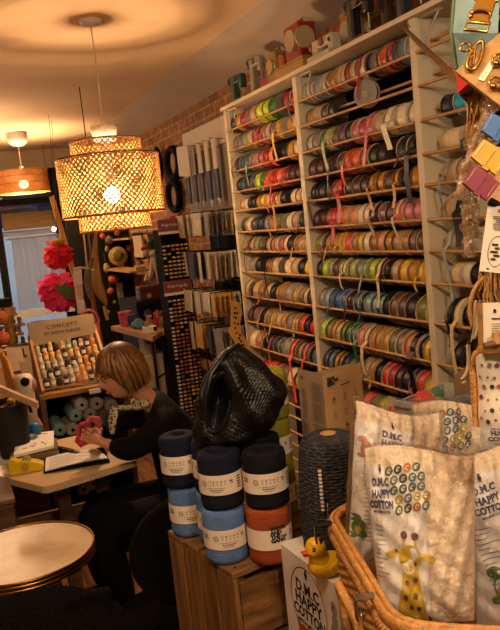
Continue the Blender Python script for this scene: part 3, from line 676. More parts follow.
# big kraft guitar-shaped tag with black marks at the rack's left upright
q = [(234, 300), (241, 304), (242, 312), (240, 325), (242, 333), (248, 343), (247, 352), (243, 353), (237, 346), (231, 336), (228, 331), (231, 326), (231, 312), (230, 302)]
dk = 3.93
tg = thing('kraft_tag', 'large kraft paper guitar-shaped tag with black marks beside the rack upright', 'tag', ony(238, 325, dk))
part('card', MB().prism([ony(x, y, dk) for x, y in q], (0, .004, 0)), M('kraft_ochre', 'b08238', .7, .06), tg)
mk = MB()
for x, y in ((235.5, 308), (237, 313), (234, 317), (236, 318), (234.5, 323), (238, 324), (235, 328), (236.5, 333), (239, 338), (241, 341), (243, 345), (241, 346), (244, 349), (240, 335), (234.5, 313)):
    p = ony(x, y, dk - .002); mk.box(p, (.007 + .005 * random.random(), .0015, .012), Matrix.Rotation(random.uniform(-1, 1), 3, 'Y'))
part('printed_marks', mk, m_black, tg); part('cord', MB().tube([ony(236, 301, dk), ony(237, 297, dk), V((1.63, 3.985, ony(237, 295, dk).z))], .002, 5), m_grid, tg)
# ================================================================== THREAD TOWER
tw_y = 4.95; a0 = ony(164, 340, tw_y).x; a1 = ony(192, 340, tw_y).x
TX = (ony(162.5, 262, tw_y).x + ony(191, 262, tw_y).x) / 2; TW = .20
tower = thing('thread_tower', 'tall narrow black tower of small thread packs with dull red header signs', 'display stand', (TX, tw_y + .1, 0))
bx = MB(); bb(bx, TX - TW / 2 + .004, TX + TW / 2 - .004, tw_y + .02, tw_y + .2, .02, 1.70); bb(bx, TX - .14, TX + .14, tw_y - .02, tw_y + .24, 0, .03)
part('body', bx, M('tower_brown_black', '0c0806', .8, .1, spec=.05), tower)
rl = MB()
for k in range(57): rl.box((TX, tw_y + .008, .06 + k * .028), (TW, .026, .003))
for k in range(7): rl.box((TX - TW / 2 + TW * k / 6, tw_y + .008, .86), (.003, .026, 1.64))
part('shelf_grid', rl, m_black, tower)
m_sign = M('sign_dull_red', '6c3430', .5, .1)
for (px, py) in ((171.5, 225), (177.5, 286)):
    p = ony(px, py, tw_y - .02); s = part('header_sign', MB().box(p, (.205, .008, .085)), m_sign, tower)
    part('sign_edge', MB().box(p + V((0, -.003, -.052)), (.205, .012, .018)), m_card, s)
    part('script_line', MB().tube([p + V((-.075 + .15 * i / 40, -.0052, .014 * math.sin(i * 1.7) * math.sin(i * .37 + 1) + (.012 if i in (3, 4, 17, 18) else 0))) for i in range(41)], .0022, 5), m_card, s)
TC = [M('thread_' + str(i), c_, .5) for i, c_ in enumerate(('c8b890', 'b88840', 'b0602c', '9c4430', 'a8583c', '88603c', 'c09850', '7c2c38', '5c5c60'))]
tm = MB().box((0, 0, 0), (.022, .02, .012)).mesh('thread_pack', TC[0])
for k in range(55):
    if abs(.075 + k * .028 - ony(177, 288, tw_y).z) < .06: continue
    for j in range(6):
        if random.random() < .08: continue
        o = bpy.data.objects.new('thread_pack', tm); link(o); recolor(o, TC[(0 if j == 0 else random.choice((1, 1, 2, 3, 4, 5, 6, 7, 8)))] if k < 40 else random.choice((TC[0], TC[1], TC[6], TC[6])))
        o.location = (TX - TW / 2 + TW * (j + .5) / 6, tw_y + .008, .060 + k * .028 + .0015 + .006)
        tag(o, 'tiny thread pack slotted in the tall black thread tower', 'thread pack', 'thread packs in the black tower')
p = ony(171, 213, tw_y + .08)
tp = thing('pencil_pot', 'small clear pot with a red spool on top of the thread tower', 'pot', (TX - .02, tw_y + .1, 1.70))
part('pot', MB().lathe([(.03, 1.70), (.034, 1.78), (.031, 1.78), (.028, 1.705)], (TX - .04, tw_y + .1, 0), 20), M('pot_ivory', 'a89878', .4), tp)
solo('thread_spool', MB().cyl((TX + .03, tw_y + .1, 1.70), (TX + .03, tw_y + .1, 1.78), .024, n=18).cyl((TX + .03, tw_y + .1, 1.78), (TX + .03, tw_y + .1, 1.788), .028, n=18), M('spool_red', 'b8281c', .5), 'bright red thread cone on top of the thread tower', 'spool')
# ================================================================== SIDE TABLE AGAINST THE BRICK WALL, AND WHAT HANGS ABOVE
ZS = .95
m_ply = wood('ply_top', '9c6c30', 'c08c48', .5, 1, 1)
st = thing('side_table', 'wooden-topped side table with thin black metal legs by the brick wall', 'table', (1.6, 5.4, 0))
part('tabletop', MB().prism([(1.21, 5.94, ZS - .035), (1.30, 4.97, ZS - .035), (1.44, 5.2, ZS - .035), (1.88, 5.3, ZS - .035), (1.88, 5.93, ZS - .035)], (0, 0, .035)), m_ply, st, bevel=.003)
for x, y in ((1.325, 5.08), (1.25, 5.88), (1.84, 5.34), (1.84, 5.88), (1.45, 5.26)): part('leg', MB().cyl((x, y, 0), (x, y, ZS - .035), .012, n=8), m_grid, st)
part('stretcher', MB().cyl((1.325, 5.08, .62), (1.45, 5.26, .62), .008, n=6).cyl((1.325, 5.08, .2), (1.25, 5.88, .2), .008, n=6), m_grid, st)
part('lower_shelf', MB().prism([(1.26, 5.86, .16), (1.33, 5.1, .16), (1.45, 5.26, .16), (1.84, 5.36, .16), (1.84, 5.88, .16)], (0, 0, .02)), m_dark, st)
def box_thing(name, px, py0, py1, y, w, d, mat, label, cat, bevel=.003, pz=None):
    a = ony(px, py0, y); b = ony(px, py1, y); z0 = pz if pz is not None else b.z
    t = thing(name, label, cat, (a.x, y + d / 2, z0)); part('box', bb(MB(), a.x - w / 2, a.x + w / 2, y, y + d, z0, a.z), mat, t, bevel=bevel)
    return t, a, b
m_pale = M('pale_card', 'b09c7c', .7, .06)
t, a, b = box_thing('storage_box', 154, 354, 377, 5.32, .17, .22, m_pale, 'pale storage box with round hole under the side table', 'box', pz=.18 + .0)
t0 = a
part('finger_hole', MB().cyl((a.x, 5.322, a.z - .1), (a.x, 5.317, a.z - .1), .012, n=12), m_black, t)
t, a, b = box_thing('storage_box', 149, 339, 353, 5.36, .09, .16, m_pale, 'small pale box stacked on the storage box under the table', 'box', pz=t0.z + .001)
part('label_dot', MB().cyl((a.x - .005, 5.362, a.z - .03), (a.x - .005, 5.357, a.z - .03), .01, n=10), m_black, t)
t, a, b = box_thing('white_basket', 169, 368, 386, 5.5, .11, .15, m_card, 'white slatted basket right of the storage box under the table', 'basket', pz=.18)
sl_ = MB()
for k in range(6): sl_.box((a.x, 5.498, .21 + (a.z - .2) * k / 6), (.112, .006, .008))
part('slats', sl_, m_pale, t)
part('yellow_cloth', MB().ball((a.x, 5.56, a.z + .01), (.05, .05, .03), 14, 8), M('cloth_yellow', 'b08c1c', .8), t)
# things on the side table
def blob(name, px, py, y, r, c, label, cat, mn, squash=1.0, rough=.8, bump=.4, zbase=None):
    p = ony(px, py, y)
    if zbase is not None: p.z = zbase + r * squash
    return solo(name, MB().ball(p, (r, r, r * squash), 20, 12), M(mn, c, rough, .15, 60, bump, 120), label, cat)
p = ony(125, 317, 5.8)
kb = thing('knitted_basket', 'small pink knitted basket on the left of the side table', 'basket', (p.x, 5.8, ZS))
part('body', MB().lathe([(.042, ZS + .001), (.05, ZS + .05), (.052, ZS + .115), (.045, ZS + .115), (.042, ZS + .03)], (p.x, 5.8, 0), 24), M('knit_pink', 'c0506c', .85, .2, 70, .6, 200), kb)
part('rim', MB().tube([(p.x + .05 * math.cos(2 * math.pi * i / 24), 5.8 + .05 * math.sin(2 * math.pi * i / 24), ZS + .115) for i in range(24)], .007, 6, closed=True), M('knit_salmon', 'd08478', .85), kb)
blob('yarn_ball', 133, 312, 5.72, .052, '26345c', 'dark blue yarn ball beside the pink knitted basket', 'yarn ball', 'yarn_blue', zbase=ZS)
blob('yarn_ball', 138, 318, 5.5, .042, '5c88a8', 'light blue yarn ball in front of the dark blue one', 'yarn ball', 'yarn_lightblue', zbase=ZS)
blob('yarn_ball', 134, 322, 5.55, .028, '3c8c90', 'small teal yarn ball at the edge of the side table', 'yarn ball', 'yarn_teal', zbase=ZS)
p = ony(148, 310, 5.5); dl = thing('cloth_doll', 'little cloth doll with navy hat standing on the side table', 'doll', (p.x, 5.5, ZS))
part('body', MB().lathe([(.03, ZS), (.034, ZS + .03), (.02, ZS + .07), (.012, ZS + .075)], (p.x, 5.5, 0), 16), M('doll_tan', 'a87048', .8), dl)
part('head', MB().ball((p.x, 5.5, ZS + .095), .027, 16, 10), M('doll_skin', 'c08c68', .7), dl)
part('hat', MB().lathe([(.04, ZS + .105), (.03, ZS + .108), (.028, ZS + .13), (.0, ZS + .145)], (p.x, 5.5, 0), 16), M('felt_navy', '20284c', .9), dl)
for k, (px, c_, n_) in enumerate(((154.5, 'a02c20', 'red'), (157, 'c05a28', 'orange'))):
    p = ony(px, 312, 5.45 + .1 * k); solo('thread_cone', MB().lathe([(.022, ZS), (.02, ZS + .01), (.010, ZS + .12), (.0, ZS + .12)], (p.x, p.y, 0), 14), M('cone_' + n_, c_, .7), f'{n_} thread cone right of the cloth doll', 'thread cone')
p = ony(163, 312, 5.42); jr = thing('glass_jar', 'clear glass jar of notions on the right of the side table', 'jar', (p.x, 5.42, ZS))
part('glass', MB().lathe([(.04, ZS + .001), (.044, ZS + .02), (.044, ZS + .09), (.03, ZS + .115), (.03, ZS + .125), (.026, ZS + .125)], (p.x, 5.42, 0), 24), film('jar_glass', (.9, .93, .92), .03, .1, 10, .08, .5), jr)
part('notions', MB().ball((p.x, 5.42, ZS + .045), (.036, .036, .036), 14, 8), M('notions_tan', '9c7c54', .8, .5, 90, .6), jr)
p = ony(150, 325, 5.1); tdp = thing('tape_machine', 'small white label machine near the front edge of the side table', 'machine', (p.x + .02, 5.2, ZS))
part('body', MB().box((p.x + .02, 5.2, ZS + .026), (.09, .09, .05)), m_card, tdp, bevel=.008); part('screen', MB().box((p.x + .05, 5.153, ZS + .03), (.025, .006, .03)), m_black, tdp); part('keypad', MB().box((p.x, 5.2, ZS + .053), (.04, .05, .006)), M('key_grey', '6c6860', .5), tdp)
# wall of hats and felt balls on a black panel
PY = 7.7
solo('partition_panel', bb(MB(), 1.24, 1.89, PY, PY + .04, 0, 2.36), m_dark, 'black partition panel behind the hanging felt decorations', 'panel')
def wall_ball(px, py, r, c, nm, label, cat='felt ball', y=7.62, sq=1.0):
    p = ony(px, py, y); t = thing(nm, label, cat, p)
    part('ball', MB().ball(p, (r, r * .8, r * sq), 16, 10), M('felt_' + c, c, .9, .2, 40, .5), t); part('thread', MB().cyl(p + V((0, 0, r * .8)), p + V((0, .07, r + .12)), .003, n=5), m_grid, t)
for i, (px, py, r, c, lb, sq) in enumerate(((113.5, 279, .055, 'b0581c', 'large orange felt pumpkin on the black panel', .9), (110.5, 291, .037, 'a8501c', 'orange felt ball with pale centre below the pumpkin', 1), (109, 240, .045, '6a5420', 'olive felt ball upper left on the black panel', 1), (102.5, 236, .03, 'a84c1c', 'small orange felt ball beside the olive one', 1), (117, 233, .028, '9c4818', 'small rust felt ball just below the lamp', 1), (106.5, 268, .035, '9c7c54', 'tan felt drop between the hat and burlap ornament', 1.5), (107, 249, .022, '8c6430', 'tiny tan felt drop left of the hat', 1.6), (129, 248, .028, '8c4c28', 'rust felt drop right of the hat', 1.2), (114.5, 302, .02, '8c7420', 'tiny olive felt ball low on the black panel', 1), (121, 266, .04, 'b0742c', 'ochre felt leaf below the hat', .7), (108, 312, .02, 'a08420', 'lowest tiny olive felt ball on the panel', 1))):
    wall_ball(px, py, r, c, 'felt_ornament', lb, 'felt ornament', sq=sq)
p = ony(118, 256, 7.6); ht = thing('straw_hat', 'olive-gold straw hat hanging on the black panel', 'hat', p)
ax = V((-.15, -1, .1)).normalized()
part('brim', MB().lathe([(.05, 0), (.10, .004), (.098, .01), (.05, .012)], p, 28, ax), M('straw_olive', '94782a', .8, .2, 60, .4), ht)
part('crown', MB().lathe([(.06, .0), (.055, .035), (.03, .05), (0, .052)], p, 24, ax), M('straw_dark', '5c4a1c', .8, .2, 60, .4), ht)
part('band', MB().lathe([(.061, .01), (.062, .016), (.059, .022)], p, 24, ax, caps=False), M('ribbon_offwhite', 'c8b08c', .6), ht)
# shelves and the pale wall box
m_shelf = wood('shelf_tan', '8a6030', 'b08444', .55, 0, 1)
def wshelf(x0, x1, py, y, label, d=.2):
    a = ony(x0, py, y); b = ony(x1, py, y); z = (a.z + b.z) / 2
    return solo('wall_shelf', bb(MB(), a.x, b.x, y, y + d, z - .018, z), m_shelf, label, 'shelf', bevel=.002), z
_, z1 = wshelf(128, 145, 237, 6.9, 'small pale wall shelf just below the lamp', .8)
_, z2 = wshelf(129, 152, 270, 6.6, 'tan wall shelf carrying the brown toy and cloth roll', 1.1)
a = ony(142, 245, 6.3); b = ony(154, 245, 6.3)
cu = thing('wall_cube', 'pale open wooden cube shelf fixed on the brick wall', 'shelf', (1.7, 6.5, a.z))
zc0, zc1 = ony(150, 259, 6.3).z, ony(150, 232, 6.3).z; x0 = a.x
cm = MB(); bb(cm, x0, 1.89, 6.3, 6.6, zc1 - .02, zc1); bb(cm, x0, 1.89, 6.3, 6.6, zc0, zc0 + .02); bb(cm, x0, x0 + .02, 6.3, 6.6, zc0, zc1); bb(cm, x0 + .13, x0 + .15, 6.3, 6.6, zc0, zc1)
part('shell', cm, M('cube_pale', 'a88c60', .6), cu); part('door', bb(MB(), x0 + .15, 1.885, 6.28, 6.3, zc0 + .005, zc1 - .005), m_pale, cu); part('knob', MB().ball((x0 + .18, 6.272, (zc0 + zc1) / 2), .012, 10, 8), m_black, cu)
p = ony(139.5, 262, 6.75); bt = thing('brown_toy', 'small brown soft toy sitting on the tan wall shelf', 'toy', (p.x, 6.75, z2))
part('body', MB().ball((p.x, 6.75, z2 + .045), (.04, .035, .045), 16, 10), M('plush_brown', '7c4c28', .9, .2, 60, .5), bt); part('head', MB().ball((p.x - .005, 6.74, z2 + .11), .03, 14, 10), MATS['plush_brown'], bt); part('ear', MB().ball((p.x - .03, 6.74, z2 + .135), .011, 8, 6).ball((p.x + .02, 6.74, z2 + .137), .011, 8, 6), MATS['plush_brown'], bt)
p = ony(138, 271, 6.68); solo('cloth_roll', MB().cyl((p.x - .03, 6.66, z2 + .022), (p.x + .07, 6.66, z2 + .022), .022, n=14), M('cloth_sand', 'c09c5c', .8), 'sand coloured cloth roll lying on the tan wall shelf', 'cloth roll')
p = ony(148, 252, 6.2); el = thing('elf_doll', 'hanging elf doll with dark green hat and red clothes below the wall cube', 'doll', p)
part('hat', MB().lathe([(.05, .0), (.035, .05), (0, .10)], p + V((.02, 0, .03)), 16, V((.35, 0, 1))), M('felt_green', '1c3a20', .9), el)
part('head', MB().ball(p + V((-.02, 0, -.005)), .036, 16, 10), M('doll_pale', 'b09880', .8), el)
part('body', MB().lathe([(.01, 0), (.035, -.05), (.028, -.2), (.0, -.21)][::-1], p + V((.02, 0, -.03)), 14), M('felt_red', '94201c', .9), el)
part('scarf', MB().tube([p + V((-.055, 0, .03)), p + V((-.02, -.03, .045)), p + V((.02, -.03, .03))], .015, 8), M('felt_red', ''), el)
part('cord', MB().cyl(p + V((.03, 0, .10)), p + V((.06, .25, .3)), .003, n=5), m_grid, el)
q = [(154, 257), (152.5, 266), (151, 275), (149, 279), (145, 278)]; Yq = 5.98
lm = thing('soft_toy_limb', 'pale grey knitted long-legged soft toy hanging beside the elf doll', 'soft toy', ony(154, 257, Yq))
part('leg', MB().tube([ony(x, y, Yq) for x, y in q], [.03, .026, .022, .024, .026], 10), M('knit_grey', 'a09484', .9, .15, 60, .6, 150), lm)
part('leg', MB().tube([ony(x, y, Yq - .05) for x, y in ((155, 257), (156.5, 268), (158, 277), (160, 283))], [.026, .02, .016, .016], 10), MATS['knit_grey'], lm)
part('body', MB().ball(ony(154.5, 254, Yq - .02), (.05, .04, .035), 14, 8), MATS['knit_grey'], lm)
part('cord', MB().cyl(ony(154.5, 251, Yq - .02), ony(155, 240, 6.25), .003, n=5), m_grid, lm)
a = ony(151, 293, 6.0); vc = thing('vanity_case', 'burgundy vanity case with gold zip on a black cabinet behind the side table', 'case', (a.x, 6.0, a.z))
zb = ony(151, 300, 6.0).z; zt_ = ony(151, 285.5, 6.0).z
part('body', bb(MB(), a.x - .10, a.x + .105, 6.0, 6.14, zb, zt_ - .045), M('burgundy', '4a141c', .5, .1), vc, bevel=.012); part('lid', bb(MB(), a.x - .10, a.x + .105, 6.0, 6.14, zt_ - .04, zt_), MATS['burgundy'], vc, bevel=.012)
part('zip', bb(MB(), a.x - .101, a.x + .106, 5.998, 6.142, zt_ - .046, zt_ - .039), m_brass, vc); part('badge', MB().cyl((a.x - .02, 5.999, zb + .04), (a.x - .02, 5.994, zb + .04), .02, n=16), m_pale, vc)
cb = thing('black_cabinet', 'low black cabinet behind the side table carrying the vanity case', 'cabinet', (1.66, 6.35, 0)); part('carcass', bb(MB(), 1.45, 1.885, 6.0 - .05, 6.6, 0, zb - .001), m_dark, cb); part('door', bb(MB(), 1.46, 1.66, 5.935, 5.95, .05, zb - .03), m_black, cb); part('door', bb(MB(), 1.67, 1.87, 5.935, 5.95, .05, zb - .03), m_black, cb)
a = ony(126, 292, 7.4); solo('white_post_card', bb(MB(), a.x - .03, a.x + .03, 7.66, 7.68, ony(127, 304, 7.66).z, ony(126, 282, 7.66).z), M('greycard', '8c8478', .7), 'narrow pale grey card hanging low on the black panel', 'card')
# ================================================================== WINDOW SIDE: PLANK, FLOWERS, BURLAP ORNAMENT
YP = 6.4
pa, pb = ony(49.5, 197, YP), ony(112, 415, YP); d_ = (pb - pa); pb = pa + d_ * ((pa.z - .0) / (pa.z - pb.z))
sd_ = V((.04, 0, .012)); solo('wooden_lath', MB().prism([pa, pa + sd_, pb + V((.045, 0, .0)), pb], (0, .022, 0)), wood('lath_ochre', 'b87828', 'dca044', .5, 2, 1), 'long ochre wooden lath leaning beside the shop window', 'lath')
pa2, pb2 = ony(86, 270, 6.0), ony(107, 385, 6.0); pb2 = pa2 + (pb2 - pa2) * (pa2.z / (pa2.z - pb2.z)); solo('wooden_lath', MB().prism([pa2, pa2 + V((.03, 0, .01)), pb2 + V((.035, 0, 0)), pb2], (0, .02, 0)), wood('lath_amber', '8a5414', 'b87c28', .5, 2, 1), 'second amber lath leaning right of the long ochre one', 'lath')
m_curt = M('curtain_taupe', '5c4a3c', .9, .2, 20)
x0, x1 = ony(81, 245, 7.3).x, ony(93, 245, 7.3).x
solo('curtain', MB().grid(lambda a, b: V((x0 + (x1 - x0) * a + .02 * b, 7.3 + .02 * math.sin(a * 16), 1.2 + 1.1 * b)), 30, 6).grid(lambda a, b: V((x0 + (x1 - x0) * a + .02 * b, 7.306 + .02 * math.sin(a * 16), 1.2 + 1.1 * b)), 30, 6), m_curt, 'narrow taupe curtain hanging behind the burlap ornament', 'curtain')
def peony(px, py, y, r, c1, label, seed, leafs=False, top=None, n=70):
    rnd = random.Random(seed); p = ony(px, py, y); t = thing('paper_peony', label, 'paper flower', p)
    mb = MB()
    for k in range(n):
        f = (k + .5) / n; el = math.asin(1 - 2 * f); az = k * 2.399963
        d = V((math.cos(el) * math.cos(az), math.cos(el) * math.sin(az), math.sin(el))); u, w = frame(d)
        q = rnd.uniform(-.6, .6); u, w = u * math.cos(q) + w * math.sin(q), w * math.cos(q) - u * math.sin(q)
        s = r * rnd.uniform(.34, .5); cup = rnd.uniform(.4, .9); o_ = p + d * r * rnd.uniform(.45, .72)
        def fn(a, b, o_=o_, d=d, u=u, w=w, s=s, cup=cup):
            aa = (a - .5) * 2; wd = math.sin(math.pi * min(.93, .12 + b * .82)); x = aa * s * wd; y_ = (b - .35) * 1.7 * s
            return o_ + u * x + w * y_ + d * (r * .40 * b - cup * (x * x) / s * .8 - .10 * s * max(0, b - .7) * 6 * (b - .7) + .06 * s * math.sin(aa * 5 + b * 4))
        mb.grid(fn, 6, 5)
    part('petals', mb, translucent('petal_' + c1, c1, .55), t)
    part('core', MB().ball(p, r * .5, 16, 10), MATS['petal_' + c1], t)
    if leafs:
        lf = MB()
        for k in range(4):
            an = k * .9 - .4; dd = (VR * math.cos(an) + VU * math.sin(an)); o_ = p - VF * r * .95 + VR * r * .45 + VU * -r * .2
            uu = dd.cross(VF).normalized(); lf.grid(lambda a, b, dd=dd, uu=uu, o_=o_: o_ + dd * (b * .1) + uu * ((a - .5) * .05 * math.sin(math.pi * min(.97, b + .08))) - VF * .012 * math.sin(b * 3), 4, 6)
        part('leaves', lf, M('leaf_green', '3c5a1c', .6), t)
    if top:
        part('stamens', MB().ball(p + VU * r * .8 - VF * r * .1, (r * .5, r * .4, r * .25), 14, 8), M('stamen_' + top, top, .7, .3, 60, .5), t)
    part('hanging_cord', MB().cyl(p + V((.03, r * .7, r * .3)), V((p.x + .16, p.y + .45, 2.7)), .002, n=5), m_grid, t)
peony(58, 254, 5.9, .118, 'f03848', 'coral red paper peony with yellow top hanging by the window', 1, top='c89028')
peony(60, 290, 5.6, .155, 'f84c8c', 'large hot pink paper peony with leaves below the red one', 2, leafs=True)
YF = 5.2
fo = thing('burlap_ornament', 'tan burlap bird-like ornament hanging from a thin stick', 'ornament', ony(96, 226, YF))
m_burl = M('burlap', '9c7438', .9, .3, 90, .8, 160); m_burd = M('burlap_grey', '5c5440', .9, .3, 90, .8, 160)
def ptube(pts, rs, y, flat=1.0, n=12, dy=0): return MB().tube([ony(a, b, y + dy) for a, b in pts], rs, n, flat=flat)
part('body', ptube(((96.5, 222), (96, 236), (95, 252), (95.5, 268), (97, 282), (100, 292), (104, 300), (106.5, 305)), [.018, .02, .035, .05, .062, .062, .04, .012], YF, .6), m_burl, fo)
part('wing', ptube(((92, 258), (90, 266), (87.5, 274), (87, 284), (89, 294), (92, 302)), [.018, .028, .036, .036, .028, .008], YF, .6, dy=-.06), m_burd, fo)
part('tail', ptube(((104, 306), (106, 313), (107.5, 320)), [.012, .016, .012], YF), m_burl, fo)
part('stick', ptube(((73.5, 269), (80, 267.5), (88, 268.5), (94, 270)), [.008, .008, .009, .008], YF, dy=-.08), wood('stick_pale', 'a8845c', 'c8a478', .6, 0, 2), fo)
part('cord', MB().cyl(ony(96.5, 222, YF), V((ony(96.5, 222, YF).x, YF, 2.74)), .004, n=6), m_grid, fo)
st_ = MB()
for k in range(5):
    st_.strip([ony(74 + k * 1.6, 269, YF - .08), ony(75 + k * 1.6, 285, YF - .08 - .01 * k), ony(77.5 + k * 1.3, 300, YF - .08 + .01 * k), ony(79 + k * 1.3, 314 - k, YF - .08)], V((.016, 0, 0)))
part('streamer', st_, M('streamer_pink', 'b89c98', .7), fo)
# ================================================================== THREAD DISPLAY AND CUBBY BEHIND THE DESK
m_crate = wood('crate_brown', '3c2612', '6c4822', .6, 0, 1)
m_crate2 = wood('crate_amber', '6c461c', '9a6c30', .55, 0, 1)
m_paper = M('paper_white', 'd8d2c8', .7, .03)
m_ink = M('ink_dark', '2a2420', .7)
cbz = .935
cub = thing('yarn_cubby', 'dark wooden cubby of yarn rolls behind the desk', 'shelf', (.55, 3.85, 0))
part('top_board', bb(MB(), .355, .80, 3.70, 4.34, cbz - .025, cbz), m_crate2, cub, bevel=.002)
for x in (.355, .775): part('side_panel', bb(MB(), x, x + .025, 3.70, 4.34, 0, cbz - .025), m_crate, cub)
part('back_panel', bb(MB(), .38, .775, 4.31, 4.34, .02, cbz - .026), m_dark, cub)
for z in (.12, .48): part('shelf_board', bb(MB(), .38, .775, 3.71, 4.31, z - .02, z), m_crate, cub)
p = ony(95, 391, 3.695); tgc = solo('price_card', bb(MB(), p.x - .03, p.x + .03, 3.692, 3.699, p.z - .012, p.z + .012), m_paper, 'small white price card on the front edge of the cubby top', 'card')
ROLLC = [('grey', '8c8880'), ('pale grey', 'a49c94'), ('sage', '7c9488'), ('beige', '9c8c78'), ('taupe', '5c5048'), ('red', '8c2018')]
def yarn_roll(px, py, r, ci, label, y=3.74, dy=.2):
    p = ony(px, py, y); t = thing('yarn_roll', label, 'yarn roll', p - V((0, 0, r)), group='yarn rolls lying in the cubby')
    n, c = ROLLC[ci]; ax = V((0, 1, 0))
    part('wound_yarn', MB().lathe([(.009, 0), (r * .8, -.002), (r * .97, .008), (r, .02), (r, dy - .01), (r * .9, dy), (.009, dy)], p, 22, ax, caps=False), M('yarn_roll_' + n.replace(' ', '_'), c, .9, .15, 50, .4, 160), t)
    part('core', MB().lathe([(.0, -.001), (.009, -.001), (.009, .02)], p, 12, ax, caps=False), m_black, t)
for i, (px, py, ci, lb) in enumerate(((60, 430, 2, 'sage yarn roll at the far left of the cubby heap'), (73, 430, 3, 'beige yarn roll beside the sage one in the cubby'), (76, 416, 2, 'sage yarn roll second layer left in the cubby'), (90.5, 415, 0, 'grey yarn roll in the middle of the cubby heap'), (104, 416, 4, 'taupe yarn roll right of the middle grey one'), (82, 405, 1, 'pale grey yarn roll top left of the cubby heap'), (97, 404, 1, 'pale grey yarn roll top middle of the cubby heap'), (111.5, 406, 0, 'grey yarn roll top right beside the woman'), (87, 430, 4, 'taupe yarn roll behind the red crochet work'), (101, 430, 5, 'red yarn roll low in the cubby by her hands'), (84, 489, 0, 'grey yarn roll under the desk, left one'), (93, 484, 1, 'pale grey yarn roll under the desk, middle one'), (104, 480, 4, 'taupe yarn roll under the desk, right one'))):
    yarn_roll(px, py, .0365, ci, lb, y=3.74)
# tiered thread display with its header
DY = 3.98
cs = thing('thread_display', 'tiered wooden display of small thread cones under a cream CONCEPT header', 'display stand', (.55, 3.9, cbz))
hp = [ony(27, 323, DY), ony(93, 313.5, DY), ony(96, 333, DY), ony(31, 347, DY)]
hd = part('header_board', MB().prism([hp[0], hp[1], hp[2], hp[3]], (0, .012, 0)), M('header_kraft', '826c50', .7, .05), cs)
ux = (hp[1] - hp[0]).normalized(); uy = V((0, 1, 0)).cross(ux) * -1; uy = ux.cross(V((0, -1, 0))) * 1; uy = uy if uy.z > 0 else -uy
cen = (hp[0] + hp[1] + hp[2] + hp[3]) / 4 + V((0, -.0015, 0))
part('lettering', text('CONCEPT', .030, space=1.3, bold=.0004).xf(plane_xf(cen + uy * .021 + ux * .0, ux, uy)), m_ink, hd)
part('lettering', text('BY ANITA PARKER', .021, space=1.15, bold=.0005).xf(plane_xf(cen - uy * .013, ux, uy)), m_ink, hd)
for s in (.37, .72): part('stand_side', MB().prism([(s, 4.05, cbz), (s, 3.72, cbz), (s, 3.72, cbz + .02), (s, 4.0, cbz + .27), (s, 4.05, cbz + .27)], (.014, 0, 0)), m_crate2, cs)
CC = dict(c='a08e70', k='1c1814', y='b88c28', o='b4702c', t='4c7478', p='a0706c', g='7c8878', b='5c4028', w='988c7c', r='8c3c24', a='c08c38')
CNM = dict(c='cream', k='black', y='yellow', o='orange', t='teal', p='dusty pink', g='grey-green', b='brown', w='off-white', r='russet', a='amber')
tiers = ['ckykotgpko', 'coaokaokoa', 'cwcwkkaoka', 'wkkwwcaoak', 'kwkkwoakak']
for ti, row in enumerate(tiers):
    z = cbz + .168 - ti * .037; y = 3.985 - ti * .052
    part('tier_board', bb(MB(), .385, .72, y - .02, y + .03, z - .008, z), m_crate2, cs)
    for k, ch in enumerate(row):
        x = .405 + k * .033; h = .046 + .006 * ((k * 7 + ti) % 3); mt = M('cone_thread_' + ch, CC[ch], .6, .15, 60)
        t = thing('thread_cone', f'{CNM[ch]} thread cone, {ORD[k+1]} from the left on the {ORD[ti+1]} tier down of the display', 'thread cone', (x, y, z), group='thread cones on the tiered display')
        part('thread', MB().lathe([(.0125, z), (.0135, z + .006), (.0125, z + h * .8), (.006, z + h), (0, z + h)], (x, y, 0), 12), mt, t)
        if (k + ti) % 3: part('paper_label', MB().grid(lambda a, b: V((x + .0141 * math.sin((a - .5) * 2.0), y - .0141 * math.cos((a - .5) * 2.0), z + h * (.22 + .35 * b))), 6, 1), m_paper if ti > 1 else m_card, t)
q = ony(40, 322, 4.20); db0 = thing('dark_basket', 'dark round basket standing behind the CONCEPT header at the left', 'basket', (q.x, 4.20, cbz))
part('body', MB().lathe([(.05, cbz + .001), (.06, cbz + .02), (.066, q.z - .01), (.05, q.z), (.0, q.z - .008)], (q.x, 4.20, 0), 28), M('basket_dark', '1c1511', .8, .3, 50, .6, 120, spec=.2), db0)
part('rim', MB().tube([(q.x + .066 * math.cos(2 * math.pi * i / 28), 4.20 + .066 * math.sin(2 * math.pi * i / 28), q.z - .006) for i in range(28)], .008, 8, closed=True), M('basket_dark', ''), db0)
q = ony(89, 318, 4.24); hb_ = thing('handled_basket', 'basket with arched red-brown handle behind the right end of the header', 'basket', (q.x, 4.24, cbz))
part('body', MB().lathe([(.045, cbz + .001), (.05, cbz + .02), (.056, q.z - .03), (.05, q.z - .03), (.045, cbz + .03)], (q.x, 4.24, 0), 28), MATS['handle_redbrown'] if 'handle_redbrown' in MATS else M('handle_redbrown', '6c2c1c', .5), hb_)
part('handle', MB().tube([V((q.x - .052 * math.cos(math.pi * i / 16), 4.24, q.z - .03 + .075 * math.sin(math.pi * i / 16))) for i in range(17)], .012, 10), M('handle_redbrown', ''), hb_)
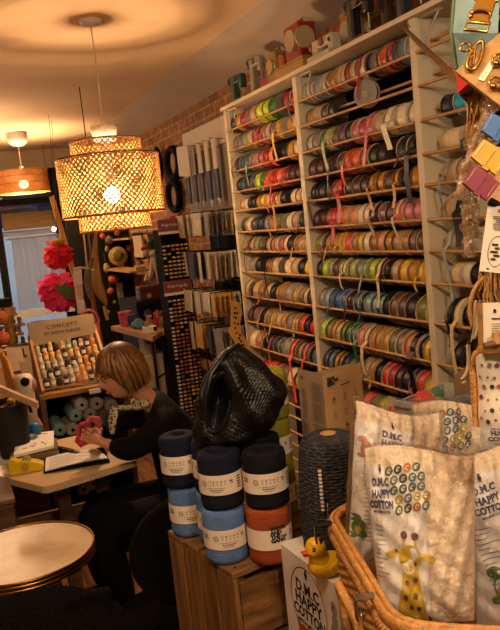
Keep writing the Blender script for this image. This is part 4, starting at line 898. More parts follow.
# ---------------------------------------------------------------- things left of the display
def wpost(*a): return MB().cyl(*a)
jy = 4.35; jx = ony(10, 330, jy).x
jw = thing('bobbin_tree', 'brown wooden tower with pegs and boards at the left by the window', 'stand', (jx, jy, .75))
m_peg = wood('peg_brown', '5c3a16', '8c5e28', .5, 2, 1)
part('post', MB().cyl((jx, jy, .0), (jx, jy, ony(10, 306, jy).z), .03, n=12), m_peg, jw)
for py, wd in ((315, .05), (326, .085), (335, .07), (346, .09), (358, .07)):
    z = ony(10, py, jy).z; part('board', bb(MB(), jx - wd, jx + wd, jy - .03, jy + .03, z - .008, z + .008), m_peg, jw)
    part('peg', MB().cyl((jx + wd * .7, jy, z), (jx + wd * .7, jy, z + .045), .012, n=10), m_peg, jw); part('peg', MB().cyl((jx - wd * .7, jy, z), (jx - wd * .7, jy, z + .045), .012, n=10), m_peg, jw)
part('top_box', MB().box((jx - .01, jy, ony(10, 302, jy).z), (.07, .06, .05)), m_black, jw)
# table that carries these (left of the cubby)
lt = thing('side_counter', 'dark wooden counter at the left carrying cards and the peg tower', 'counter', (.08, 3.95, 0))
part('worktop', bb(MB(), -.35, .335, 3.52, 4.2, .80, .83), m_crate2, lt); part('body', bb(MB(), -.33, .32, 3.54, 4.15, 0, .80), m_crate, lt)
CZ = .831
def leaning_card(x0, x1, y, h, lean, c, label, mn, marks=False):
    t = thing('card_sheet', label, 'card', ((x0 + x1) / 2, y, CZ))
    part('sheet', MB().prism([(x0, y, CZ), (x1, y, CZ), (x1 - .01, y + lean, CZ + h), (x0 - .01, y + lean, CZ + h * 1.03)], (0, .006, 0)), M(mn, c, .7, .08), t)
    if marks: part('printed_lines', bb(MB(), x0 + .01, x1 - .015, y + lean * .6 - .004, y + lean * .6 - .001, CZ + h * .6, CZ + h * .64), m_ink, t)
xa, xb = ony(13, 380, 3.9).x, ony(29, 380, 3.9).x
leaning_card(xa, xb, 3.9, .33, .05, 'a88c70', 'tall pale pinkish card standing left of the thread display', 'card_pinkish', True)
xa, xb = ony(24, 380, 3.8).x, ony(31, 380, 3.8).x
leaning_card(xa, xb, 3.78, .27, .04, '8c6c64', 'narrow mauve card standing right of the pinkish card', 'card_mauve')
xa, xb = ony(-6, 380, 4.05).x, ony(12, 380, 4.05).x
leaning_card(xa, xb, 4.02, .22, .04, 'a07038', 'tan card leaning behind the peg tower foot', 'card_tan')
for i, (px, py, c, lb) in enumerate(((3, 338, 'b04c2c', 'orange-red pompom on the left of the peg tower'), (2, 318, 'a86038', 'dusty orange pompom high on the left of the peg tower'))):
    p = ony(px, py, 4.2); t = thing('pompom', lb, 'pompom', p); part('ball', MB().ball(p, .04, 16, 10), M('pompom_' + c, c, .95, .2, 50, .8, 120), t); part('cord', MB().cyl(p + V((-.01, 0, .03)), V((p.x - .01, p.y, 2.74)), .002, n=5), m_grid, t)
for i in range(4):
    a = ony(2 + i * 2, 352 + i * 3, 3.86); b = ony(11 + i * 2.4, 386 + i, 3.86)
    solo('wooden_dowel', MB().cyl(V((b.x, 3.86 - .03 * i, CZ)), V((a.x, 3.98 - .03 * i, a.z)), .010, n=10), MATS['lath_amber'], f'amber wooden dowel leaning on the counter, {ORD[i+1]} from the left', 'dowel', 'amber dowels leaning on the counter')
# white rounded camera-like toy with a dark eye
p = ony(26, 384, 3.55); zt = CZ
wc = thing('white_tape_holder', 'white rounded holder with a dark round eye beside the mauve card', 'holder', (p.x, 3.6, zt))
top = ony(26, 373, 3.6).z
part('body', MB().lathe([(.030, zt), (.036, zt + .01), (.040, top - .07), (.042, top - .03), (.03, top - .006), (0, top)], (p.x, 3.6, 0), 24), M('holder_white', 'c0ac90', .5, .04), wc)
pe = ony(25, 382, 3.56); part('eye', MB().lathe([(0, -.004), (.020, -.004), (.022, .006)], (pe.x, 3.558, pe.z), 20, V((0, 1, 0))), m_black, wc)
part('side_lobe', MB().ball((p.x + .035, 3.59, top - .06), (.018, .02, .035), 12, 8), M('lobe_rose', 'a06a5c', .6), wc)
# pale wooden yardstick
ya, yb_ = ony(-12, 382, 3.3), ony(37, 403, 3.02)
yk = thing('wooden_yardstick', 'pale flat wooden yardstick lying across the black bag', 'yardstick', yb_)
part('stick', MB().prism([ya, yb_, yb_ - V((0, 0, .026)), ya - V((0, 0, .03))], (.01, .035, 0)), wood('yardstick_wood', 'a8845c', 'c8a880', .6, 0, 2), yk, bevel=.003)
# ================================================================== THE DESK
ZD = .75
m_desk = M('desk_laminate', 'c0a47c', .35, .05, 10)
dk_ = thing('desk', 'pale wooden desk with rounded corner where the woman works', 'desk', (.3, 3.2, 0))
A, B_ = V((.245, 2.85, 0)), V((.635, 2.94, 0))
poly = [(.235, 2.86), (.25, 2.848), (.30, 2.853), (.62, 2.925), (.638, 2.94), (.632, 2.962), (.60, 3.05), (.56, 3.5), (.0, 3.5), (-.12, 3.3), (.02, 3.20), (.10, 3.11)]
part('tabletop', MB().prism([(x, y, ZD - .028) for x, y in poly], (0, 0, .028)), m_desk, dk_, bevel=.004)
p = ony(66, 500, 3.05)
part('leg', MB().box((p.x, 3.12, (ZD - .03) / 2), (.055, .055, ZD - .03)), m_crate, dk_, bevel=.003); part('leg', MB().box((.0, 3.28, (ZD - .03) / 2), (.055, .055, ZD - .03)), m_crate, dk_, bevel=.003); part('leg', MB().box((.53, 3.25, (ZD - .03) / 2), (.055, .055, ZD - .03)), m_crate, dk_, bevel=.003)
def tz(x, y, z=ZD): return onz(x, y, z)
# papers at the left edge
def sheet(name, pts, z, th, mat, label, cat): return solo(name, MB().prism([V((p.x, p.y, z)) for p in pts], (0, 0, th)), mat, label, cat)
sheet('loose_paper', [tz(-6, 468), tz(17, 459), tz(12, 448), tz(-8, 455)], ZD + .0005, .003, m_paper, 'loose white papers at the left end of the desk', 'paper')
# pile of magazines with white printed page on top
mg = thing('magazine_stack', 'stack of magazines under a white printed page on the desk', 'magazines', tz(35, 462))
mp = [tz(12, 466), tz(58, 458), tz(57, 447), tz(17, 452)]
zc = ZD + .001
for i, (c, th, of) in enumerate((('3c3430', .012, .0), ('6c5c48', .01, .006), ('8c6428', .012, -.004), ('5c4c40', .008, .004))):
    part('magazine', MB().prism([V((p.x + of, p.y - of, zc)) for p in mp], (0, 0, th)), M('magazine_' + c, c, .45), mg); zc += th + .0006
pgz = zc; zq = [tz(14, 458, pgz), tz(54, 448, pgz), tz(54, 433, pgz), tz(17, 438, pgz)]
pgz_t = .012; part('white_page', MB().prism(zq, (0, 0, pgz_t)), m_paper, mg)
pm = MB(); u_ = (zq[1] - zq[0]); v_ = (zq[3] - zq[0])
rn = random.Random(4)
for k in range(16):
    o_ = zq[0] + u_ * rn.uniform(.08, .85) + v_ * rn.uniform(.1, .85) + V((0, 0, pgz_t + .0004)); pm.add([o_, o_ + u_ * .06, o_ + u_ * .06 + v_ * .05, o_ + v_ * .05], [(0, 1, 2, 3)])
part('printed_marks', pm, M('ink_red', 'a84030', .7), mg)
tp_ = zq[0] + u_ * .42 + v_ * .62; tp_.z = pgz + pgz_t
tr = thing('tape_roll', 'grey tape roll lying on the white printed page', 'tape', tp_)
part('tape', MB().lathe([(.012, 0.0005), (.026, .0005), (.026, .017), (.012, .017), (.012, .0005)], tp_, 24, caps=False, smooth=False), M('tape_grey', '6c6864', .3), tr); part('core', MB().lathe([(.0105, .0005), (.012, .0005), (.012, .017), (.0105, .017), (.0105, .0005)], tp_, 24, caps=False), m_card, tr)
# open leather case (dark) with white dots
ca, cb_ = tz(58, 449, ZD + .02), tz(80, 455, ZD + .012)
kc = thing('glasses_case', 'long dark glasses case with studs on the desk', 'case', (ca + cb_) / 2 - V((0, 0, .016)))
dv = (cb_ - ca).normalized(); part('case', MB().tube([ca, ca + dv * .01, ca.lerp(cb_, .5), cb_ - dv * .01, cb_], [.012, .016, .018, .016, .008], 12), M('case_dark', '1c1613', .4), kc)
for t_ in (.3, .55, .8): part('stud', MB().ball(ca.lerp(cb_, t_) + V((-.003, -.012, .012)), .0035, 8, 6), m_steel, kc)
# clipboard of lists with a black cover
q0, q1, q2, q3 = tz(44, 474), tz(110, 463), tz(104, 450), tz(45, 460)
fd = thing('ring_binder', 'open black binder holding a printed white list on the desk', 'binder', q0)
part('cover', MB().prism([V((p.x, p.y, ZD + .001)) for p in (q0, q1, q2, q3)], (0, 0, .012)), m_black, fd, bevel=.002)
w0, w1, w2, w3 = tz(45, 471, ZD + .014), tz(108, 460, ZD + .014), tz(98, 448.5, ZD + .014), tz(46, 457.5, ZD + .014)
def bil(a, b): return w0.lerp(w1, a).lerp(w3.lerp(w2, a), b) + V((0, 0, .006 * math.sin(a * 3.1) + .010 * a * (1 - b)))
part('page', MB().grid(bil, 12, 6).grid(lambda a, b: bil(a, b) - V((0, 0, .004)), 12, 6), m_paper, fd)
ln = MB()
for k in range(9):
    b0 = .1 + k * .09; ln.grid(lambda a, b: bil(.06 + .8 * a * (.5 + .5 * ((k * 37) % 10) / 10), b0 + .018 * b) + V((0, 0, .0008)), 8, 1)
part('printed_lines', ln, M('ink_grey', '8c7c74', .7), fd)
# yellow tape dispenser
c0 = tz(27, 473); td = thing('tape_dispenser', 'bright yellow tape dispenser on the front left of the desk', 'tape dispenser', c0)
ud = (tz(42, 470) - tz(12, 475)).normalized(); vd = V((-ud.y, ud.x, 0))
m_yel = M('plastic_yellow', 'd8b414', .35, .05)
prof = [(-.068, .004), (-.066, .03), (-.07, .05), (-.058, .066), (-.045, .062), (-.036, .05), (-.018, .052), (.0, .05), (.02, .044), (.045, .036), (.066, .026), (.07, .012), (.066, .002), (-.05, .002)]
part('body', MB().prism([c0 + ud * a + V((0, 0, b)) + vd * .0 for a, b in prof], vd * .055), m_yel, td, bevel=.007)
part('wheel_boss', MB().cyl(c0 + ud * -.005 + V((0, 0, .026)) - vd * .002, c0 + ud * -.005 + V((0, 0, .026)) + vd * .0, .018, n=18), M('plastic_yellow_dark', 'b08c10', .4), td)
part('tape_wheel', MB().cyl(c0 + ud * .002 + V((0, 0, .048)) + vd * .016, c0 + ud * .002 + V((0, 0, .048)) + vd * .040, .018, n=20), M('tape_clear', 'a89c70', .2), td)
part('foot', MB().box(c0 + ud * -.05 + vd * .02 + V((0, 0, .0025)), (.02, .03, .005)), m_steel, td)
# black bag of wool behind the desk's left
bgx = ony(15, 430, 3.34)
sb = thing('black_tote_bag', 'open black tote bag full of coloured wool left of the magazines', 'bag', (bgx.x, 3.40, ZD))
bx0, bx1 = ony(-6, 430, 3.34).x, ony(32, 430, 3.34).x; bz = ony(15, 404, 3.34).z
def bagf(a, b):
    an = 2 * math.pi * a; w_ = (bx1 - bx0) / 2 * (.82 + .18 * b); return V(((bx0 + bx1) / 2 + w_ * math.copysign(abs(math.cos(an)) ** .6, math.cos(an)), 3.40 + .085 * math.copysign(abs(math.sin(an)) ** .6, math.sin(an)), ZD + .001 + (bz - ZD) * b + .006 * math.sin(an * 5) * b))
part('sack', MB().grid(bagf, 32, 8, True).add([bagf(i / 32, 0) for i in range(32)], [tuple(range(32))]), M('tote_black', '14110f', .85, .2), sb)
part('handle', MB().tube([ony(14, 410, 3.30), ony(17, 404, 3.29), ony(23, 401, 3.30), ony(29, 404, 3.31), ony(31, 412, 3.32)], .011, 8, flat=.5), MATS['tote_black'], sb)
part('filling', MB().ball(((bx0 + bx1) / 2, 3.40, bz - .05), ((bx1 - bx0) * .42, .075, .045), 20, 8), MATS['tote_black'], sb)
for i, (px, py, r, c, lb) in enumerate(((11, 401, .02, 'b89c20', 'mustard yellow yarn ball on top of the black tote'), (5, 411, .03, 'c8583c', 'coral yarn ball at the left of the black tote'), (14, 409, .024, 'd0604c', 'second coral yarn ball beside the tote handle'), (22, 406, .028, 'a8845c', 'tan yarn ball under the tote handle'), (27, 407, .02, 'c4b098', 'cream yarn ball at the right of the tote'))):
    p = ony(px, py, 3.39); solo('yarn_ball', MB().ball(p, (r, r, r * .85), 16, 10), M('wool_' + c, c, .9, .2, 60, .6, 160), lb, 'yarn ball')
p = ony(34, 425, 3.46); bc = thing('blue_can', 'bright blue can with red base behind the black tote', 'can', (p.x, 3.46, ZD))
part('can', MB().lathe([(.026, ZD + .022), (.028, ZD + .03), (.026, ZD + .10), (.018, ZD + .115), (0, ZD + .116)], (p.x, 3.46, 0), 20), M('can_blue', '1464a0', .4), bc); part('base', MB().cyl((p.x, 3.46, ZD + .001), (p.x, 3.46, ZD + .022), .029, n=20), M('can_red', '9c2418', .4), bc)
# wooden bin under the desk
bz0 = thing('wooden_bin', 'low wooden bin with grey cloth on the floor under the desk', 'bin', (.30, 3.5, 0))
for nm, a in (('side_panel', (.10, .56, 3.30, 3.32)), ('side_panel', (.10, .56, 3.46, 3.48)), ('side_panel', (.10, .12, 3.32, 3.46)), ('side_panel', (.54, .56, 3.32, 3.46))): part(nm, bb(MB(), *a, .28, .42), m_crate2, bz0)
part('bottom', bb(MB(), .12, .54, 3.32, 3.46, .28, .30), m_crate2, bz0)
for x in (.12, .54):
    for y in (3.32, 3.46): part('leg', bb(MB(), x - .015, x + .015, y - .015, y + .015, 0, .28), m_crate, bz0)
solo('grey_cloth', MB().grid(lambda a, b: V((.22 + .26 * a, 3.335 + .11 * b, .305 + .10 * math.sin(math.pi * a) * math.sin(math.pi * b) * (.7 + .3 * math.sin(a * 13 + b * 9)))), 16, 12).grid(lambda a, b: V((.22 + .26 * a, 3.335 + .11 * b, .301)), 1, 1), M('cloth_grey', '5c544c', .9, .2), 'crumpled grey cloth in the low wooden bin under the desk', 'cloth')
p = ony(5, 515, 2.75); wb_ = thing('wooden_chest', 'brown wooden chest corner at the left behind the round table', 'chest', (p.x - .2, 2.95, 0))
zz = ony(5, 500, 2.75).z; xr = ony(15, 510, 2.75).x
part('chest', bb(MB(), xr - .5, xr, 2.75, 3.02, 0, zz - .022), m_crate, wb_, bevel=.004); part('lid', bb(MB(), xr - .5, xr + .006, 2.744, 3.026, zz - .02, zz), m_crate, wb_, bevel=.004)
# ================================================================== ROUND CAFE TABLE
cx, cy, cr, cz = .108, 2.352, .226, .72
ct = thing('bistro_table', 'small round bistro table with cream marble top and brass rim', 'table', (cx, cy, 0))
def marble():
    m = M('marble_cream', 'd8bc98', .34, .02); nt = m.node_tree; rp = [n for n in nt.nodes if n.type == 'VALTORGB'][0]; nz = [n for n in nt.nodes if n.type == 'TEX_NOISE'][0]
    nz.inputs['Scale'].default_value = 9; nz.inputs['Distortion'].default_value = .5; nz.inputs['Detail'].default_value = 6
    rp.color_ramp.elements[0].color = (*lin('c4a684'), 1); rp.color_ramp.elements[1].color = (*lin('d6bc9a'), 1); rp.color_ramp.elements[0].position = .35; rp.color_ramp.elements[1].position = .55; return m
part('tabletop', MB().lathe([(0, cz - .03), (cr - .006, cz - .03), (cr - .006, cz), (0, cz)], (cx, cy, 0), 64, smooth=False), marble(), ct)
m_rim = M('brass_rim', '8a6420', .28, .1, metal=1)
for z, r_ in ((cz + .0005, .0045), (cz - .011, .006), (cz - .024, .006)): part('rim', MB().tube([(cx + (cr - .002) * math.cos(2 * math.pi * i / 72), cy + (cr - .002) * math.sin(2 * math.pi * i / 72), z) for i in range(72)], r_, 8, closed=True), m_rim, ct)
part('column', MB().cyl((cx, cy, .04), (cx, cy, cz - .03), .025, n=16), m_black, ct)
for k in range(3): a = 2 * math.pi * k / 3 + .9; part('leg', MB().tube([(cx, cy, .09), (cx + .12 * math.cos(a), cy + .12 * math.sin(a), .07), (cx + .24 * math.cos(a), cy + .24 * math.sin(a), .012)], [.02, .018, .012], 10), m_black, ct)
# second small table leg post visible behind (wood)
# ================================================================== DARK CHAIRS IN FRONT
m_vel = M('velvet_black', '0a0807', .95, .3, 30, spec=.1)
oc = ony(192, 548, 1.95); ch = thing('round_back_chair', 'black upholstered chair with oval back behind the wooden crate', 'chair', (oc.x, 2.15, 0))
ZC0 = oc.z; RX, RZ = .185, .168
def oval(a, r, dy): t = 2 * math.pi * a; x = RX * r * math.cos(t); z = RZ * r * math.sin(t); return V((oc.x + x, 1.95 + dy + .35 * x * x, ZC0 + z))
om = MB().grid(lambda a, b: oval(a, b * .97, -.022 - .008 * (1 - b * b)), 48, 8, True); om.grid(lambda a, b: oval(a, .97 + .03 * math.sin(math.pi * b), -.022 + .044 * b), 48, 6, True); om.grid(lambda a, b: oval(a, (1 - b) * .97, .022 + .008 * b), 48, 8, True)
part('backrest', om, m_vel, ch)
part('seat', MB().lathe([(0, .40), (.205, .40), (.215, .43), (.205, .47), (0, .48)], (oc.x, 2.17, 0), 36), m_vel, ch)
part('back_support', MB().tube([(oc.x, 2.0, .42), (oc.x, 1.975, .5), (oc.x, 1.985, ZC0 - .08)], .018, 8), m_black, ch)
for k in range(4): a = math.pi / 4 + k * math.pi / 2; part('leg', MB().cyl((oc.x + .14 * math.cos(a), 2.17 + .14 * math.sin(a), .40), (oc.x + .20 * math.cos(a), 2.17 + .20 * math.sin(a), 0), .016, .011, 10), m_crate, ch)
# near chair with a black knitted throw over its back
fc = thing('throw_covered_chair', 'near black chair under a knitted dark throw at the bottom left', 'chair', (.14, 1.78, 0))
def throw(a, b):
    x = -.10 + .40 * a; t = (b - .5) * 2
    top = .845 - .10 * max(0, (a - .55) / .45) ** 1.6 - .02 * max(0, (.3 - a) / .3)
    y = 1.80 + .055 * t + .012 * math.sin(a * 19 + b * 3) * abs(t); z = top - .42 * abs(t) ** 2.2 + .004 * math.sin(a * 160) * math.sin(b * 160)
    return V((x, y, z))
part('throw', MB().grid(throw, 90, 60), M('knit_black', '0c0a09', .9, .4, 90, .9, 140, spec=.15), fc)
part('backrest', MB().box((.10, 1.80, .62), (.36, .035, .36)), m_vel, fc, bevel=.012); part('seat', MB().box((.13, 1.58, .44), (.42, .42, .05)), m_vel, fc, bevel=.015)
for sx in (-1, 1):
    part('leg', MB().cyl((.13 + .19 * sx, 1.80, .5), (.13 + .19 * sx, 1.82, 0), .016, .012, 10), m_crate, fc); part('leg', MB().cyl((.13 + .19 * sx, 1.40, .42), (.13 + .19 * sx, 1.39, 0), .016, .012, 10), m_crate, fc)
# ================================================================== THE WOMAN AT THE DESK
m_skin = M('skin', 'c08a68', .5, .06, 30); m_skin.node_tree.nodes['Principled BSDF'].inputs['Subsurface Weight'].default_value = .08
m_hair = M('hair_blond', '5e3c1c', .42, .5, 70); m_coat = M('coat_black', '0a0909', .9, .3, 40, .3, spec=.15)
def hair_mat():
    nt = m_hair.node_tree; nz = [n for n in nt.nodes if n.type == 'TEX_NOISE'][0]; mp = nt.nodes.new('ShaderNodeMapping'); tc = [n for n in nt.nodes if n.type == 'TEX_COORD'][0]
    mp.inputs['Scale'].default_value = (3, 3, .25); nt.links.new(tc.outputs['Object'], mp.inputs['Vector']); nt.links.new(mp.outputs['Vector'], nz.inputs['Vector'])
hair_mat()
def skin(name, verts, edges, mat, parent, sub=2, root=0):
    """grow a surface round a skeleton: verts are (point, radius)"""
    og = ORG.get(parent, V((0, 0, 0)))
    me = bpy.data.meshes.new(name); me.from_pydata([tuple(V(p) - og) for p, r in verts], edges, [])
    o = bpy.data.objects.new(name, me); link(o, parent); ORG[o] = og
    s = o.modifiers.new('skin', 'SKIN'); s.use_smooth_shade = True; s.branch_smoothing = .4
    for i, (p, r) in enumerate(verts):
        rr = r if isinstance(r, tuple) else (r, r); me.skin_vertices[0].data[i].radius = rr; me.skin_vertices[0].data[i].use_root = (i == root)
    o.modifiers.new('sub', 'SUBSURF').levels = sub; o.modifiers['sub'].render_levels = sub
    bpy.context.view_layer.update(); dg = bpy.context.evaluated_depsgraph_get(); m2 = bpy.data.meshes.new_from_object(o.evaluated_get(dg))
    o.modifiers.clear(); o.data = m2; m2.materials.clear(); m2.materials.append(mat); bpy.data.meshes.remove(me)
    return o
WY = 3.02
def wp(px, py, y=WY): return ony(px, py, y)
hc = wp(121, 371)                                           # middle of the skull
per = thing('person', 'woman with blond bob and black coat seated at the desk crocheting', 'person', (hc.x + .16, WY, 0))
# head: deformed ball facing -x, bent down over the work
fwd = V((-.96, -.20, -.26)).normalized(); up = V((-.24, -.03, .97)); up = (up - fwd * up.dot(fwd)).normalized(); lft = up.cross(fwd).normalized()   # lft: her left, towards the camera
HS = .98
def hp_(f, l, u): return hc + (fwd * f + lft * l + up * u) * HS
def headf(a, b):
    th = 2 * math.pi * a; ph = math.pi * b
    x = math.sin(ph) * math.cos(th); y = math.sin(ph) * math.sin(th); z = -math.cos(ph)
    f, l, u = x * .094, y * .072, z * .112
    if z < -.1:                                            # taper to jaw and chin
        k = min(1, (-z - .1) / .9); l *= 1 - .38 * k; f = f * (1 - .30 * k) + .026 * k
        if x > 0: f += .012 * k * x
    if x > .2:
        fr = (x - .2) / .8; ly = abs(y)
        f -= .004 * fr * math.exp(-((z - .12) / .10) ** 2) * math.exp(-((ly - .33) / .2) ** 2) * 2.2      # eye sockets
        f += .005 * fr * math.exp(-((z - .30) / .12) ** 2) * math.exp(-(ly / .6) ** 2)                        # brow
        f += .026 * fr * math.exp(-((z + .20) / .14) ** 2) * math.exp(-(ly / .15) ** 2)                      # nose tip
        f += .013 * fr * math.exp(-((z + .02) / .16) ** 2) * math.exp(-(ly / .13) ** 2)                      # nose bridge
        f += .007 * fr * math.exp(-((z + .50) / .055) ** 2) * math.exp(-(ly / .30) ** 2)                     # lips
        f += .006 * fr * math.exp(-((z + .60) / .05) ** 2) * math.exp(-(ly / .26) ** 2)
        f += .010 * fr * math.exp(-((z + .82) / .10) ** 2) * math.exp(-(ly / .3) ** 2)                       # chin
        l += math.copysign(.004, y) * fr * math.exp(-((z + .1) / .2) ** 2) * math.exp(-((ly - .5) / .25) ** 2)
    return hp_(f, l, u)
hm = MB().grid(headf, 56, 40, True)
# neck, arms and hands as one skinned body, joined with the head
nk0 = hp_(-.03, 0, -.075); nk1 = hp_(-.062, 0, -.16); ch_ = nk1 + V((.085, 0, -.14)); pel = V((hc.x + .27, WY + .01, .47)); mid = ch_.lerp(pel, .5) + V((.035, 0, 0))
shL = nk1 + V((.055, -.165, -.075)); shR = nk1 + V((.055, .165, -.075))
haL = wp(97, 440, 2.92); haR = wp(95, 432, 3.06)
haL = V((haL.x, 2.93, haL.z)); haR = V((haR.x, 3.05, haR.z))
elL = wp(126, 452, 2.83); elR = V((elL.x - .02, 3.22, elL.z + .01))
wrL = haL.lerp(elL, .30); wrR = haR.lerp(elR, .30)
hipL = pel + V((0, -.09, -.01)); hipR = pel + V((0, .09, -.01)); knL = wp(100, 500, 2.93); knL = V((knL.x, 2.93, .50)); knR = V((knL.x - .02, 3.12, .51))
ftL = V((knL.x + .05, 2.92, .06)); ftR = V((knR.x + .04, 3.14, .06))
vs = [(pel, .09), (mid, .085), (ch_, .07), (nk1, .046), (nk0, .046), (hp_(-.01, 0, -.02), .05),
      (shL, .036), (elL, .032), (wrL, .023), (shR, .036), (elR, .032), (wrR, .023),
      (hipL, .085), (knL, .055), (ftL + V((0, 0, .04)), .035), (ftL + V((-.13, 0, -.015)), .026), (hipR, .085), (knR, .055), (ftR + V((0, 0, .04)), .035), (ftR + V((-.13, 0, -.015)), .026)]
ed = [(0, 1), (1, 2), (2, 3), (3, 4), (4, 5), (2, 6), (6, 7), (7, 8), (2, 9), (9, 10), (10, 11), (0, 12), (12, 13), (13, 14), (14, 15), (0, 16), (16, 17), (17, 18), (18, 19)]
def hand(w_, palm, el, tgt, side):
    """palm and five bent fingers round the work at tgt"""
    d = (palm - w_).normalized(); to = (tgt - palm).normalized(); n = d.cross(to).normalized()   # across the palm
    i0 = len(vs); vs.append((palm, (.024, .017))); ed.append((8 if side == 'L' else 11, i0))
    for k, (off, L_) in enumerate(((-.024, .052), (-.008, .060), (.008, .057), (.023, .045))):
        b = palm + d * .026 + n * off; q = d; p0 = b; j = len(vs)
        vs.append((p0, .0092)); ed.append((i0, j))
        for s, (ln_, bend) in enumerate(((.45, .5), (.32, 1.0), (.25, 1.45))):
            q = (d * math.cos(bend) + to * math.sin(bend)).normalized(); p0 = p0 + q * L_ * ln_ * 1.15; vs.append((p0, .0084 - .0009 * s)); ed.append((j + s, j + s + 1))
    j = len(vs); b = palm - d * .006 - n * .022 * 1; vs.append((b - n * .010 + to * .010, .0105)); ed.append((i0, j))
    vs.append((b - n * .012 + to * .030 + d * .014, .0095)); ed.append((j, j + 1)); vs.append((b + to * .042 + d * .032, .0082)); ed.append((j + 1, j + 2))
work = wp(91, 436, 2.99)
hand(wrL, haL, elL, work + V((0, .02, .0)), 'L'); hand(wrR, haR, elR, work + V((0, -.02, 0)), 'R')
body = skin('body', vs, ed, m_skin, per, 2)
# merge the head into the same mesh so that the figure stays one surface
og = ORG[per]; bm = bmesh.new(); bm.from_mesh(body.data)
hv = [bm.verts.new(p - og) for p in hm.v]
for f in hm.f:
    try: fc_ = bm.faces.new([hv[i] for i in f]); fc_.smooth = True
    except ValueError: pass
bmesh.ops.recalc_face_normals(bm, faces=bm.faces); bm.to_mesh(body.data); bm.free()
# ear, eyes, lips, brows, glasses
for s in (1, -1):
    ec = hp_(-.012, .066 * s, -.012); part('ear', MB().tube([ec + (fwd * .014 * math.cos(t) + up * .026 * math.sin(t)) * HS + lft * s * .008 for t in [2 * math.pi * i / 16 for i in range(16)]], .0055, 8, closed=True).ball(ec + lft * s * .004, .014, 12, 8), m_skin, per)
    e_ = hp_(.070, .026 * s, .008); part('eye', MB().ball(e_, .0105, 12, 8), M('eye_white', 'c8bcb0', .2), per)
    part('iris', MB().ball(e_ + fwd * .0075 - up * .003, .005, 10, 6), m_black, per)
    part('eyebrow', MB().tube([hp_(.086, .012 * s, .034), hp_(.085, .028 * s, .040), hp_(.072, .044 * s, .034)], [.002, .003, .0015], 6), m_hair, per)
part('lips', MB().tube([hp_(.078, -.020, -.064), hp_(.093, -.008, -.060), hp_(.094, .008, -.060), hp_(.078, .020, -.064)], [.002, .0045, .0045, .002], 8), M('lips', '9c4c44', .4), per)
for s in (1, -1): gl_ = part('spectacles', MB().tube([hp_(.098, .030 * s, .010) + lft * .021 * math.cos(t) + up * .015 * math.sin(t) for t in [2 * math.pi * i / 20 for i in range(20)]], .0014, 6, closed=True).cyl(hp_(.096, .050 * s, .012), hp_(-.005, .072 * s, .012), .0014, n=6), m_black, per)
# hair: a bob with a side parting, cut at the nape
def hairf(a, b):
    th = 2 * math.pi * a; ph = math.pi * (1 - b * .80)             # b 0 crown .. 1 lower edge
    x = math.sin(ph) * math.cos(th); y = math.sin(ph) * math.sin(th); z = -math.cos(ph)
    rf, rl, ru = .110, .090, .124
    f, l, u = x * rf - .006, y * rl, z * ru + .006
    front = max(0, x)
    lim = -.02 + .085 * front ** 1.5 if x > 0 else -.112 - .012 * (-x)       # lower edge: fringe over the brow, long at the back
    if x > 0: lim = -.112 + (.150) * min(1, front * 1.25) ** 1.3
    t = b
    u = u if u > lim else lim + (u - lim) * .10
    if u < 0 and x < .5: l *= 1 + .10 * min(1, -u / .08); f -= .012 * min(1, -u / .08) * max(0, -x)
    w_ = .0022 * math.sin(th * 34 + 3 * math.sin(b * 5)) + .0012 * math.sin(th * 71 + b * 9)
    k = 1 + w_ / .1
    return hp_(f * k, l * k, u)
hr = part('hair', MB().grid(hairf, 140, 36, True), m_hair, per)
lk = MB()
for k in range(46):                                           # separate locks falling over the shell
    a0 = k / 46 * 2 * math.pi; 
    if math.cos(a0) > .86: continue
    pts = []
    for i in range(9):
        t = i / 8; ph = math.pi * (.97 - .60 * t); x = math.sin(ph) * math.cos(a0 + .12 * math.sin(k)); y = math.sin(ph) * math.sin(a0 + .12 * math.sin(k)); z = -math.cos(ph)
        lim = -.112 if x < .2 else -.112 + .14 * min(1, (x - .2) * 2)
        u = max(lim, z * .124 + .006 - (.045 * t if x < .3 else 0)); pts.append(hp_((x * .111 - .006) * 1.02, y * .092 * 1.02, u))
    lk.tube(pts, [.004, .009, .011, .012, .012, .011, .010, .008, .003], 6, flat=.5)
part('locks', lk, M('hair_highlight', '80562a', .40, .45, 60), hr, label='lighter blond locks')
# coat: torso and sleeves
cvs = [(pel + V((.01, 0, .02)), (.165, .185)), (mid, (.155, .19)), (ch_, (.135, .185)), (nk1 + V((.012, 0, .012)), (.064, .068)),
       (shL + V((.01, .0, -.01)), .086), (shL.lerp(elL, .5) + V((.02, -.01, 0)), .062), (elL, .054), (wrL.lerp(elL, .12), .036),
       (shR + V((.01, 0, -.01)), .086), (shR.lerp(elR, .5) + V((.02, .01, 0)), .062), (elR, .054), (wrR.lerp(elR, .12), .036)]
skin('coat', cvs, [(0, 1), (1, 2), (2, 3), (2, 4), (4, 5), (5, 6), (6, 7), (2, 8), (8, 9), (9, 10), (10, 11)], m_coat, per, 2)
tvs = [(pel, .13), (hipL, .115), (hipL.lerp(knL, .5), .098), (knL, .082), (knL.lerp(ftL, .6), .066), (ftL + V((.0, 0, .07)), .06), (hipR, .115), (hipR.lerp(knR, .5), .098), (knR, .082), (knR.lerp(ftR, .6), .066), (ftR + V((0, 0, .07)), .06)]
skin('trousers', tvs, [(0, 1), (1, 2), (2, 3), (3, 4), (4, 5), (0, 6), (6, 7), (7, 8), (8, 9), (9, 10)], M('trousers_black', '0a0909', .9, .2, spec=.15), per, 2)
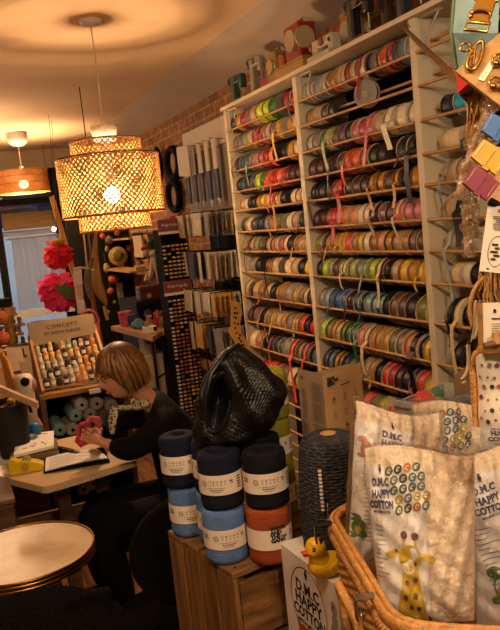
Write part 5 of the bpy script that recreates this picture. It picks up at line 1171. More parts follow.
for f_ in (ftL, ftR): part('shoe', MB().tube([f_ + V((.05, 0, -.02)), f_ + V((.0, 0, -.015)), f_ + V((-.08, 0, -.02)), f_ + V((-.16, 0, -.032)), f_ + V((-.18, 0, -.036))], [.03, .044, .042, .034, .012], 12), m_black, per)
# patterned scarf at the neck
sc0 = nk1 + V((-.005, 0, -.01)); sf = MB()
sf.tube([sc0 + V((.015 + .062 * math.cos(t), .062 * math.sin(t), .006 + .018 * math.cos(t) + .004 * math.sin(4 * t))) for t in [1.75 + 2.78 * i / 20 for i in range(21)]], .019, 10)
sq = [sc0 + V((-.045, -.04, -.02)), wp(115, 408, 2.93), wp(112, 421, 2.91), wp(112, 434, 2.92)]
sf.tube(sq, [.028, .026, .024, .012], 10, flat=.45)
def check_mat():
    m = M('scarf_check', 'b0a080', .8); nt = m.node_tree; b = nt.nodes['Principled BSDF']; ck = nt.nodes.new('ShaderNodeTexVoronoi'); ck.inputs['Scale'].default_value = 85
    tc = [n for n in nt.nodes if n.type == 'TEX_COORD'][0]; nt.links.new(tc.outputs['Object'], ck.inputs['Vector']); rp = nt.nodes.new('ShaderNodeValToRGB'); rp.color_ramp.interpolation = 'CONSTANT'
    rp.color_ramp.elements[0].color = (*lin('1c1814'), 1); rp.color_ramp.elements[1].color = (*lin('b8a888'), 1); rp.color_ramp.elements[1].position = .42
    nt.links.new(ck.outputs['Distance'], rp.inputs['Fac']); nt.links.new(rp.outputs['Color'], b.inputs['Base Color']); return m
part('scarf', sf, check_mat(), per)
# her stool
sc_ = thing('stool', 'dark round stool under the seated woman', 'stool', (pel.x, pel.y, 0))
part('seat', MB().lathe([(0, .29), (.18, .29), (.19, .31), (.18, .335), (0, .335)], (pel.x, pel.y, 0), 32), m_crate, sc_)
for k in range(4): a = k * math.pi / 2 + .6; part('leg', MB().cyl((pel.x + .12 * math.cos(a), pel.y + .12 * math.sin(a), .29), (pel.x + .17 * math.cos(a), pel.y + .17 * math.sin(a), 0), .015, n=10), m_crate, sc_)
# the red crochet work in her hands
wk = thing('crochet_work', 'red and pink crochet loop held in the hands of the woman', 'crochet work', work)
m_red = M('crochet_red', 'b83440', .85, .2, 80, .8, 220)
lpz = [wp(x, y, 2.985) for x, y in ((86, 424), (81, 424), (78.5, 428), (79, 436), (77.5, 441), (81, 444), (86, 442), (88, 436), (85.5, 430), (88, 426))]
part('loop', MB().tube(lpz, [.010, .009, .009, .010, .013, .015, .013, .011, .009, .010], 10), m_red, wk)
part('band', MB().tube([wp(86, 424, 2.99), wp(91, 419, 2.99), wp(97, 420, 2.99), wp(99, 425, 2.99), wp(95, 430, 2.99)], [.010, .016, .018, .016, .010], 10), M('crochet_pink', 'c04c5c', .85, .2, 80, .8, 220), wk)
part('hook', MB().cyl(wp(89, 426, 2.97), wp(92, 416.5, 2.97), .003, n=8), m_steel, wk)
# ================================================================== WOODEN CRATES WITH THE YARN TUBES
m_box = wood('crate_pine', '50341a', '8c6232', .6, 1, 1)
m_boxz = wood('crate_pine_upright', '50341a', '8c6232', .6, 2, 1)
m_boxx = wood('crate_pine_cross', '50341a', '8c6232', .6, 0, 1)
CZT = .95
kL, kF = V((.424, 1.70, 0)), V((.478, 1.395, 0))                 # left back and front corner
uy_ = (kL - kF).normalized(); ux_ = V((uy_.y, -uy_.x, 0))        # along the side, and across to the right
CW, CD = .46, (kL - kF).length
def cr(a, b, z): return kF + ux_ * a + uy_ * b + V((0, 0, z))
rotc = Matrix((ux_, uy_, V((0, 0, 1)))).transposed()
def cbox(mb, a0, a1, b0, b1, z0, z1): return mb.box(cr((a0 + a1) / 2, (b0 + b1) / 2, (z0 + z1) / 2), (a1 - a0, b1 - b0, z1 - z0), rotc)
def crate(z0, z1, label):
    t = thing('wooden_crate', label, 'crate', cr(CW / 2, CD / 2, z0))
    n = 4; g = .009; pw = (CD - g * (n - 1)) / n
    for k in range(n): part('top_board', cbox(MB(), 0, CW, k * (pw + g), k * (pw + g) + pw, z1 - .014, z1), m_boxx, t, bevel=.002)
    for k in range(n): part('side_board', cbox(MB(), 0, .014, k * (pw + g), k * (pw + g) + pw, z0 + .002, z1 - .015), m_boxz, t, bevel=.002)
    hz = (z1 - z0 - .02) / 3
    for k in range(3): part('front_board', cbox(MB(), .016, CW, -.0, .014, z0 + .003 + k * hz, z0 + .003 + k * hz + hz - .012), m_boxx, t, bevel=.002)
    for k in range(3): part('back_board', cbox(MB(), .016, CW, CD - .014, CD, z0 + .003 + k * hz, z0 + .003 + k * hz + hz - .012), m_boxx, t, bevel=.002)
    part('end_panel', cbox(MB(), CW - .014, CW, .015, CD - .015, z0 + .002, z1 - .015), m_boxz, t)
    for b in (.018, CD - .04): part('corner_post', cbox(MB(), .016, .038, b, b + .022, z0 + .002, z1 - .015), m_boxz, t)
    for b in (.02, CD - .02):
        for k in range(2): part('nail', MB().ball(cr(.02 + .4 * k, b, z1), (.003, .003, .0012), 8, 4), m_black, t)
    return t
crate(.477, CZT, 'upper slatted wooden crate with yarn tubes on top')
crate(0, .475, 'lower slatted wooden crate standing on the floor')
# ------------------------------------------------------------------ yarn tubes
m_label = M('label_cream', 'd8c8b4', .6, .03)
m_inkb = M('ink_black', '1a1614', .6)
def yarn_mat(n, c):
    if n in MATS: return MATS[n]
    m = M(n, c, .75, .16, 30, spec=.2); nt = m.node_tree; b = nt.nodes['Principled BSDF']; tc = [x for x in nt.nodes if x.type == 'TEX_COORD'][0]
    wv = nt.nodes.new('ShaderNodeTexWave'); wv.bands_direction = 'Z'; wv.inputs['Scale'].default_value = 110; wv.inputs['Distortion'].default_value = 6; wv.inputs['Detail'].default_value = 2
    nt.links.new(tc.outputs['Object'], wv.inputs['Vector']); bp = nt.nodes.new('ShaderNodeBump'); bp.inputs['Strength'].default_value = .6; bp.inputs['Distance'].default_value = .003
    nt.links.new(wv.outputs['Fac'], bp.inputs['Height']); nt.links.new(bp.outputs['Normal'], b.inputs['Normal']); return m
YC = {'navy': ('yarn_navy', '0f1226'), 'black': ('yarn_black', '0b0b12'), 'light blue': ('yarn_sky', '5878ac'), 'rust': ('yarn_rust', '94441c'), 'yellow-green': ('yarn_chartreuse', '8c8a24')}
def wrapcyl(mb, c, r, th0):
    """bend flat lettering round a tube: x along the girth from angle th0"""
    return mb.xf(lambda p: V((c.x + (r + p.z) * math.cos(th0 + p.x / r), c.y + (r + p.z) * math.sin(th0 + p.x / r), c.z + p.y)))
def yarn_tube(loc, col, label, r=.0492, h=.125, turn=0.0, marks=1, tilt=0.0):
    n, c = YC[col]; z = loc.z; c0 = V((0, 0, 0))
    t = thing('yarn_tube', label, 'yarn tube', loc, local=True, group=None, rot=(tilt, 0, 0))
    R_ = r
    prof = [(.016, h - .006), (.019, h + .0), (R_ * .80, h), (R_ * .95, h - .004), (R_, h - .014), (R_ * .985, h * .7), (R_ * 1.0, h * .5), (R_ * .985, h * .3), (R_, .014), (R_ * .96, .003), (R_ * .8, 0), (.0, 0)]
    part('yarn', MB().lathe(prof[::-1], c0, 40, caps=False).lathe([(.016, h - .006), (.0155, h - .05), (0, h - .05)], c0, 20, caps=False), yarn_mat(n, c), t)
    # the band faces the shop: angle 0 of the band looks at the camera side
    look = math.atan2(-loc.y, -loc.x) + turn
    rb = R_ + .0012; z0, z1 = h * .30, h * .66
    b = MB().grid(lambda a, q: V((rb * math.cos(2 * math.pi * a), rb * math.sin(2 * math.pi * a), z0 + (z1 - z0) * q)), 48, 1, True)
    b.grid(lambda a, q: V(((rb - .001) * math.cos(2 * math.pi * a), (rb - .001) * math.sin(2 * math.pi * a), z0 + (z1 - z0) * q)), 48, 1, True)
    lb = part('paper_band', b, m_label, t)
    zc = (z0 + z1) / 2; k = MB(); rr = rb + .0003
    if marks == 2:
        ms = text('WOOL\nAND\nTHE\nGANG', .0118, 'LEFT', bold=.0009, line=.78); ms.xf(lambda p: p + V((-.006, .012, 0))); k.join(ms)
        ms = text('THE', .008, 'LEFT', bold=.0005); ms.xf(lambda p: p + V((.018, .005, 0))); k.join(ms)
        for q in range(3): k.join(rect2(.048, .012 - q * .005, .008, .0022))
    else:
        k.join(ring2(-.028, .004, .0062, .0062, .0010)); k.join(ring2(-.028, .004, .0035, .0035, .0008))
        for i in range(5):
            for j in range(2):
                x_ = -.013 + i * .0085; y_ = .009 - j * .007; k.join((ring2(x_, y_, .0026, .0026, .0007, 12), rect2(x_, y_, .0042, .0014), poly2([(x_ - .0025, y_ - .002), (x_ + .0025, y_ - .002), (x_, y_ + .0026)]), rect2(x_, y_, .0014, .0046))[(i * 2 + j) % 4])
        k.join(rect2(.0, -.006, .042, .0009, nx=6)); [k.join(rect2(-.012 + .0062 * q, -.0105, .0050, .0022, nx=2)) for q in range(5)]; k.join(rect2(0, -.0148, .022, .0010, nx=4))
        k.join(rect2(.035, .008, .008, .003, nx=2)); k.join(rect2(.036, .003, .006, .002, nx=2))
        for q in range(5): k.join(rect2(.056, .013 - q * .006, .011, .0028, nx=2))
        k.join(text('WOOL', .005, bold=.0003).xf(lambda p: p + V((-.056, .010, 0)))); k.join(text('GANG', .005, bold=.0003).xf(lambda p: p + V((-.056, .004, 0))))
    part('print', wrapcyl(k, V((0, 0, zc)), rr, look), m_inkb, lb)
    return t
H = .125
def base(px, py, z): p = onz(px, py, z); return V((p.x, p.y, z))
zA = CZT + .0005; zB2 = zA + H + .0008
bLB1 = base(192, 530, zA); bLB3 = base(228, 556, zA); bOR = base(272, 556.5, zA)
bLB2 = V((bLB3.x - .014, bLB3.y + .107, zA)); bLB2 = base(213, 535, zA); bLB2 = V((bLB3.x + .020, bLB3.y + .1025, zA))
yarn_tube(bLB1, 'light blue', 'light blue yarn tube at the left end of the crate top, under a navy tube', turn=.1)
yarn_tube(bLB3, 'light blue', 'light blue yarn tube at the front corner of the crate, under a navy tube', turn=.1)
yarn_tube(bLB2, 'light blue', 'light blue yarn tube half hidden between the two other light blue ones', turn=-.3)
yarn_tube(bOR, 'rust', 'rust orange yarn tube at the front of the crate beside the white box', marks=2, turn=.15)
yarn_tube(V((bLB1.x - .008, bLB1.y, zB2)), 'navy', 'navy yarn tube at the far left standing on a light blue tube', turn=-.3)
yarn_tube(V((bLB3.x + .003, bLB3.y, zB2)), 'navy', 'navy yarn tube at the front standing on the corner light blue tube', turn=-.25)
yarn_tube(V((bLB2.x + .003, bLB2.y, zB2)), 'navy', 'navy yarn tube half hidden behind the front navy one', turn=-.3)
yarn_tube(V((bOR.x + .005, bOR.y + .003, zB2)), 'black', 'black yarn tube standing on the rust orange tube', turn=.1)
bBK = V((bOR.x + .050, bOR.y + .106, zA))
yarn_tube(bBK, 'navy', 'navy yarn tube hidden low behind the rust orange tube')
yarn_tube(V((bBK.x - .01, bBK.y, zB2)), 'black', 'black yarn tube at the back directly under the crochet bag')
bY = V((bBK.x + .075, bBK.y + .112, zA))
yarn_tube(bY, 'yellow-green', 'yellow-green yarn tube low at the back right of the crate')
yarn_tube(V((bY.x - .002, bY.y, zB2)), 'yellow-green', 'yellow-green yarn tube in the middle of the back stack beside the cone')
yarn_tube(V((bY.x, bY.y, zB2 + H + .0008)), 'yellow-green', 'topmost yellow-green yarn tube right of the crochet bag', turn=.2)
# ------------------------------------------------------------------ black crochet bag lying on the tubes
bc_ = dep(240, 402, 1.69)
cbg = thing('crochet_bag', 'black glossy crochet bag slumped on top of the navy yarn tubes', 'bag', V((bc_.x, bc_.y, zB2 + H)))
OUT = [(-46, 24), (-43, 2), (-36, -20), (-27, -38), (-15, -52), (-6, -57), (2, -53), (14, -44), (30, -32), (42, -20), (46, -11), (43, 2), (36, 17), (24, 32), (12, 41), (-4, 45), (-18, 49), (-32, 46), (-42, 38)]
def outr(t):
    """distance to the outline in direction t (picture-plane metres at the bag)"""
    c_, s_ = math.cos(t), math.sin(t); best = .03; n = len(OUT)
    for i in range(n):
        (x0, y0), (x1, y1) = OUT[i], OUT[(i + 1) % n]; dx, dy = x1 - x0, y1 - y0; den = c_ * dy - s_ * dx
        if abs(den) < 1e-9: continue
        r = (x0 * dy - y0 * dx) / den; q = (x0 * s_ - y0 * c_) / den
        if r > 0 and -1e-6 <= q <= 1 + 1e-6: best = r
    return best
NT = 220; RT = [outr(2 * math.pi * i / NT) for i in range(NT)]
RT = [(RT[i - 2] + RT[i - 1] + RT[i] * 2 + RT[(i + 1) % NT] + RT[(i + 2) % NT]) / 6 for i in range(NT)]
PXM = 1.69 / FPX
AXB = V((.86, -.38, .34)).normalized(); AXU, AXW = frame(AXB)
def bagp(a, b):
    ps = math.pi * b; t2 = 2 * math.pi * a
    d = (AXB * -math.cos(ps) + (AXU * math.cos(t2) + AXW * math.sin(t2)) * math.sin(ps))     # picture right, up, towards the viewer
    th = math.atan2(-d.y, d.x) % (2 * math.pi); fi = th / (2 * math.pi) * NT; i = int(fi) % NT; q_ = fi - int(fi); rad = RT[i] * (1 - q_) + RT[(i + 1) % NT] * q_
    sp_ = min(1, math.hypot(d.x, d.y)); rr = rad * PXM * sp_ ** .72; x, y = rr * math.cos(th), -rr * math.sin(th)
    dpt = d.z * .085
    gx, gy = (x + .050), (y - .0); d2 = (gx / .024) ** 2 + ((gy - .45 * gx) / .056) ** 2
    if d.z > 0: dpt -= .080 * math.exp(-d2 * 1.1)
    dpt += .006 * math.sin(x * 70 + y * 45) * (1 if d.z > 0 else 0)
    row = b * 58; st = .0034 * (abs(math.sin(row * math.pi)) ** .7) * (abs(math.sin(64 * a * math.pi + (int(row) % 2) * math.pi / 2)) ** .7) * math.sin(ps) ** .4
    lump = .010 * fbm((d.x * 2.2, d.y * 2.2, d.z * 2.2 + 5), 1.0, 2)
    q = V((x, y, dpt)) + d * (st + lump)
    return bc_ + VR * q.x + VU * q.y - VF * q.z
part('body', MB().grid(lambda a, b: bagp(a, .004 + .992 * b), NT, 240, True), M('raffia_black', '070707', .42, .3, 60, spec=.4), cbg)
def bedge(t, rr, dz): return bc_ + VR * (rr * math.cos(t)) + VU * (rr * math.sin(t)) + VF * dz
rim = [bc_ + VR * (-.048 + .030 * math.cos(t) + .006 * math.sin(t)) + VU * (.004 + .066 * math.sin(t) + .012 * math.cos(t)) - VF * (.050 + .012 * math.cos(t)) for t in [2 * math.pi * i / 40 for i in range(40)]]
part('mouth_rim', MB().tube(rim, [.006 + .0022 * (i % 2) for i in range(40)], 8, closed=True), MATS['raffia_black'], cbg)
hb = [bc_ + VR * x * PXM - VU * y * PXM - VF * d for x, y, d in ((-30, 18, .055), (-34, -6, .07), (-28, -30, .06), (-14, -50, .03), (-2, -57, .0))]
part('strap', MB().tube(hb, .010, 8, flat=.6), MATS['raffia_black'], cbg)
# ================================================================== WHITE PRINTED BOX WITH CONE AND DUCK
ZX = 1.0
e0 = onz(280, 543, ZX); e1 = onz(336, 585.5, ZX)
uf = (e1 - e0).normalized(); un = V((-uf.y, uf.x, 0)); un = un if un.x > 0 else -un          # along the face, and into the box
FL = (e1 - e0).length; ZB0 = .74
tbl = thing('display_table', 'wooden display table under the white box and wicker case', 'table', (.85, 1.0, 0))
dt0 = V((e0.x - .035, e0.y - .012, 0))
part('tabletop', bb(MB(), .5, 1.35, .58, 1.385, ZB0 - .03, ZB0), m_box, tbl, bevel=.003)
for x in (.54, 1.31):
    for y in (.62, 1.34): part('leg', bb(MB(), x - .025, x + .025, y - .025, y + .025, 0, ZB0 - .03), m_boxz, tbl)
m_carton = M('carton_white', 'd4c8bc', .5, .03)
dbx = thing('happy_cotton_box', 'white DMC HAPPY COTTON display box under the grey yarn cone', 'box', V((e0.x, e0.y, ZB0)))
dbx.name = 'printed_carton'
BD = .27
part('carton', MB().prism([V((p.x, p.y, ZB0 + .0005)) for p in (e0, e1, e1 + un * BD, e0 + un * BD)], (0, 0, ZX - ZB0 - .0005)), m_carton, dbx, bevel=.002)
fx = plane_xf(V((e0.x, e0.y, ZX)) - un * .0006, uf, (0, 0, 1))
def face(mb): return mb.xf(lambda p: fx(V((p.x, p.y, -p.z))) if False else V((e0.x, e0.y, ZX)) + uf * p.x + V((0, 0, p.y)) - un * (.0006 + abs(p.z) * .3))
FXC = FL * .47
part('oval_frame', face(ring2(FXC, -.098, FL * .325, .082, .0020, 48)), m_inkb, dbx)
part('lettering', face(text('D.M.C', .036, bold=.0012, space=1.05).xf(lambda p: V((p.x * .95 + FXC, p.y - .066, p.z)))), m_inkb, dbx)
part('lettering', face(text('HAPPY', .036, bold=.0012).xf(lambda p: V((p.x * 1.0 + FXC, p.y - .095, p.z)))), m_inkb, dbx)
part('lettering', face(text('COTTON', .033, bold=.0012).xf(lambda p: V((p.x * .9 + FXC, p.y - .124, p.z)))), m_inkb, dbx)
part('lettering', face(text('AMIGURUMI COTTON', .0125, bold=.0003).xf(lambda p: V((p.x * .85 + FXC, p.y - .146, p.z)))), m_inkb, dbx)
part('emblem', face(disc2(FXC, -.031, .0065, .007).join(rect2(FXC, -.022, .008, .005)).join(rect2(FXC, -.040, .010, .0025))), m_inkb, dbx)
m_fox = M('print_brown', 'a05a24', .6); m_pgrey = M('print_grey', '8a8278', .6)
part('animal_print', face(disc2(FXC * .72, -.183, .024, .030).join(poly2([(FXC * .72 - .026, -.145), (FXC * .72 - .022, -.168), (FXC * .72 - .008, -.160)])).join(poly2([(FXC * .72 + .026, -.145), (FXC * .72 + .022, -.168), (FXC * .72 + .008, -.160)])).join(disc2(FXC * .72, -.225, .028, .03))), m_fox, dbx)
part('animal_print', face(disc2(FL * .93, -.056, .012, .017).join(disc2(FL * .93, -.083, .012, .015)).join(disc2(FL * .90, -.10, .009, .009))), m_pgrey, dbx)
part('animal_eye', face(disc2(FL * .925, -.053, .003, .003, z=.003).join(disc2(FXC * .72 - .009, -.178, .003, .003, z=.003)).join(disc2(FXC * .72 + .009, -.178, .003, .003, z=.003))), m_black, dbx)
# grey cone
cb0 = onz(317, 549, ZX); cb0 = V((cb0.x + .052, cb0.y + .002, ZX + .0005))
cn = thing('yarn_cone', 'big dark grey yarn cone on the white printed box', 'yarn cone', cb0)
hC = onx(330, 440, cb0.x).z; hC = EYE.z + ray(333, 432).z * 1.52 - ZX
def conef(a, b):
    th = 2 * math.pi * a; pr = [(.0, .064), (.03, .071), (.12, .0735), (.35, .072), (.6, .069), (.82, .0645), (.90, .062), (.95, .057), (.98, .049), (.995, .036), (1.0, .016)]
    for (t0, r0), (t1, r1) in zip(pr, pr[1:]):
        if b <= t1 or (t1, r1) == pr[-1]:
            q = (b - t0) / (t1 - t0) if t1 > t0 else 0; r = r0 + (r1 - r0) * max(0, min(1, q)); break
    w_ = .0020 * (abs(math.sin(th * 9 + b * 60)) ** .5 + abs(math.sin(th * 9 - b * 60)) ** .5 - 1) + .0012 * math.sin(b * 230)
    r += w_ if r > .03 else 0
    return cb0 + V((r * math.cos(th), r * math.sin(th), hC * min(b, 1.0) + (-.0 if b < 1 else 0)))
part('wound_yarn', MB().grid(lambda a, b: conef(a, b ** .9 if b < 1 else 1), 160, 150, True), M('yarn_charcoal', '3a3a3c', .85, .5, 120, .9, 260, spec=.2), cn)
part('cone_tube', MB().lathe([(.017, hC - .02), (.017, hC + .001), (.013, hC + .001), (.011, hC - .04)], cb0, 20, caps=False), M('kraft_tube', 'a87c48', .6), cn)
pn = MB(); ms = part
tow = (EYE - cb0); tow.z = 0; tow = tow.normalized(); rt = V((-tow.y, tow.x, 0)); 
for k in range(11): z = hC * (.77 - .034 * k); a_ = (tow * .0715 - rt * .024 + V((0, 0, z))); pn.ball(cb0 + a_, .0042, 10, 6)
pl_ = thing('pearl_pin', 'row of white pearl beads on a safety pin on the grey cone', 'pin', cb0 + tow * .0735 - rt * .024 + V((0, 0, hC * .38)))
part('bead_row', pn, M('pearl', 'c8bcb0', .25), pl_)
part('safety_pin', MB().tube([cb0 + tow * .0735 - rt * q + V((0, 0, hC * z_)) for q, z_ in ((.024, .80), (.024, .36), (.020, .34), (.015, .36), (.014, .49), (.016, .46))], .0011, 6), m_steel, pl_)
# brown leaflet standing behind the cone
y_l = 1.56
lf = thing('folded_leaflet', 'brown folded pattern leaflet standing open behind the grey cone', 'leaflet', ony(335, 470, y_l))
m_kr = M('leaflet_kraft', 'b08e60', .75, .04, 20); m_krd = M('leaflet_inside', '94785a', .75, .05, 20)
def onplane_dep(px, py, t): return dep(px, py, t)
P0, P1, P2, P3 = dep(322.5, 375.5, 1.66), dep(360.5, 362, 1.74), dep(374, 519, 1.74), dep(335.5, 528, 1.66)
Q0, Q1, Q2, Q3 = dep(297, 368.5, 1.78), dep(323, 374.5, 1.675), dep(336, 528, 1.675), dep(310.5, 525, 1.78)
S0, S1, S2, S3 = dep(308, 374, 1.80), dep(356, 362, 1.83), dep(371, 516, 1.83), dep(323, 523, 1.80)
def leaf(c4, mat, nm, bulge=.004):
    a, b, c_, d = c4; n = (b - a).cross(d - a).normalized()
    return part(nm, MB().grid(lambda u, v: a.lerp(b, u).lerp(d.lerp(c_, u), v) + n * bulge * math.sin(math.pi * u), 8, 4).grid(lambda u, v: a.lerp(b, u).lerp(d.lerp(c_, u), v) + n * (bulge * math.sin(math.pi * u) + .0012), 8, 4), mat, lf)
cov = leaf((P0, P1, P2, P3), m_kr, 'cover', .0); ins = leaf((Q0, Q1, Q2, Q3), m_krd, 'inner_page', .0); bk_ = leaf((S0, S1, S2, S3), m_krd, 'back_page', .0)
uq = (P1 - P0).normalized(); vq = (P0 - P3).normalized(); nq = uq.cross(vq).normalized(); nq = nq if nq.dot(EYE - P0) > 0 else -nq
WL, HL = (P1 - P0).length, (P3 - P0).length * .66
def oncov(mb): return mb.xf(lambda p: P0 + uq * p.x + vq * p.y + nq * (.002 + abs(p.z)))
k = text('WOOL\nAND THE\nGANG', .0085, 'LEFT', bold=.0007, line=.8).xf(lambda p: p + V((WL * .08, -HL * .085, 0)))
k.join(rect2(WL * .54, -HL * .155, .034, .0022)); k.join(rect2(WL * .56, -HL * .125, .022, .0008))
for r_ in range(5):
    for c_ in range(3):
        x_, y_ = WL * (.22 + .28 * c_), -HL * (.265 + .15 * r_); k.join(ring2(x_, y_, .0042, .0052 if (r_ + c_) % 2 else .004, .0011, 16)); k.join(rect2(x_, y_ - .0085, .013, .0009)); k.join(rect2(x_, y_ - .011, .010, .0007))
        if (r_ + c_) % 3 == 0: k.join(disc2(x_, y_, .002, .003, 10))
part('print', oncov(k), m_inkb, cov)
uq2 = (Q1 - Q0).normalized(); vq2 = (Q0 - Q3).normalized(); nq2 = uq2.cross(vq2).normalized(); nq2 = nq2 if nq2.dot(EYE - Q0) > 0 else -nq2; WQ = (Q1 - Q0).length; HQ = (Q3 - Q0).length * .66
k = MB(); rn = random.Random(3)
for r_ in range(34):
    if r_ % 9 == 8: continue
    k.join(rect2(WQ * .70, -HQ * (.10 + .022 * r_), WQ * .42 * rn.uniform(.7, 1), .0014))
    if r_ > 3: k.join(rect2(WQ * .22, -HQ * (.10 + .022 * r_), WQ * .24 * rn.uniform(.7, 1), .0014))
k.join(disc2(WQ * .2, -HQ * .07, .006, .004))
part('print', k.xf(lambda p: Q0 + uq2 * p.x + vq2 * p.y + nq2 * (.002 + abs(p.z))), M('ink_faded', '4c4038', .7), ins)
# yellow rubber duck on the box corner
dkp = onz(331, 577, ZX); dkp = onz(325.5, 573.5, ZX); du = V((dkp.x, dkp.y, ZX + .0005))
dkt = thing('rubber_duck', 'yellow rubber duck with orange bill on the corner of the white box', 'rubber duck', du)
m_duck = M('duck_yellow', 'd8a810', .35, .03, spec=.5)
lk_ = (-uf * .15 - un * .55 + V((-.3, 0, 0))); lk_ = V((-VR.x, -VR.y, 0)).normalized() * .80 + V((-.35, -.92, 0)) * .50; lk_.z = 0; lk_ = lk_.normalized(); ls = V((-lk_.y, lk_.x, 0)); Zu = V((0, 0, 1))
rd_ = Matrix((lk_, ls, Zu)).transposed() * .92
def duckb(a, b):
    th = 2 * math.pi * a; ph = math.pi * b; x = math.sin(ph) * math.cos(th); y = math.sin(ph) * math.sin(th); z = -math.cos(ph)
    X_ = .038 * x; Y_ = .031 * y; Z_ = .028 * z
    if z < -.55: Z_ = .028 * -.55 + (Z_ + .028 * .55) * .25
    if x < -.4: Z_ += .020 * (-x - .4) ** 1.5; 
    if x > .2: Z_ += .004 * x
    return du + rd_ @ V((X_, Y_, Z_ + .0186))
db = MB().grid(duckb, 32, 20, True)
hc_ = du + rd_ @ V((.020, 0, .064)); db.ball(hc_, (.0207, .0207, .0212), 24, 16)
db.tube([du + rd_ @ V((.010, 0, .03)), du + rd_ @ V((.016, 0, .048)), hc_], [.024, .018, .017], 16)
dbo = part('body', db, m_duck, dkt)
part('bill', MB().ball(hc_ + rd_ @ V((.026, 0, -.002)), (.011, .0105, .0028), 16, 8, rd_ @ Matrix.Rotation(-.25, 3, 'Y')).ball(hc_ + rd_ @ V((.024, 0, -.0075)), (.009, .0085, .0024), 16, 8, rd_), M('duck_orange', 'd0481c', .35), dkt)
for s in (-1, 1):
    part('eye', MB().ball(hc_ + rd_ @ V((.0145, s * .0145, .006)), (.0042, .0036, .005), 12, 8, rd_), m_black, dkt)
    part('eye_glint', MB().ball(hc_ + rd_ @ V((.0172, s * .0165, .0078)), .0012, 8, 6), m_paper, dkt)
    part('wing', MB().ball(du + rd_ @ V((-.008, s * .0295, .022)), (.019, .0055, .012), 16, 10, rd_), m_duck, dkt)
# ================================================================== WICKER CASE WITH BAGS OF COTTON FILLING
ZRM, ZBT = 1.16, .91
KF = (1.7 - 1.16) / (1.7 - 1.11)
def chaikin(pts, n=3):
    for _ in range(n):
        q = []
        for i in range(len(pts)):
            a, b = pts[i], pts[(i + 1) % len(pts)]; q += [a.lerp(b, .25), a.lerp(b, .75)]
        pts = q
    return pts
fp = [V((.640, 1.235, 0)), V((.605, 1.12, 0)), V((.552, .935, 0)), V((.520, .835, 0)), V((.575, .775, 0)), V((.70, .685, 0)), V((.86, .64, 0)), V((1.04, .70, 0)), V((1.12, .95, 0)), V((1.08, 1.20, 0)), V((.84, 1.24, 0))]
fp = [p * KF for p in fp]
loop = chaikin(fp, 3); NL = len(loop)
arc = [0]
for i in range(NL): arc.append(arc[-1] + (loop[(i + 1) % NL] - loop[i]).length)
PER = arc[-1]
def at_loop(s):
    s = (s % 1.0) * PER
    for i in range(NL):
        if s <= arc[i + 1]:
            q = (s - arc[i]) / (arc[i + 1] - arc[i]); p = loop[i].lerp(loop[(i + 1) % NL], q); d = (loop[(i + 1) % NL] - loop[i]).normalized(); return p, V((-d.y, d.x, 0))
cenl = sum(loop, V((0, 0, 0))) / NL
def outn(p, n): return n if n.dot(p - cenl) > 0 else -n
m_wick = wood('wicker_honey', 'a0682c', 'c89048', .45, 2, 3); m_wickr = M('wicker_rim', 'bc8444', .45, .22, 60, .4, 200)
wc_ = thing('wicker_case', 'honey-brown wicker case holding the bags of cotton filling', 'basket', V((cenl.x, cenl.y, ZBT)))
NSK = 96; NRW = 30
def wallf(a, b):
    p, n = at_loop(a); n = outn(p, n); row = b * NRW; k = a * NSK
    d = .0035 * math.sin(math.pi * k) * (1 if int(row) % 2 else -1) * abs(math.sin(math.pi * row)) ** .5 + .0015 * abs(math.sin(math.pi * row)) ** .5
    q = p - n * (.012 * (1 - b)); return V((q.x, q.y, ZBT + (ZRM - .012 - ZBT) * b)) + n * d
wm = MB().grid(wallf, NSK * 4, NRW * 4, True); wm.grid(lambda a, b: wallf(a, b) - outn(*at_loop(a)) * .007, NSK, 8, True)
part('woven_wall', wm, m_wick, wc_)
part('bottom', MB().add([V((p.x * .985 + cenl.x * .015, p.y * .985 + cenl.y * .015, ZBT + .002)) for p in loop], [tuple(range(NL))]).add([V((p.x, p.y, ZBT + .008)) for p in loop], [tuple(range(NL))]), m_wick, wc_)
rimp = []
for i in range(640): p, n = at_loop(i / 640); rimp.append((p, outn(p, n)))
Zv = V((0, 0, 1))
part('rim', MB().tube([V((p.x, p.y, ZRM - .008)) + n * .004 for p, n in rimp], [.0105 + .0006 * abs(math.sin(i * .55)) for i in range(640)], 10, closed=True, up=Zv, flat=.5), m_wickr, wc_)
part('rim', MB().tube([V((p.x, p.y, ZRM - .004)) - n * .006 for p, n in rimp], [.0062 + .0005 * abs(math.sin(i * .55)) for i in range(640)], 10, closed=True, up=Zv, flat=.8), m_wickr, wc_)
brd = MB()
for k in range(3): brd.tube([V((p.x, p.y, ZRM - .026 + .005 * math.sin(2 * math.pi * (i / 320 * 78 + k / 3)))) + n * (.006 + .004 * math.cos(2 * math.pi * (i / 320 * 78 + k / 3))) for i in range(640) for (p, n0) in [at_loop(i / 640)] for n in [outn(p, n0)] for i in [i / 2]], .0034, 6, closed=True)
part('braid', brd, m_wickr, wc_)
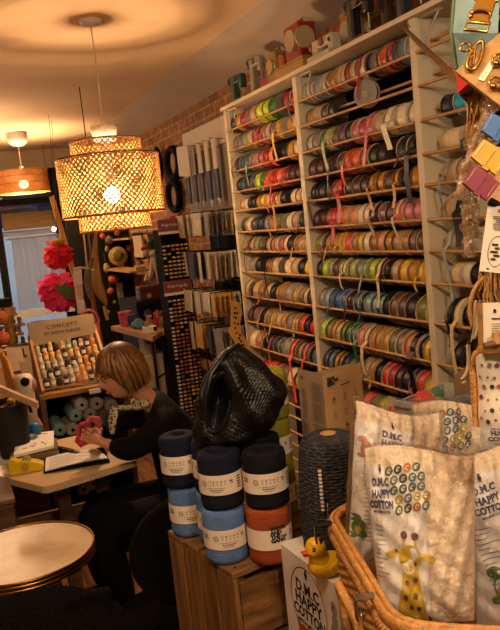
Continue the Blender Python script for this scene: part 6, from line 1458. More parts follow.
# handle on the left side: wrapped D
hs = lambda t: (V((.622, 1.185, 0)).lerp(V((.535, .875, 0)), t)) * KF
nl = V((-.962, .274, 0)); h0, h1 = hs(.50), hs(.84)
hpts = [h0 + V((0, 0, ZRM - .16)), h0 + nl * .02 + V((0, 0, ZRM - .12)), h0 + nl * .028 + V((0, 0, ZRM - .058)), h0.lerp(h1, .15) + nl * .034 + V((0, 0, ZRM - .034)), h0.lerp(h1, .5) + nl * .036 + V((0, 0, ZRM - .029)), h0.lerp(h1, .85) + nl * .034 + V((0, 0, ZRM - .034)), h1 + nl * .028 + V((0, 0, ZRM - .058)), h1 + nl * .02 + V((0, 0, ZRM - .12)), h1 + V((0, 0, ZRM - .16))]
def smooth(pts, n=8):
    out = []
    for i in range(len(pts) - 1):
        p0 = pts[max(i - 1, 0)]; p1 = pts[i]; p2 = pts[i + 1]; p3 = pts[min(i + 2, len(pts) - 1)]
        for k in range(n):
            t = k / n; out.append(.5 * ((2 * p1) + (p2 - p0) * t + (2 * p0 - 5 * p1 + 4 * p2 - p3) * t * t + (3 * p1 - p0 - 3 * p2 + p3) * t ** 3))
    return out + [pts[-1]]
hq = smooth(hpts, 16); part('handle', MB().tube(hq, [.0066 + .0010 * abs(math.sin(i * 1.05)) for i in range(len(hq))], 10), m_wickr, wc_)
m_chrome = M('chrome', 'c0bcb4', .18, .03, metal=1); m_dsteel = M('dark_steel', '4a443c', .3, .1, metal=1)
for t_, mt, nm in ((.03, m_dsteel, 'clasp'), (.90, m_chrome, 'clasp')):
    c_ = hs(t_) + nl * .014 + V((0, 0, ZRM - .004)); al = V((-.274, -.962, 0))
    rr = Matrix((al, nl, V((0, 0, 1)))).transposed()
    o = part(nm, MB().box(c_ + nl * .004 + V((0, 0, .004)), (.014, .034, .004), rr).box(c_ + nl * .020 - V((0, 0, .012)), (.014, .003, .034), rr), mt, wc_, bevel=.001, label='chrome clasp' if mt is m_chrome else 'dark steel clasp')
    part('clasp_loop', MB().tube([c_ + nl * .012 - V((0, 0, .016 + .014 * math.sin(q))) + al * .010 * math.cos(q) for q in [math.pi * i / 10 for i in range(11)]], .0022, 6), mt, o)
tb2 = thing('wooden_riser', 'low wooden riser under the wicker case', 'riser', (cenl.x, cenl.y, ZB0)); part('riser', bb(MB(), cenl.x - .18, cenl.x + .18, cenl.y - .15, cenl.y + .16, ZB0 + .001, ZBT - .001), m_crate, tb2)
# ------------------------------------------------------------------ bags
m_fluff = M('cotton_fluff', 'e0ccb0', .95, .08, 40, .45, 150)
m_bagp = M('bag_print_white', 'dcd6d0', .4, .03)
m_film = film('bag_film', (.985, .975, .96), .15, .8, 60, .045, .50)
m_inkn = M('ink_navy', '20285c', .5); INK = {k: M('ink_' + k, c, .5) for k, c in dict(green='3c5a30', darkgreen='20382c', orangey='b8602c', teal='3c6460', slate='4c5468', ochre='a88828', giraffe='c0a020', giraffedark='a08418', wine='5c1c30', cream='d8ccb0', croc='3c6c2c', pinkish='b07868').items()}
def bag(ctr, ux, uyv, W, Hh, T, label, seed, panel=(-.96, .06), lean=0, draw=None, taper=.1):
    rn = random.Random(seed); ux = ux.normalized(); uyv = (uyv - ux * uyv.dot(ux)).normalized(); n = ux.cross(uyv).normalized()
    if n.dot(EYE - ctr) < 0: n = -n
    ph = [rn.uniform(0, 6) for _ in range(6)]
    t = thing('filling_bag', label, 'bag', ctr - uyv * Hh / 2)
    def S(u, v, off=0.0, back=False, rough=1.0):
        e = max(0, 1 - abs(u) ** 2.6) * max(0, 1 - abs(v) ** 3.2); z = T / 2 * e ** .42
        wr = .0035 * math.sin(7 * u + 4 * v + ph[0]) * math.sin(5 * v + ph[1]) + .0022 * math.sin(19 * u - 9 * v + ph[2]) + .0018 * math.sin(23 * v + 11 * u + ph[3])
        if v > .55: wr += .0045 * (v - .55) / .45 * math.sin(26 * u + ph[4])
        z += wr * rough * min(1, e * 3 + .15)
        w_ = W / 2 * (1 - taper * (1 - v) / 2) * (1 - .05 * max(0, v - .6)); x = u * w_; y = v * Hh / 2 + .010 * math.sin(2.2 * u + ph[5]) * max(0, v)
        return ctr + ux * x + uyv * y + n * ((-z if back else z) + off * (-1 if back else 1))
    g = lambda a, b, off, back=False: S(a * 2 - 1, b * 2 - 1, off, back)
    fl = MB()
    for bk_ in (False, True):
        fl.grid(lambda a, b: S((a * 2 - 1) * .95, (b * 2 - 1) * .95, -.004 + .0016 * fbm((a * 16, b * 22, seed + bk_ * 7), 1.0, 3), bk_), 60, 80)
    part('cotton_filling', fl, m_fluff, t)
    pl = MB(); pl.grid(lambda a, b: S(panel[0] + (panel[1] - panel[0]) * a, -.97 + 1.70 * b, .0008), 40, 60)
    pp = part('printed_panel', pl, m_bagp, t)
    fm = MB()
    def crk(a, b):
        q = V((a * 5.5 + seed * 3.1, b * 8, seed)); r_ = 1 - abs(noise.noise(q)) * 2.2; r2 = 1 - abs(noise.noise(q * 2.3 + V((7, 3, 1)))) * 2.2
        return .0050 + .0042 * max(0, r_) ** 3 * (.35 + .65 * max(0, b - .35) / .65) + .0022 * max(0, r2) ** 3
    fm.grid(lambda a, b: g(a, b, crk(a, b)), 120, 170); fm.grid(lambda a, b: g(a, b, .0036, True), 30, 40)
    part('plastic_film', fm, m_film, t)
    # crimped top seal
    tpx = MB().grid(lambda a, b: S(a * 2 - 1, 1.0, .0, False) + uyv * (.022 * b * (1 - .5 * abs(2 * a - 1))) + n * (.006 * math.sin(a * 31 + ph[0]) * b), 60, 4)
    part('top_seal', tpx, m_film, t)
    def onbag(mb, dz=.0012):
        def f(p): return S(p.x, p.y, dz + abs(p.z))
        return mb.xf(f)
    if draw: draw(t, pp, onbag, W, Hh)
    return t
def flat_to(mb, cu, cv, W, Hh, rot=0.0):
    """metres on the bag to its u, v"""
    c_, s_ = math.cos(rot), math.sin(rot)
    return mb.xf(lambda p: V((cu + (p.x * c_ - p.y * s_) / (W / 2), cv + (p.x * s_ + p.y * c_) / (Hh / 2), p.z)))
def logo(pp, onbag, W, Hh, cu, cv, s=1.0, rot=0.0, xs=1.0):
    k = text('D.M.C', .0150 * s, bold=.0008, space=1.05).xf(lambda p: p + V((0, .020 * s, 0)))
    k.join(text('HAPPY', .0150 * s, bold=.0008).xf(lambda p: p + V((0, .004 * s, 0)))); k.join(text('COTTON', .0138 * s, bold=.0008).xf(lambda p: p + V((0, -.010 * s, 0))))
    k.join(text('AMIGURUMI COTTON', .0044 * s, bold=.0002).xf(lambda p: p + V((0, -.0195 * s, 0)))); k.join(disc2(0, .0375 * s, .0036 * s, .0040 * s, 12)).join(rect2(0, .0430 * s, .0045 * s, .003 * s)).join(rect2(0, .0325 * s, .006 * s, .0013 * s))
    k.xf(lambda p: V((p.x * xs, p.y, p.z)))
    part('lettering', onbag(flat_to(k, cu, cv, W, Hh, rot), .0020), m_inkn, pp)
def ovals(pp, onbag, W, Hh, cu, cv, s=1.0, nx=4, ny=4, rot=.2):
    cols = ['green', 'darkgreen', 'orangey', 'teal', 'slate', 'darkgreen', 'teal', 'slate', 'green', 'darkgreen', 'slate', 'teal', 'ochre', 'slate', 'ochre', 'ochre']
    i = 0; layers = {}
    for r_ in range(ny):
        for c_ in range(nx):
            x, y = (c_ - (nx - 1) / 2) * .0135 * s + .004 * s * (r_ % 2), (r_ - (ny - 1) / 2) * -.0125 * s
            cn_ = cols[(r_ * 4 + c_) % 16]; layers.setdefault(cn_, MB()).join(ring2(x, y, .0070 * s, .0052 * s, .0030 * s, 18, rot=.7)); layers.setdefault('cream', MB()).join(disc2(x, y, .0036 * s, .0028 * s, 12, z=.0002, rot=.7)); layers.setdefault(cols[(i * 5 + 3) % 16], MB()).join(disc2(x + .001 * s, y, .0018 * s, .0013 * s, 8, z=.0006)); i += 1
    for cn_, mb in layers.items(): part('colour_dots', onbag(flat_to(mb, cu, cv, W, Hh, rot), .0016), INK[cn_], pp)
def lines(pp, onbag, W, Hh, cu, cv, n, w_, dy, seed=1, rot=0.0):
    rn = random.Random(seed); mb = MB()
    for k in range(n): q = rn.uniform(.4, 1); mb.join(rect2(-w_ / 2 + w_ * q / 2, -k * dy, w_ * q, dy * .17, nx=8))
    part('small_print', onbag(flat_to(mb, cu, cv, W, Hh, rot), .0014), M('ink_smallprint', '70707a', .6), pp)
def giraffe(pp, onbag, W, Hh, cu, cv, s=1.0, rot=0.0):
    def o(mb, ink, dz): part('animal_print', onbag(flat_to(mb, cu, cv, W, Hh, rot), dz), INK[ink], pp)
    rws = [(-.049, -.006, .008), (-.046, -.016, .018), (-.038, -.019, .020), (-.03, -.018, .019), (-.02, -.015, .016), (-.01, -.0125, .0135), (0, -.0115, .012), (.01, -.011, .011), (.02, -.011, .011)]
    def bf(a, q):
        f = q * 8; i = min(7, int(f)); f -= i; y = rws[i][0] * (1 - f) + rws[i + 1][0] * f; l = rws[i][1] * (1 - f) + rws[i + 1][1] * f; r = rws[i][2] * (1 - f) + rws[i + 1][2] * f
        return V(((l + (r - l) * a) * s, y * s, .0003))
    b = MB().grid(bf, 10, 24)
    b.join(disc2(0, .022 * s, .0145 * s, .0155 * s, 20, z=.0003)).join(disc2(-.013 * s, -.046 * s, .010 * s, .0085 * s, 14, z=.0004)).join(disc2(.014 * s, -.047 * s, .012 * s, .0085 * s, 14, z=.0004))
    b.join(disc2(-.022 * s, .026 * s, .0095 * s, .0042 * s, 14, rot=.25)).join(disc2(.023 * s, .024 * s, .012 * s, .0042 * s, 14, rot=-.15)).join(rect2(-.007 * s, .040 * s, .0036 * s, .010 * s)).join(rect2(.007 * s, .040 * s, .0036 * s, .010 * s))
    o(b, 'giraffe', .0022)
    o(disc2(-.003 * s, .013 * s, .0085 * s, .0085 * s, 16), 'cream', .0028)
    w_ = disc2(-.007 * s, .048 * s, .0045 * s, .0045 * s, 12).join(disc2(.007 * s, .047 * s, .005 * s, .0045 * s, 12))
    for x, y, r in ((-.005, -.006, .003), (.006, -.002, .0036), (-.008, -.022, .0034), (.006, -.02, .0036), (.0, -.034, .003), (.010, -.034, .003), (-.020, -.050, .005), (.024, -.048, .0055), (-.018, .03, .002)): w_.join(disc2(x * s, y * s, r * s, r * s * 1.1, 10))
    o(w_, 'wine', .0030); o(disc2(-.010 * s, .018 * s, .002 * s, .0026 * s, 8).join(disc2(.007 * s, .016 * s, .002 * s, .0026 * s, 8)), 'darkgreen', .0034)
def poly_fan(pts, s):
    return MB().add([V((x * s, y * s, .0003)) for x, y in pts] + [V((sum(p[0] for p in pts) / len(pts) * s, sum(p[1] for p in pts) / len(pts) * s, .0003))], [(i, (i + 1) % len(pts), len(pts)) for i in range(len(pts))])
def croc(pp, onbag, W, Hh, cu, cv, s=1.0, ink='croc'):
    mb = disc2(0, 0, .012 * s, .018 * s, 16).join(disc2(-.008 * s, .02 * s, .010 * s, .008 * s, 14)).join(disc2(.010 * s, -.014 * s, .009 * s, .007 * s, 14)).join(disc2(-.010 * s, -.016 * s, .007 * s, .006 * s, 12))
    part('animal_print', onbag(flat_to(mb, cu, cv, W, Hh), .0016), INK[ink], pp)
    part('animal_print', onbag(flat_to(disc2(-.002 * s, -.004 * s, .005 * s, .009 * s, 12), cu, cv, W, Hh), .0026), INK['ochre'], pp)
def barcode(pp, onbag, W, Hh, cu, cv):
    mb = MB(); x = -.012
    for k in range(14): w_ = (.0008, .0014, .0006)[k % 3]; mb.join(rect2(x, 0, w_, .020, ny=3)); x += w_ + .0008
    part('barcode', onbag(flat_to(mb, cu, cv, W, Hh), .0016), m_inkb, pp)
def dA(t, pp, ob, W, Hh):
    logo(pp, ob, W, Hh, -.74, .40, 1.0, -.05, .60); ovals(pp, ob, W, Hh, -.26, .50, 1.05, 4, 5); giraffe(pp, ob, W, Hh, -.33, -.45, 1.22, -.05)
    lines(pp, ob, W, Hh, -.78, .10, 12, .020, .0065, 3, -.1); 
def dB(t, pp, ob, W, Hh):
    logo(pp, ob, W, Hh, -.30, .50, .95, -.02, .8); ovals(pp, ob, W, Hh, .16, .40, .8, 2, 4); giraffe(pp, ob, W, Hh, -.18, -.26, 1.05, .05); lines(pp, ob, W, Hh, -.62, .10, 16, .030, .0068, 5); barcode(pp, ob, W, Hh, -.15, -.72)
    croc(pp, ob, W, Hh, -.85, -.5, .8); croc(pp, ob, W, Hh, -.80, .42, .7, 'pinkish')
def dC(t, pp, ob, W, Hh):
    logo(pp, ob, W, Hh, -.50, .40, 1.12, .16, .8); ovals(pp, ob, W, Hh, .12, .56, 1.0, 4, 4); lines(pp, ob, W, Hh, -.62, .12, 15, .046, .0078, 9, .18); croc(pp, ob, W, Hh, -.52, -.52, 1.2); giraffe(pp, ob, W, Hh, .22, -.25, 1.0)
def dD(t, pp, ob, W, Hh): ovals(pp, ob, W, Hh, -.25, .52, 1.15, 5, 5); logo(pp, ob, W, Hh, -.75, .1, .8)
def dE(t, pp, ob, W, Hh): ovals(pp, ob, W, Hh, -.2, .5, 1.0, 4, 4); logo(pp, ob, W, Hh, -.55, .55, .8)
def upv(a, back=0.0): return (VU * math.cos(a) + VR * math.sin(a)).normalized() + VF * back
# the giraffe bag at the front
bag(dep(423, 533, 1.08), VR + VU * .05 - VF * .16, upv(-.10, .22),   .172, .254, .10, 'front clear bag of cotton filling with giraffe print and DMC HAPPY COTTON lettering', 1, (-.99, .02), draw=dA, taper=.22)
bag(dep(393, 486, 1.24), VR - VU * .12 + VF * .15, upv(.20, .15), .168, .278, .10, 'clear bag of cotton filling behind the front bag at the left of the case', 2, (-.98, .22), draw=dB, taper=.10)
bag(dep(517, 531, 1.19), VR + VU * .13 - VF * .05, upv(-.12, .18), .20, .29, .10, 'clear bag of cotton filling at the right edge behind the front bag', 3, (-.98, .5), draw=dC, taper=.08)
bag(dep(455, 464, 1.36), VR + VU * .06, upv(-.02, .1), .155, .235, .085, 'clear bag of cotton filling at the back between the left and right bags', 4, (-.98, -.1), draw=dD, taper=.06)
bag(dep(522, 464, 1.34), VR + VU * .10, upv(-.05, .1), .155, .235, .085, 'clear bag of cotton filling at the back right corner of the case', 5, (-.98, .3), draw=dE, taper=.06)
# ================================================================== GREY BIN OF WOOL BEHIND THE BAGS
gy = dep(418, 408, 1.62); gz = dep(395, 400, 1.62).z
r0, r1 = dep(394, 401, 1.66), dep(446, 411, 1.56); r1.z = r0.z = (r0.z + r1.z) / 2
ua = (r1 - r0).normalized(); ub = V((-ua.y, ua.x, 0)); ub = ub if ub.dot(r0) > 0 else -ub
gb = thing('grey_bin', 'light grey tray bin of coloured wool behind the bags', 'bin', (r0 + r1) / 2 - V((0, 0, .2)))
m_bin = M('bin_grey', '9a9890', .5, .04); WB = (r1 - r0).length; zb_ = r0.z - .14
def obox(mb, o, a0, a1, b0, b1, z0, z1):
    return mb.prism([V((q.x, q.y, z0)) for q in (o + ua * a0 + ub * b0, o + ua * a1 + ub * b0, o + ua * a1 + ub * b1, o + ua * a0 + ub * b1)], (0, 0, z1 - z0))
for a in ((0, WB + .06, 0, .006), (0, WB + .06, .20, .206), (0, .006, .006, .20), (WB + .054, WB + .06, .006, .20)): part('side', obox(MB(), r0, *a, zb_, r0.z), m_bin, gb)
part('bottom', obox(MB(), r0, .006, WB + .054, .006, .2, zb_, zb_ + .006), m_bin, gb); part('rim', obox(MB(), r0, -.004, WB + .064, -.008, .004, r0.z - .006, r0.z + .006), m_bin, gb, bevel=.002)
ps = thing('bin_stand', 'plain wooden stand under the grey bin', 'stand', V((r0.x + .1, r0.y + .1, 0))); part('stand', obox(MB(), r0, .02, .075, .06, .17, 0, zb_ - .001), m_crate, ps)
for i, (px, py, r, c, lb) in enumerate(((424, 400, .026, 'c83c20', 'bright red-orange wool ball in the grey bin'), (436, 394, .018, '2c6c4c', 'dark green wool ball topmost in the grey bin'), (437, 405, .022, '7c9c40', 'light green wool ball below the dark green one'), (411, 408, .022, '6c5088', 'violet wool ball at the left in the grey bin'), (422, 410, .020, '5c4878', 'second violet wool ball low in the grey bin'), (431, 404, .02, 'b0341c', 'dark red wool ball between the orange and green ones'))):
    p = dep(px, py, 1.68 if i != 1 else 1.70); blob_ = MB().grid(lambda a, b, p=p, r=r, i=i: p + V((math.sin(math.pi * b) * math.cos(2 * math.pi * a), math.sin(math.pi * b) * math.sin(2 * math.pi * a), -math.cos(math.pi * b) * .85)) * (r * (1 + .05 * math.sin(40 * a + 22 * b) + .05 * math.sin(31 * b - 18 * a))), 40, 24, True)
    solo('wool_ball', blob_, M('woolball_' + c, c, .9, .15, 60, .5, 160), lb, 'wool ball', 'wool balls in the grey bin')
for i, (px, py) in enumerate(((452, 408), (462, 405), (457, 412))):
    p = dep(px, py, 1.56); solo('wool_skein', MB().tube([p + VR * .03 * math.cos(q) + VU * .012 * math.sin(q) + VF * .01 * math.sin(2 * q) for q in [2 * math.pi * k / 16 for k in range(16)]], .011, 8, closed=True), M('skein_grey', '5c5854', .9, .2, 60, .5, 160), f'grey wool skein right of the wool balls, {ORD[i+1]} from the left', 'wool skein', 'grey skeins beside the bin')
q0, q1, q2, q3 = dep(454, 375, 1.60), dep(476, 361, 1.60), dep(478, 412, 1.60), dep(458, 416, 1.60)
solo('brown_board', MB().prism([q0, q1, q2, q3], VF * .008), M('board_umber', '6c5234', .7, .08), 'plain brown board standing left of the dotted basket', 'board')
# ================================================================== HANGING DISPLAY AT THE RIGHT
m_board = wood('board_maple', '8c6434', 'ac8048', .45, 0, 1.2)
post = V((1.06, .46, 0)); ds = thing('display_post', 'wooden display post carrying the hanging boards and cards', 'stand', V((post.x, post.y, 0)))
part('post', bb(MB(), post.x - .02, post.x + .02, post.y - .02, post.y + .02, .03, 2.2), m_box, ds); part('foot', bb(MB(), post.x - .10, post.x + .10, post.y - .10, post.y + .10, 0, .03), m_box, ds)
def arm(px, py, t): e = dep(px, py, t); part('arm', MB().cyl(V((post.x, post.y, e.z + .0)), e, .005, n=8), m_steel, ds)
class Pl:
    """a flat piece: picture corner a, direction points b (along x) and c (along y) at given distances"""
    def __init__(s, a, b, c):
        s.o = a; s.x = (b - a).normalized(); s.W = (b - a).length; y = c - a; y = y - s.x * y.dot(s.x); s.y = y.normalized(); s.H = (c - a).dot(s.y); n = s.x.cross(s.y); s.n = n if n.dot(EYE - a) > 0 else -n
    def at(s, x, y, z=0): return s.o + s.x * x + s.y * y + s.n * z
    def plate(s, x0, x1, y0, y1, z0, z1, mb=None): return (mb or MB()).prism([s.at(x0, y0, z0), s.at(x1, y0, z0), s.at(x1, y1, z0), s.at(x0, y1, z0)], s.n * (z1 - z0))
    def map(s, mb, z=0): return mb.xf(lambda p: s.at(p.x, p.y, z + abs(p.z)))
    def px(s, px, py):
        d = ray(px, py); t = (s.o - EYE).dot(s.n) / d.dot(s.n); q = EYE + d * t - s.o; return q.dot(s.x), q.dot(s.y)
# maple board with gold clasps
P = Pl(dep(455.5, 71, .90), dep(520, 121, .85), dep(482, -20, .93))
cb1 = thing('clasp_board', 'maple board of gold clasps hanging at the top right', 'display board', P.at(P.W / 2, P.H / 2))
part('board', P.plate(0, P.W * 1.1, 0, P.H * 1.15, -.007, 0), m_board, cb1, bevel=.001)
m_gold = M('gold_metal', '9c7434', .25, .05, metal=1)
def at2(P, px, py, z): x, y = P.px(px, py); return P.at(x, y, z)
def dirs(P, a, b): p = at2(P, *a, 0); q = at2(P, *b, 0); return p, (q - p)
# side release buckle
p, d = dirs(P, (476, 33), (489, -4)); u = d.normalized(); v = P.n.cross(u)
def frame_tube(mb, c, u, v, hu, hv, r, z): return mb.tube([c + u * a * hu + v * b * hv + P.n * z for a, b in ((-1, -1), (-1, 1), (1, 1), (1, -1))], r, 8, closed=True)
gc = thing('gold_buckle', 'gold metal bag clasp with turned loop at the top of the maple board', 'clasp', p)
L_ = d.length
bk = MB(); frame_tube(bk, p + u * L_ * .10, u, v, .006, .014, .0024, .005); frame_tube(bk, p + u * L_ * .92, u, v, .006, .014, .0024, .005); part('end_frame', bk, m_gold, gc)
bk = MB().prism([p + u * L_ * .2 - v * .012 + P.n * .002, p + u * L_ * .82 - v * .012 + P.n * .002, p + u * L_ * .82 + v * .012 + P.n * .002, p + u * L_ * .2 + v * .012 + P.n * .002], P.n * .006); part('plate', bk, m_brass, gc, bevel=.001)
part('loop', MB().tube([p + u * (L_ * .34 + .007 * math.sin(q * 1.0)) + v * .013 * math.cos(q) + P.n * .010 for q in [math.pi * i / 12 - .6 for i in range(17)]], .0018, 6), m_gold, gc)
part('screw', MB().ball(p + u * L_ * .30 + v * .011 + P.n * .009, .003, 8, 6), m_gold, gc)
# swivel snap hook
p, d = dirs(P, (470.5, 72), (481.5, 43)); u = d.normalized(); v = P.n.cross(u); L_ = d.length; hw = .0062
sh = thing('snap_hook', 'gold swivel snap hook with round ring on the maple board', 'snap hook', p)
lpp = [p + u * (L_ * (.5 + .5 * math.cos(q))) + v * hw * (math.sin(q)) * (1.2 - .2 * math.cos(q)) + P.n * .004 for q in [2 * math.pi * i / 24 for i in range(24)]]
part('hook', MB().tube(lpp, .0024, 8, closed=True), m_gold, sh)
part('gate', MB().tube([p + u * L_ * .15 - v * hw * .3 + P.n * .006, p + u * L_ * .8 + v * hw * .6 + P.n * .006], .0014, 6), m_gold, sh)
rc = at2(P, 465.5, 49, .004); part('ring', MB().tube([rc + u * .0062 * math.cos(q) + v * .0062 * math.sin(q) for q in [2 * math.pi * i / 20 for i in range(20)]], .0015, 6, closed=True), m_gold, sh)
part('swivel', MB().cyl(at2(P, 469.5, 51, .004), at2(P, 474, 55, .004), .003, n=10), m_gold, sh)
x, y = P.px(484.5, 71); stx = thing('price_sticker', 'small white sticker with black dots below the snap hook', 'sticker', P.at(x, y, .0005))
sx_ = Pl(at2(P, 478, 80, .001), at2(P, 484, 82, .001), at2(P, 485.5, 58, .001)); part('paper', sx_.plate(0, sx_.W, 0, sx_.H, 0, .0006), m_card, stx)
part('print', sx_.map(disc2(sx_.W * .55, sx_.H * .8, .0008, .0008, 8).join(disc2(sx_.W * .55, sx_.H * .35, .0007, .0007, 8)).join(disc2(sx_.W * .45, sx_.H * .15, .0007, .0007, 8)), .0008), m_inkb, stx)
for i, (px, py, lb) in enumerate(((499, 62, 'gold ring clasp at the right edge of the maple board'), (496, 85, 'gold swivel clasp at the lower right of the maple board'))):
    c_ = at2(P, px, py, .005); t = thing('gold_clasp', lb, 'clasp', c_)
    part('ring', MB().tube([c_ + P.x * .0085 * math.cos(q) + P.y * .0065 * math.sin(q) for q in [2 * math.pi * k / 20 for k in range(20)]], .0018, 6, closed=True), m_gold, t)
    part('body', MB().tube([c_ + P.x * .008, c_ + P.x * .016 + P.y * .002, c_ + P.x * .024 - P.y * .004], [.004, .005, .003], 10).ball(c_ - P.y * .006 + P.x * .002, .0045, 10, 8), m_gold, t)
arm(500, 40, 1.0)
# pale blue and red folded paper lantern behind the board
t1 = 1.0
lt_ = thing('paper_lantern', 'pale blue folded paper lantern with red pointed foot behind the maple board', 'lantern', dep(458, 92, t1))
A0, A1, A2, A3 = dep(455, -12, t1), dep(451, 33, t1), dep(456, 69, t1), dep(463, 86, t1); back = [q + VF * .05 + VR * .05 for q in (A0, A1, A2)]
B0, B1, B2 = dep(500, -12, t1 - .02), dep(498, 33, t1 - .05), dep(492, 72, t1 - .02)
part('blue_panels', MB().add([A0, A1, B1, B0], [(0, 1, 2, 3)]).add([A1, A2, B2, B1], [(0, 1, 2, 3)]).add([A0, A1, back[1], back[0]], [(0, 1, 2, 3)]).add([A1, A2, back[2], back[1]], [(0, 1, 2, 3)]).add([back[0], back[1], B1, B0], [(0, 1, 2, 3)]).add([back[1], back[2], B2, B1], [(0, 1, 2, 3)]), M('paper_paleblue', '6e8884', .7, .04), lt_)
part('edging', MB().tube([A0, A1, A2], .003, 6), M('edging_green', '4c5c30', .6), lt_)
F0 = dep(457.5, 93.5, t1 - .01); F1 = dep(484, 84, t1 - .03); F2 = dep(456, 70.5, t1); F3 = dep(480, 72, t1 - .06)
part('red_foot', MB().add([F2, F0, F3], [(0, 1, 2)]).add([F3, F0, F1], [(0, 1, 2)]).add([F2, F3, B2], [(0, 1, 2)]).add([F2, F0, F0 + VF * .04 + VR * .04], [(0, 1, 2)]), M('paper_red', 'b81c14', .6, .05), lt_)
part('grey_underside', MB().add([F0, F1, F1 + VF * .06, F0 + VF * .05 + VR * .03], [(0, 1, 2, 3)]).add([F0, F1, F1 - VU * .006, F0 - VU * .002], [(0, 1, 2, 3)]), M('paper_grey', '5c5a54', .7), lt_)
arm(492, 10, 1.02)
# coloured side-release buckles on cards
def plastic_buckle(px, py, ang, s, c, label, t):
    ctr = dep(px, py, t); u = VR * math.cos(ang) - VU * math.sin(ang); v = VR * math.sin(ang) + VU * math.cos(ang); n = -VF
    o = thing('side_release_buckle', label, 'buckle', ctr); m = M('buckle_' + c, c, .28, .05, spec=.6); f = lambda a, b, z: ctr + u * a * s + v * b * s + n * z * s
    def pr(pts, z0, z1): return MB().prism([f(a, b, z0) for a, b in pts], n * (z1 - z0) * s)
    part('socket', pr([(-1, -.75), (.0, -.85), (.15, -.6), (.15, .6), (.0, .85), (-1, .75)], 0, .42), m, o, bevel=.07 * s)
    part('plug', pr([(.2, -.55), (.75, -.8), (1.25, -.8), (1.25, .8), (.75, .8), (.2, .55)], .03, .36), m, o, bevel=.06 * s)
    part('prong', pr([(.0, .55), (.55, .62), (.55, .9), (.1, .95)], .05, .34), m, o, bevel=.03 * s); part('prong', pr([(.0, -.55), (.55, -.62), (.55, -.9), (.1, -.95)], .05, .34), m, o, bevel=.03 * s)
    part('strap_bar', MB().cyl(f(-.82, -.6, .45), f(-.82, .6, .45), .07 * s, n=8).cyl(f(1.08, -.6, .4), f(1.08, .6, .4), .07 * s, n=8), m, o)
    return o
sb_ = Pl(dep(463, 176, .90), dep(508, 215, .86), dep(500, 100, .90)); bkb = thing('buckle_board', 'tan card board carrying the coloured plastic buckles', 'display board', sb_.at(.02, .02))
part('board', sb_.plate(.012, sb_.W * 1.4, .0, sb_.H * 1.0, -.024, -.018), m_board, bkb)
for i, (px, py, c, n_, s, a) in enumerate(((496, 129, '1c5c9c', 'blue', .0155, .5), (487, 157, 'c89a14', 'yellow', .0165, .62), (478.5, 183, '7c1c34', 'wine red', .0160, .62))):
    plastic_buckle(px, py, a, s, c, f'{n_} plastic side-release buckle on the tan card board', .86)
kb_ = dep(496, 206, .87); solo('black_buckle', MB().tube([kb_ + VR * a * .001 + VU * b * .001 for a, b in ((-8, 6), (0, 2), (10, -6), (14, -12))], .005, 8), m_black, 'black strap end under the wine red buckle', 'strap')
arm(500, 150, .92)
# brown jute hanks
def hank(px0, py0, px1, py1, w_, t, label, n=70, seed=1):
    rn = random.Random(seed); a, b = dep(px0, py0, t), dep(px1, py1, t); o = thing('jute_hank', label, 'jute hank', b); mb = MB()
    for k in range(n):
        f = rn.uniform(-1, 1); g_ = rn.uniform(-.012, .012); p0 = a + VR * f * w_ * .8 + VF * g_; p1 = b + VR * f * w_ + VF * g_
        mb.tube([p0, p0.lerp(p1, .3) + VR * rn.uniform(-.006, .006), p0.lerp(p1, .7) + VR * rn.uniform(-.008, .008), p1 + VU * rn.uniform(-.01, .01)], .0014, 4)
    part('fibres', mb, M('jute_brown', 'a8783c', .85, .35, 60, .5, 150), o); part('binding', MB().tube([a + VR * w_ * math.cos(q) + VF * .012 * math.sin(q) - VU * .006 for q in [2 * math.pi * k / 16 for k in range(16)]], .003, 6, closed=True), M('jute_dark', '5c3a18', .8), o)
hank(478, 90, 477, 150, .010, 1.0, 'brown jute hank hanging below the red lantern foot', seed=3); hank(494, 264, 493, 308, .018, .97, 'brown jute hank hanging between the two white cards', seed=5); arm(476, 90, 1.01); arm(496, 270, .98)
# crumpled clear plastic sleeves
m_film2 = film('sleeve_film', (.95, .93, .90), .08, 1.0, 60, .12, .75)
def sleeve(pts, w_, t, label, seed):
    rn = random.Random(seed); P_ = smooth([dep(x, y, t) for x, y in pts], 14); o = thing('plastic_sleeve', label, 'sleeve', P_[-1]); n = len(P_) - 1
    def f(a, b): i = min(n, int(b * n)); d = (P_[min(i + 1, n)] - P_[max(i - 1, 0)]).normalized(); s_ = d.cross(VF).normalized(); th = 2 * math.pi * a; return P_[i] + s_ * w_ * math.cos(th) * (1 + .2 * math.sin(b * 40 + seed)) + VF * w_ * .45 * math.sin(th) + (s_ * math.sin(b * 60 + 5 * a) + VF * math.sin(b * 45 + 9 * a + seed)) * .0018
    part('film', MB().grid(f, 28, 90, True), m_film2, o)
    part('backing', MB().strip([p + VF * .002 for p in P_[2:-2]], VR * w_ * 1.3, .001), M('backing_tan', 'b08c64', .6, .2, 40), o)
sleeve([(494, 96), (486, 118), (475, 148), (464, 178), (459, 200)], .0085, .89, 'long crumpled clear plastic sleeve hanging diagonally left of the buckles', 1)
sleeve([(472, 168), (468, 190), (466, 215), (469, 258)], .0065, .93, 'clear plastic sleeve hanging straight down left of the oval label card', 2)
sleeve([(476, 196), (475, 215), (477, 240)], .005, .92, 'short clear plastic sleeve beside the oval label card', 4); arm(488, 100, .95); arm(473, 172, .95)
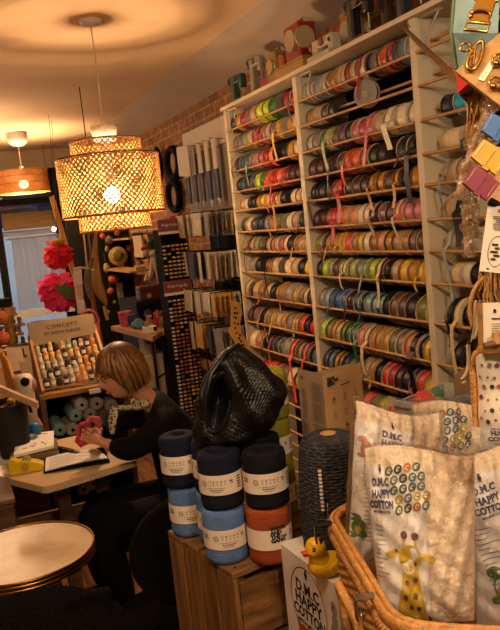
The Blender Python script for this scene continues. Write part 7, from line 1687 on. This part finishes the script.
# white card with oval emblem
P = Pl(dep(479, 271, .88), dep(508, 274, .86), dep(477, 205, .88)); oc_ = thing('label_card', 'white hanging card with an oval emblem and small print', 'card', P.at(0, 0))
part('card', P.plate(0, P.W * 1.15, 0, P.H, -.0015, 0), m_card, oc_); part('eyelet', P.map(ring2(P.W * .45, P.H * .93, .0022, .0022, .0012, 14), .0006), M('eyelet_brown', '6c3c1c', .4), oc_)
k = MB(); rn = random.Random(2)
for i in range(8): q = rn.uniform(.6, 1) * P.W * .6; k.join(rect2(P.W * .55, P.H * (.84 - .028 * i), q, P.H * .010))
k.join(ring2(P.W * .52, P.H * .32, P.W * .30, P.H * .235, .0007, 32)); [k.join(rect2(P.W * (.44 + .09 * (q % 2)), P.H * (.20 + .055 * q), P.W * (.16 + .05 * (q % 3)), P.H * .032)) for q in range(5)]; k.join(rect2(P.W * .3, P.H * .05, .003, .0016)).join(rect2(P.W * .75, P.H * .05, .003, .0016))
part('print', P.map(k, .0005), m_inkb, oc_); part('black_dot', P.map(disc2(P.W * .93, P.H * .38, .0045, .0055, 16), .001), m_black, oc_)
# lower white card in a wooden frame
P = Pl(dep(482, 345, .90), dep(508, 345, .88), dep(481, 303, .90)); lc_ = thing('framed_card', 'small white printed card in a wooden holder above the dotted basket', 'card', P.at(0, 0))
part('card', P.plate(.002, P.W * 1.2, 0, P.H, -.0015, 0), m_card, lc_); part('holder', P.plate(-.004, .002, -.004, P.H, -.006, .002).join(P.plate(-.004, P.W * 1.2, -.010, -.002, -.010, .006)), m_crate2, lc_)
k = disc2(P.W * .55, P.H * .80, .0020, .0026, 12); k.join(rect2(P.W * .6, P.H * .62, P.W * .36, .0016))
for i in range(5): k.join(rect2(P.W * .6, P.H * (.50 - .055 * i), P.W * (.4 - .04 * (i % 2)), .0006))
part('print', P.map(k, .0005), m_inkb, lc_); arm(500, 330, .92); arm(497, 210, .90)
# wooden clamp
p0, p1 = dep(484, 346, .88), dep(503, 342, .88); cl_ = thing('wooden_clamp', 'dark wooden clamp with round knob under the framed card', 'clamp', p0); part('bar', MB().tube([p0, p1], .0042, 8), m_crate, cl_); part('knob', MB().cyl(dep(496, 332, .88), dep(497, 344, .88), .0055, .0045, 12), m_rod, cl_)
# dotted fabric basket
P = Pl(dep(478, 418, .93), dep(520, 420, .90), dep(473, 352, .93)); db_ = thing('dotted_basket', 'wicker basket with white polka-dot fabric lining at the right edge', 'basket', P.at(0, 0))
m_dot = M('fabric_cream', 'cfc4b0', .8, .03)
fb = part('fabric', MB().grid(lambda a, b: P.at(P.W * (.06 + 1.1 * a), P.H * (-.15 + 1.12 * b) + .004 * math.sin(a * 3), .006 + .010 * math.sin(math.pi * min(1, a * 1.3)) + .002 * math.sin(b * 9)), 30, 30).grid(lambda a, b: P.at(P.W * (.06 + 1.1 * a), P.H * (-.15 + 1.12 * b), -.004), 1, 1), m_dot, db_)
DC = {'1c': ('dot_dark', '2c2824'), '2c': ('dot_terracotta', 'a85430'), '3c': ('dot_grey', '6c6c70'), '4c': ('dot_wine', '6c2430')}; lay = {}
rn = random.Random(8)
for i in range(5):
    for j in range(6):
        x, y = P.W * (.18 + .19 * i + .08 * (j % 2) + rn.uniform(-.03, .03)), P.H * (.0 + .165 * j + rn.uniform(-.03, .03)); kx = rn.choice(list(DC)); r_ = rn.choice((.0022, .0030, .0016)); lay.setdefault(kx, MB()).join(disc2(x, y, r_, r_, 12))
for kx, mb in lay.items(): part('polka_dots', mb.xf(lambda p: P.at(p.x, p.y, .0075 + .010 * math.sin(math.pi * min(1, ((p.x / P.W - .06) / 1.1) * 1.3)) + .002 * math.sin((p.y / P.H + .15) / 1.12 * 9))), M(*DC[kx]), fb)
wk_ = MB()
for i in range(26): y = P.H * (-.12 + 1.12 * i / 26); wk_.tube([P.at(-.004, y, -.006), P.at(.004, y, .003), P.at(P.W * .10, y + .001, .006)], .0020, 6)
part('wicker_edge', wk_, m_wick, db_)
part('wicker_rim', MB().tube([P.at(-.002, P.H * -.12, .0), P.at(-.003, P.H * .8, .0), P.at(.004, P.H * .98, .004), P.at(P.W * .3, P.H * 1.04, .008), P.at(P.W * 1.15, P.H * 1.06, .008)], .0055, 8), m_wickr, db_)
part('back_panel', P.plate(0, P.W * 1.2, -P.H * .15, P.H, -.012, -.006), m_wick, db_)
# canvas bag hanging from a wooden hoop
ho = thing('canvas_bag', 'beige canvas bag on a wooden hoop hanging left of the framed card', 'bag', dep(468, 345, .97))
hp3 = smooth([dep(x, y, .97) for x, y in ((487, 276), (478, 284), (472, 297), (470, 312), (474, 330))], 8); part('hoop', MB().tube(hp3, .0045, 8, flat=.7), m_rod, ho)
def cnv(a, b):
    top = [(484, 285), (478, 298), (473, 306), (470, 314)]; L0 = dep(482, 290 + 10 * a, .965).lerp(dep(470, 318, .965), 1 - a); r_ = V((0, 0, 0))
    xl = 466 + (476 - 466) * b + 2 * math.sin(b * 5); xr = 480 + 3 * b; x_ = xl + (xr - xl) * a; y_ = 346 - 12 * a - (46 - 4 * a) * b * (1 - .2 * a); return dep(x_, y_, .955 + .012 * math.sin(a * 7 + b * 2) + .006 * math.sin(a * 15))
part('canvas', MB().grid(cnv, 24, 20).grid(lambda a, b: cnv(a, b) + VF * .004, 24, 20), M('canvas_beige', 'b8a684', .9, .1, 60, .3, 150), ho)
part('dark_lining', MB().grid(lambda a, b: dep(468 + 13 * a, 348 + 18 * b - 10 * a, .965 + .01 * math.sin(a * 6)), 8, 6), M('lining_brown', '5c3c1c', .9), ho)
part('fringe', MB().tube(smooth([dep(x, y, .95) for x, y in ((468, 345), (469, 358), (468, 370), (464, 378))], 6), [.003] * 18 + [.0022], 6).tube(smooth([dep(x, y, .95) for x, y in ((468, 370), (465, 376), (461, 379))], 5), .0015, 5).tube(smooth([dep(x, y, .95) for x, y in ((468, 370), (467, 380), (462, 383))], 5), .0015, 5), M('canvas_beige', ''), ho); arm(487, 278, .98)
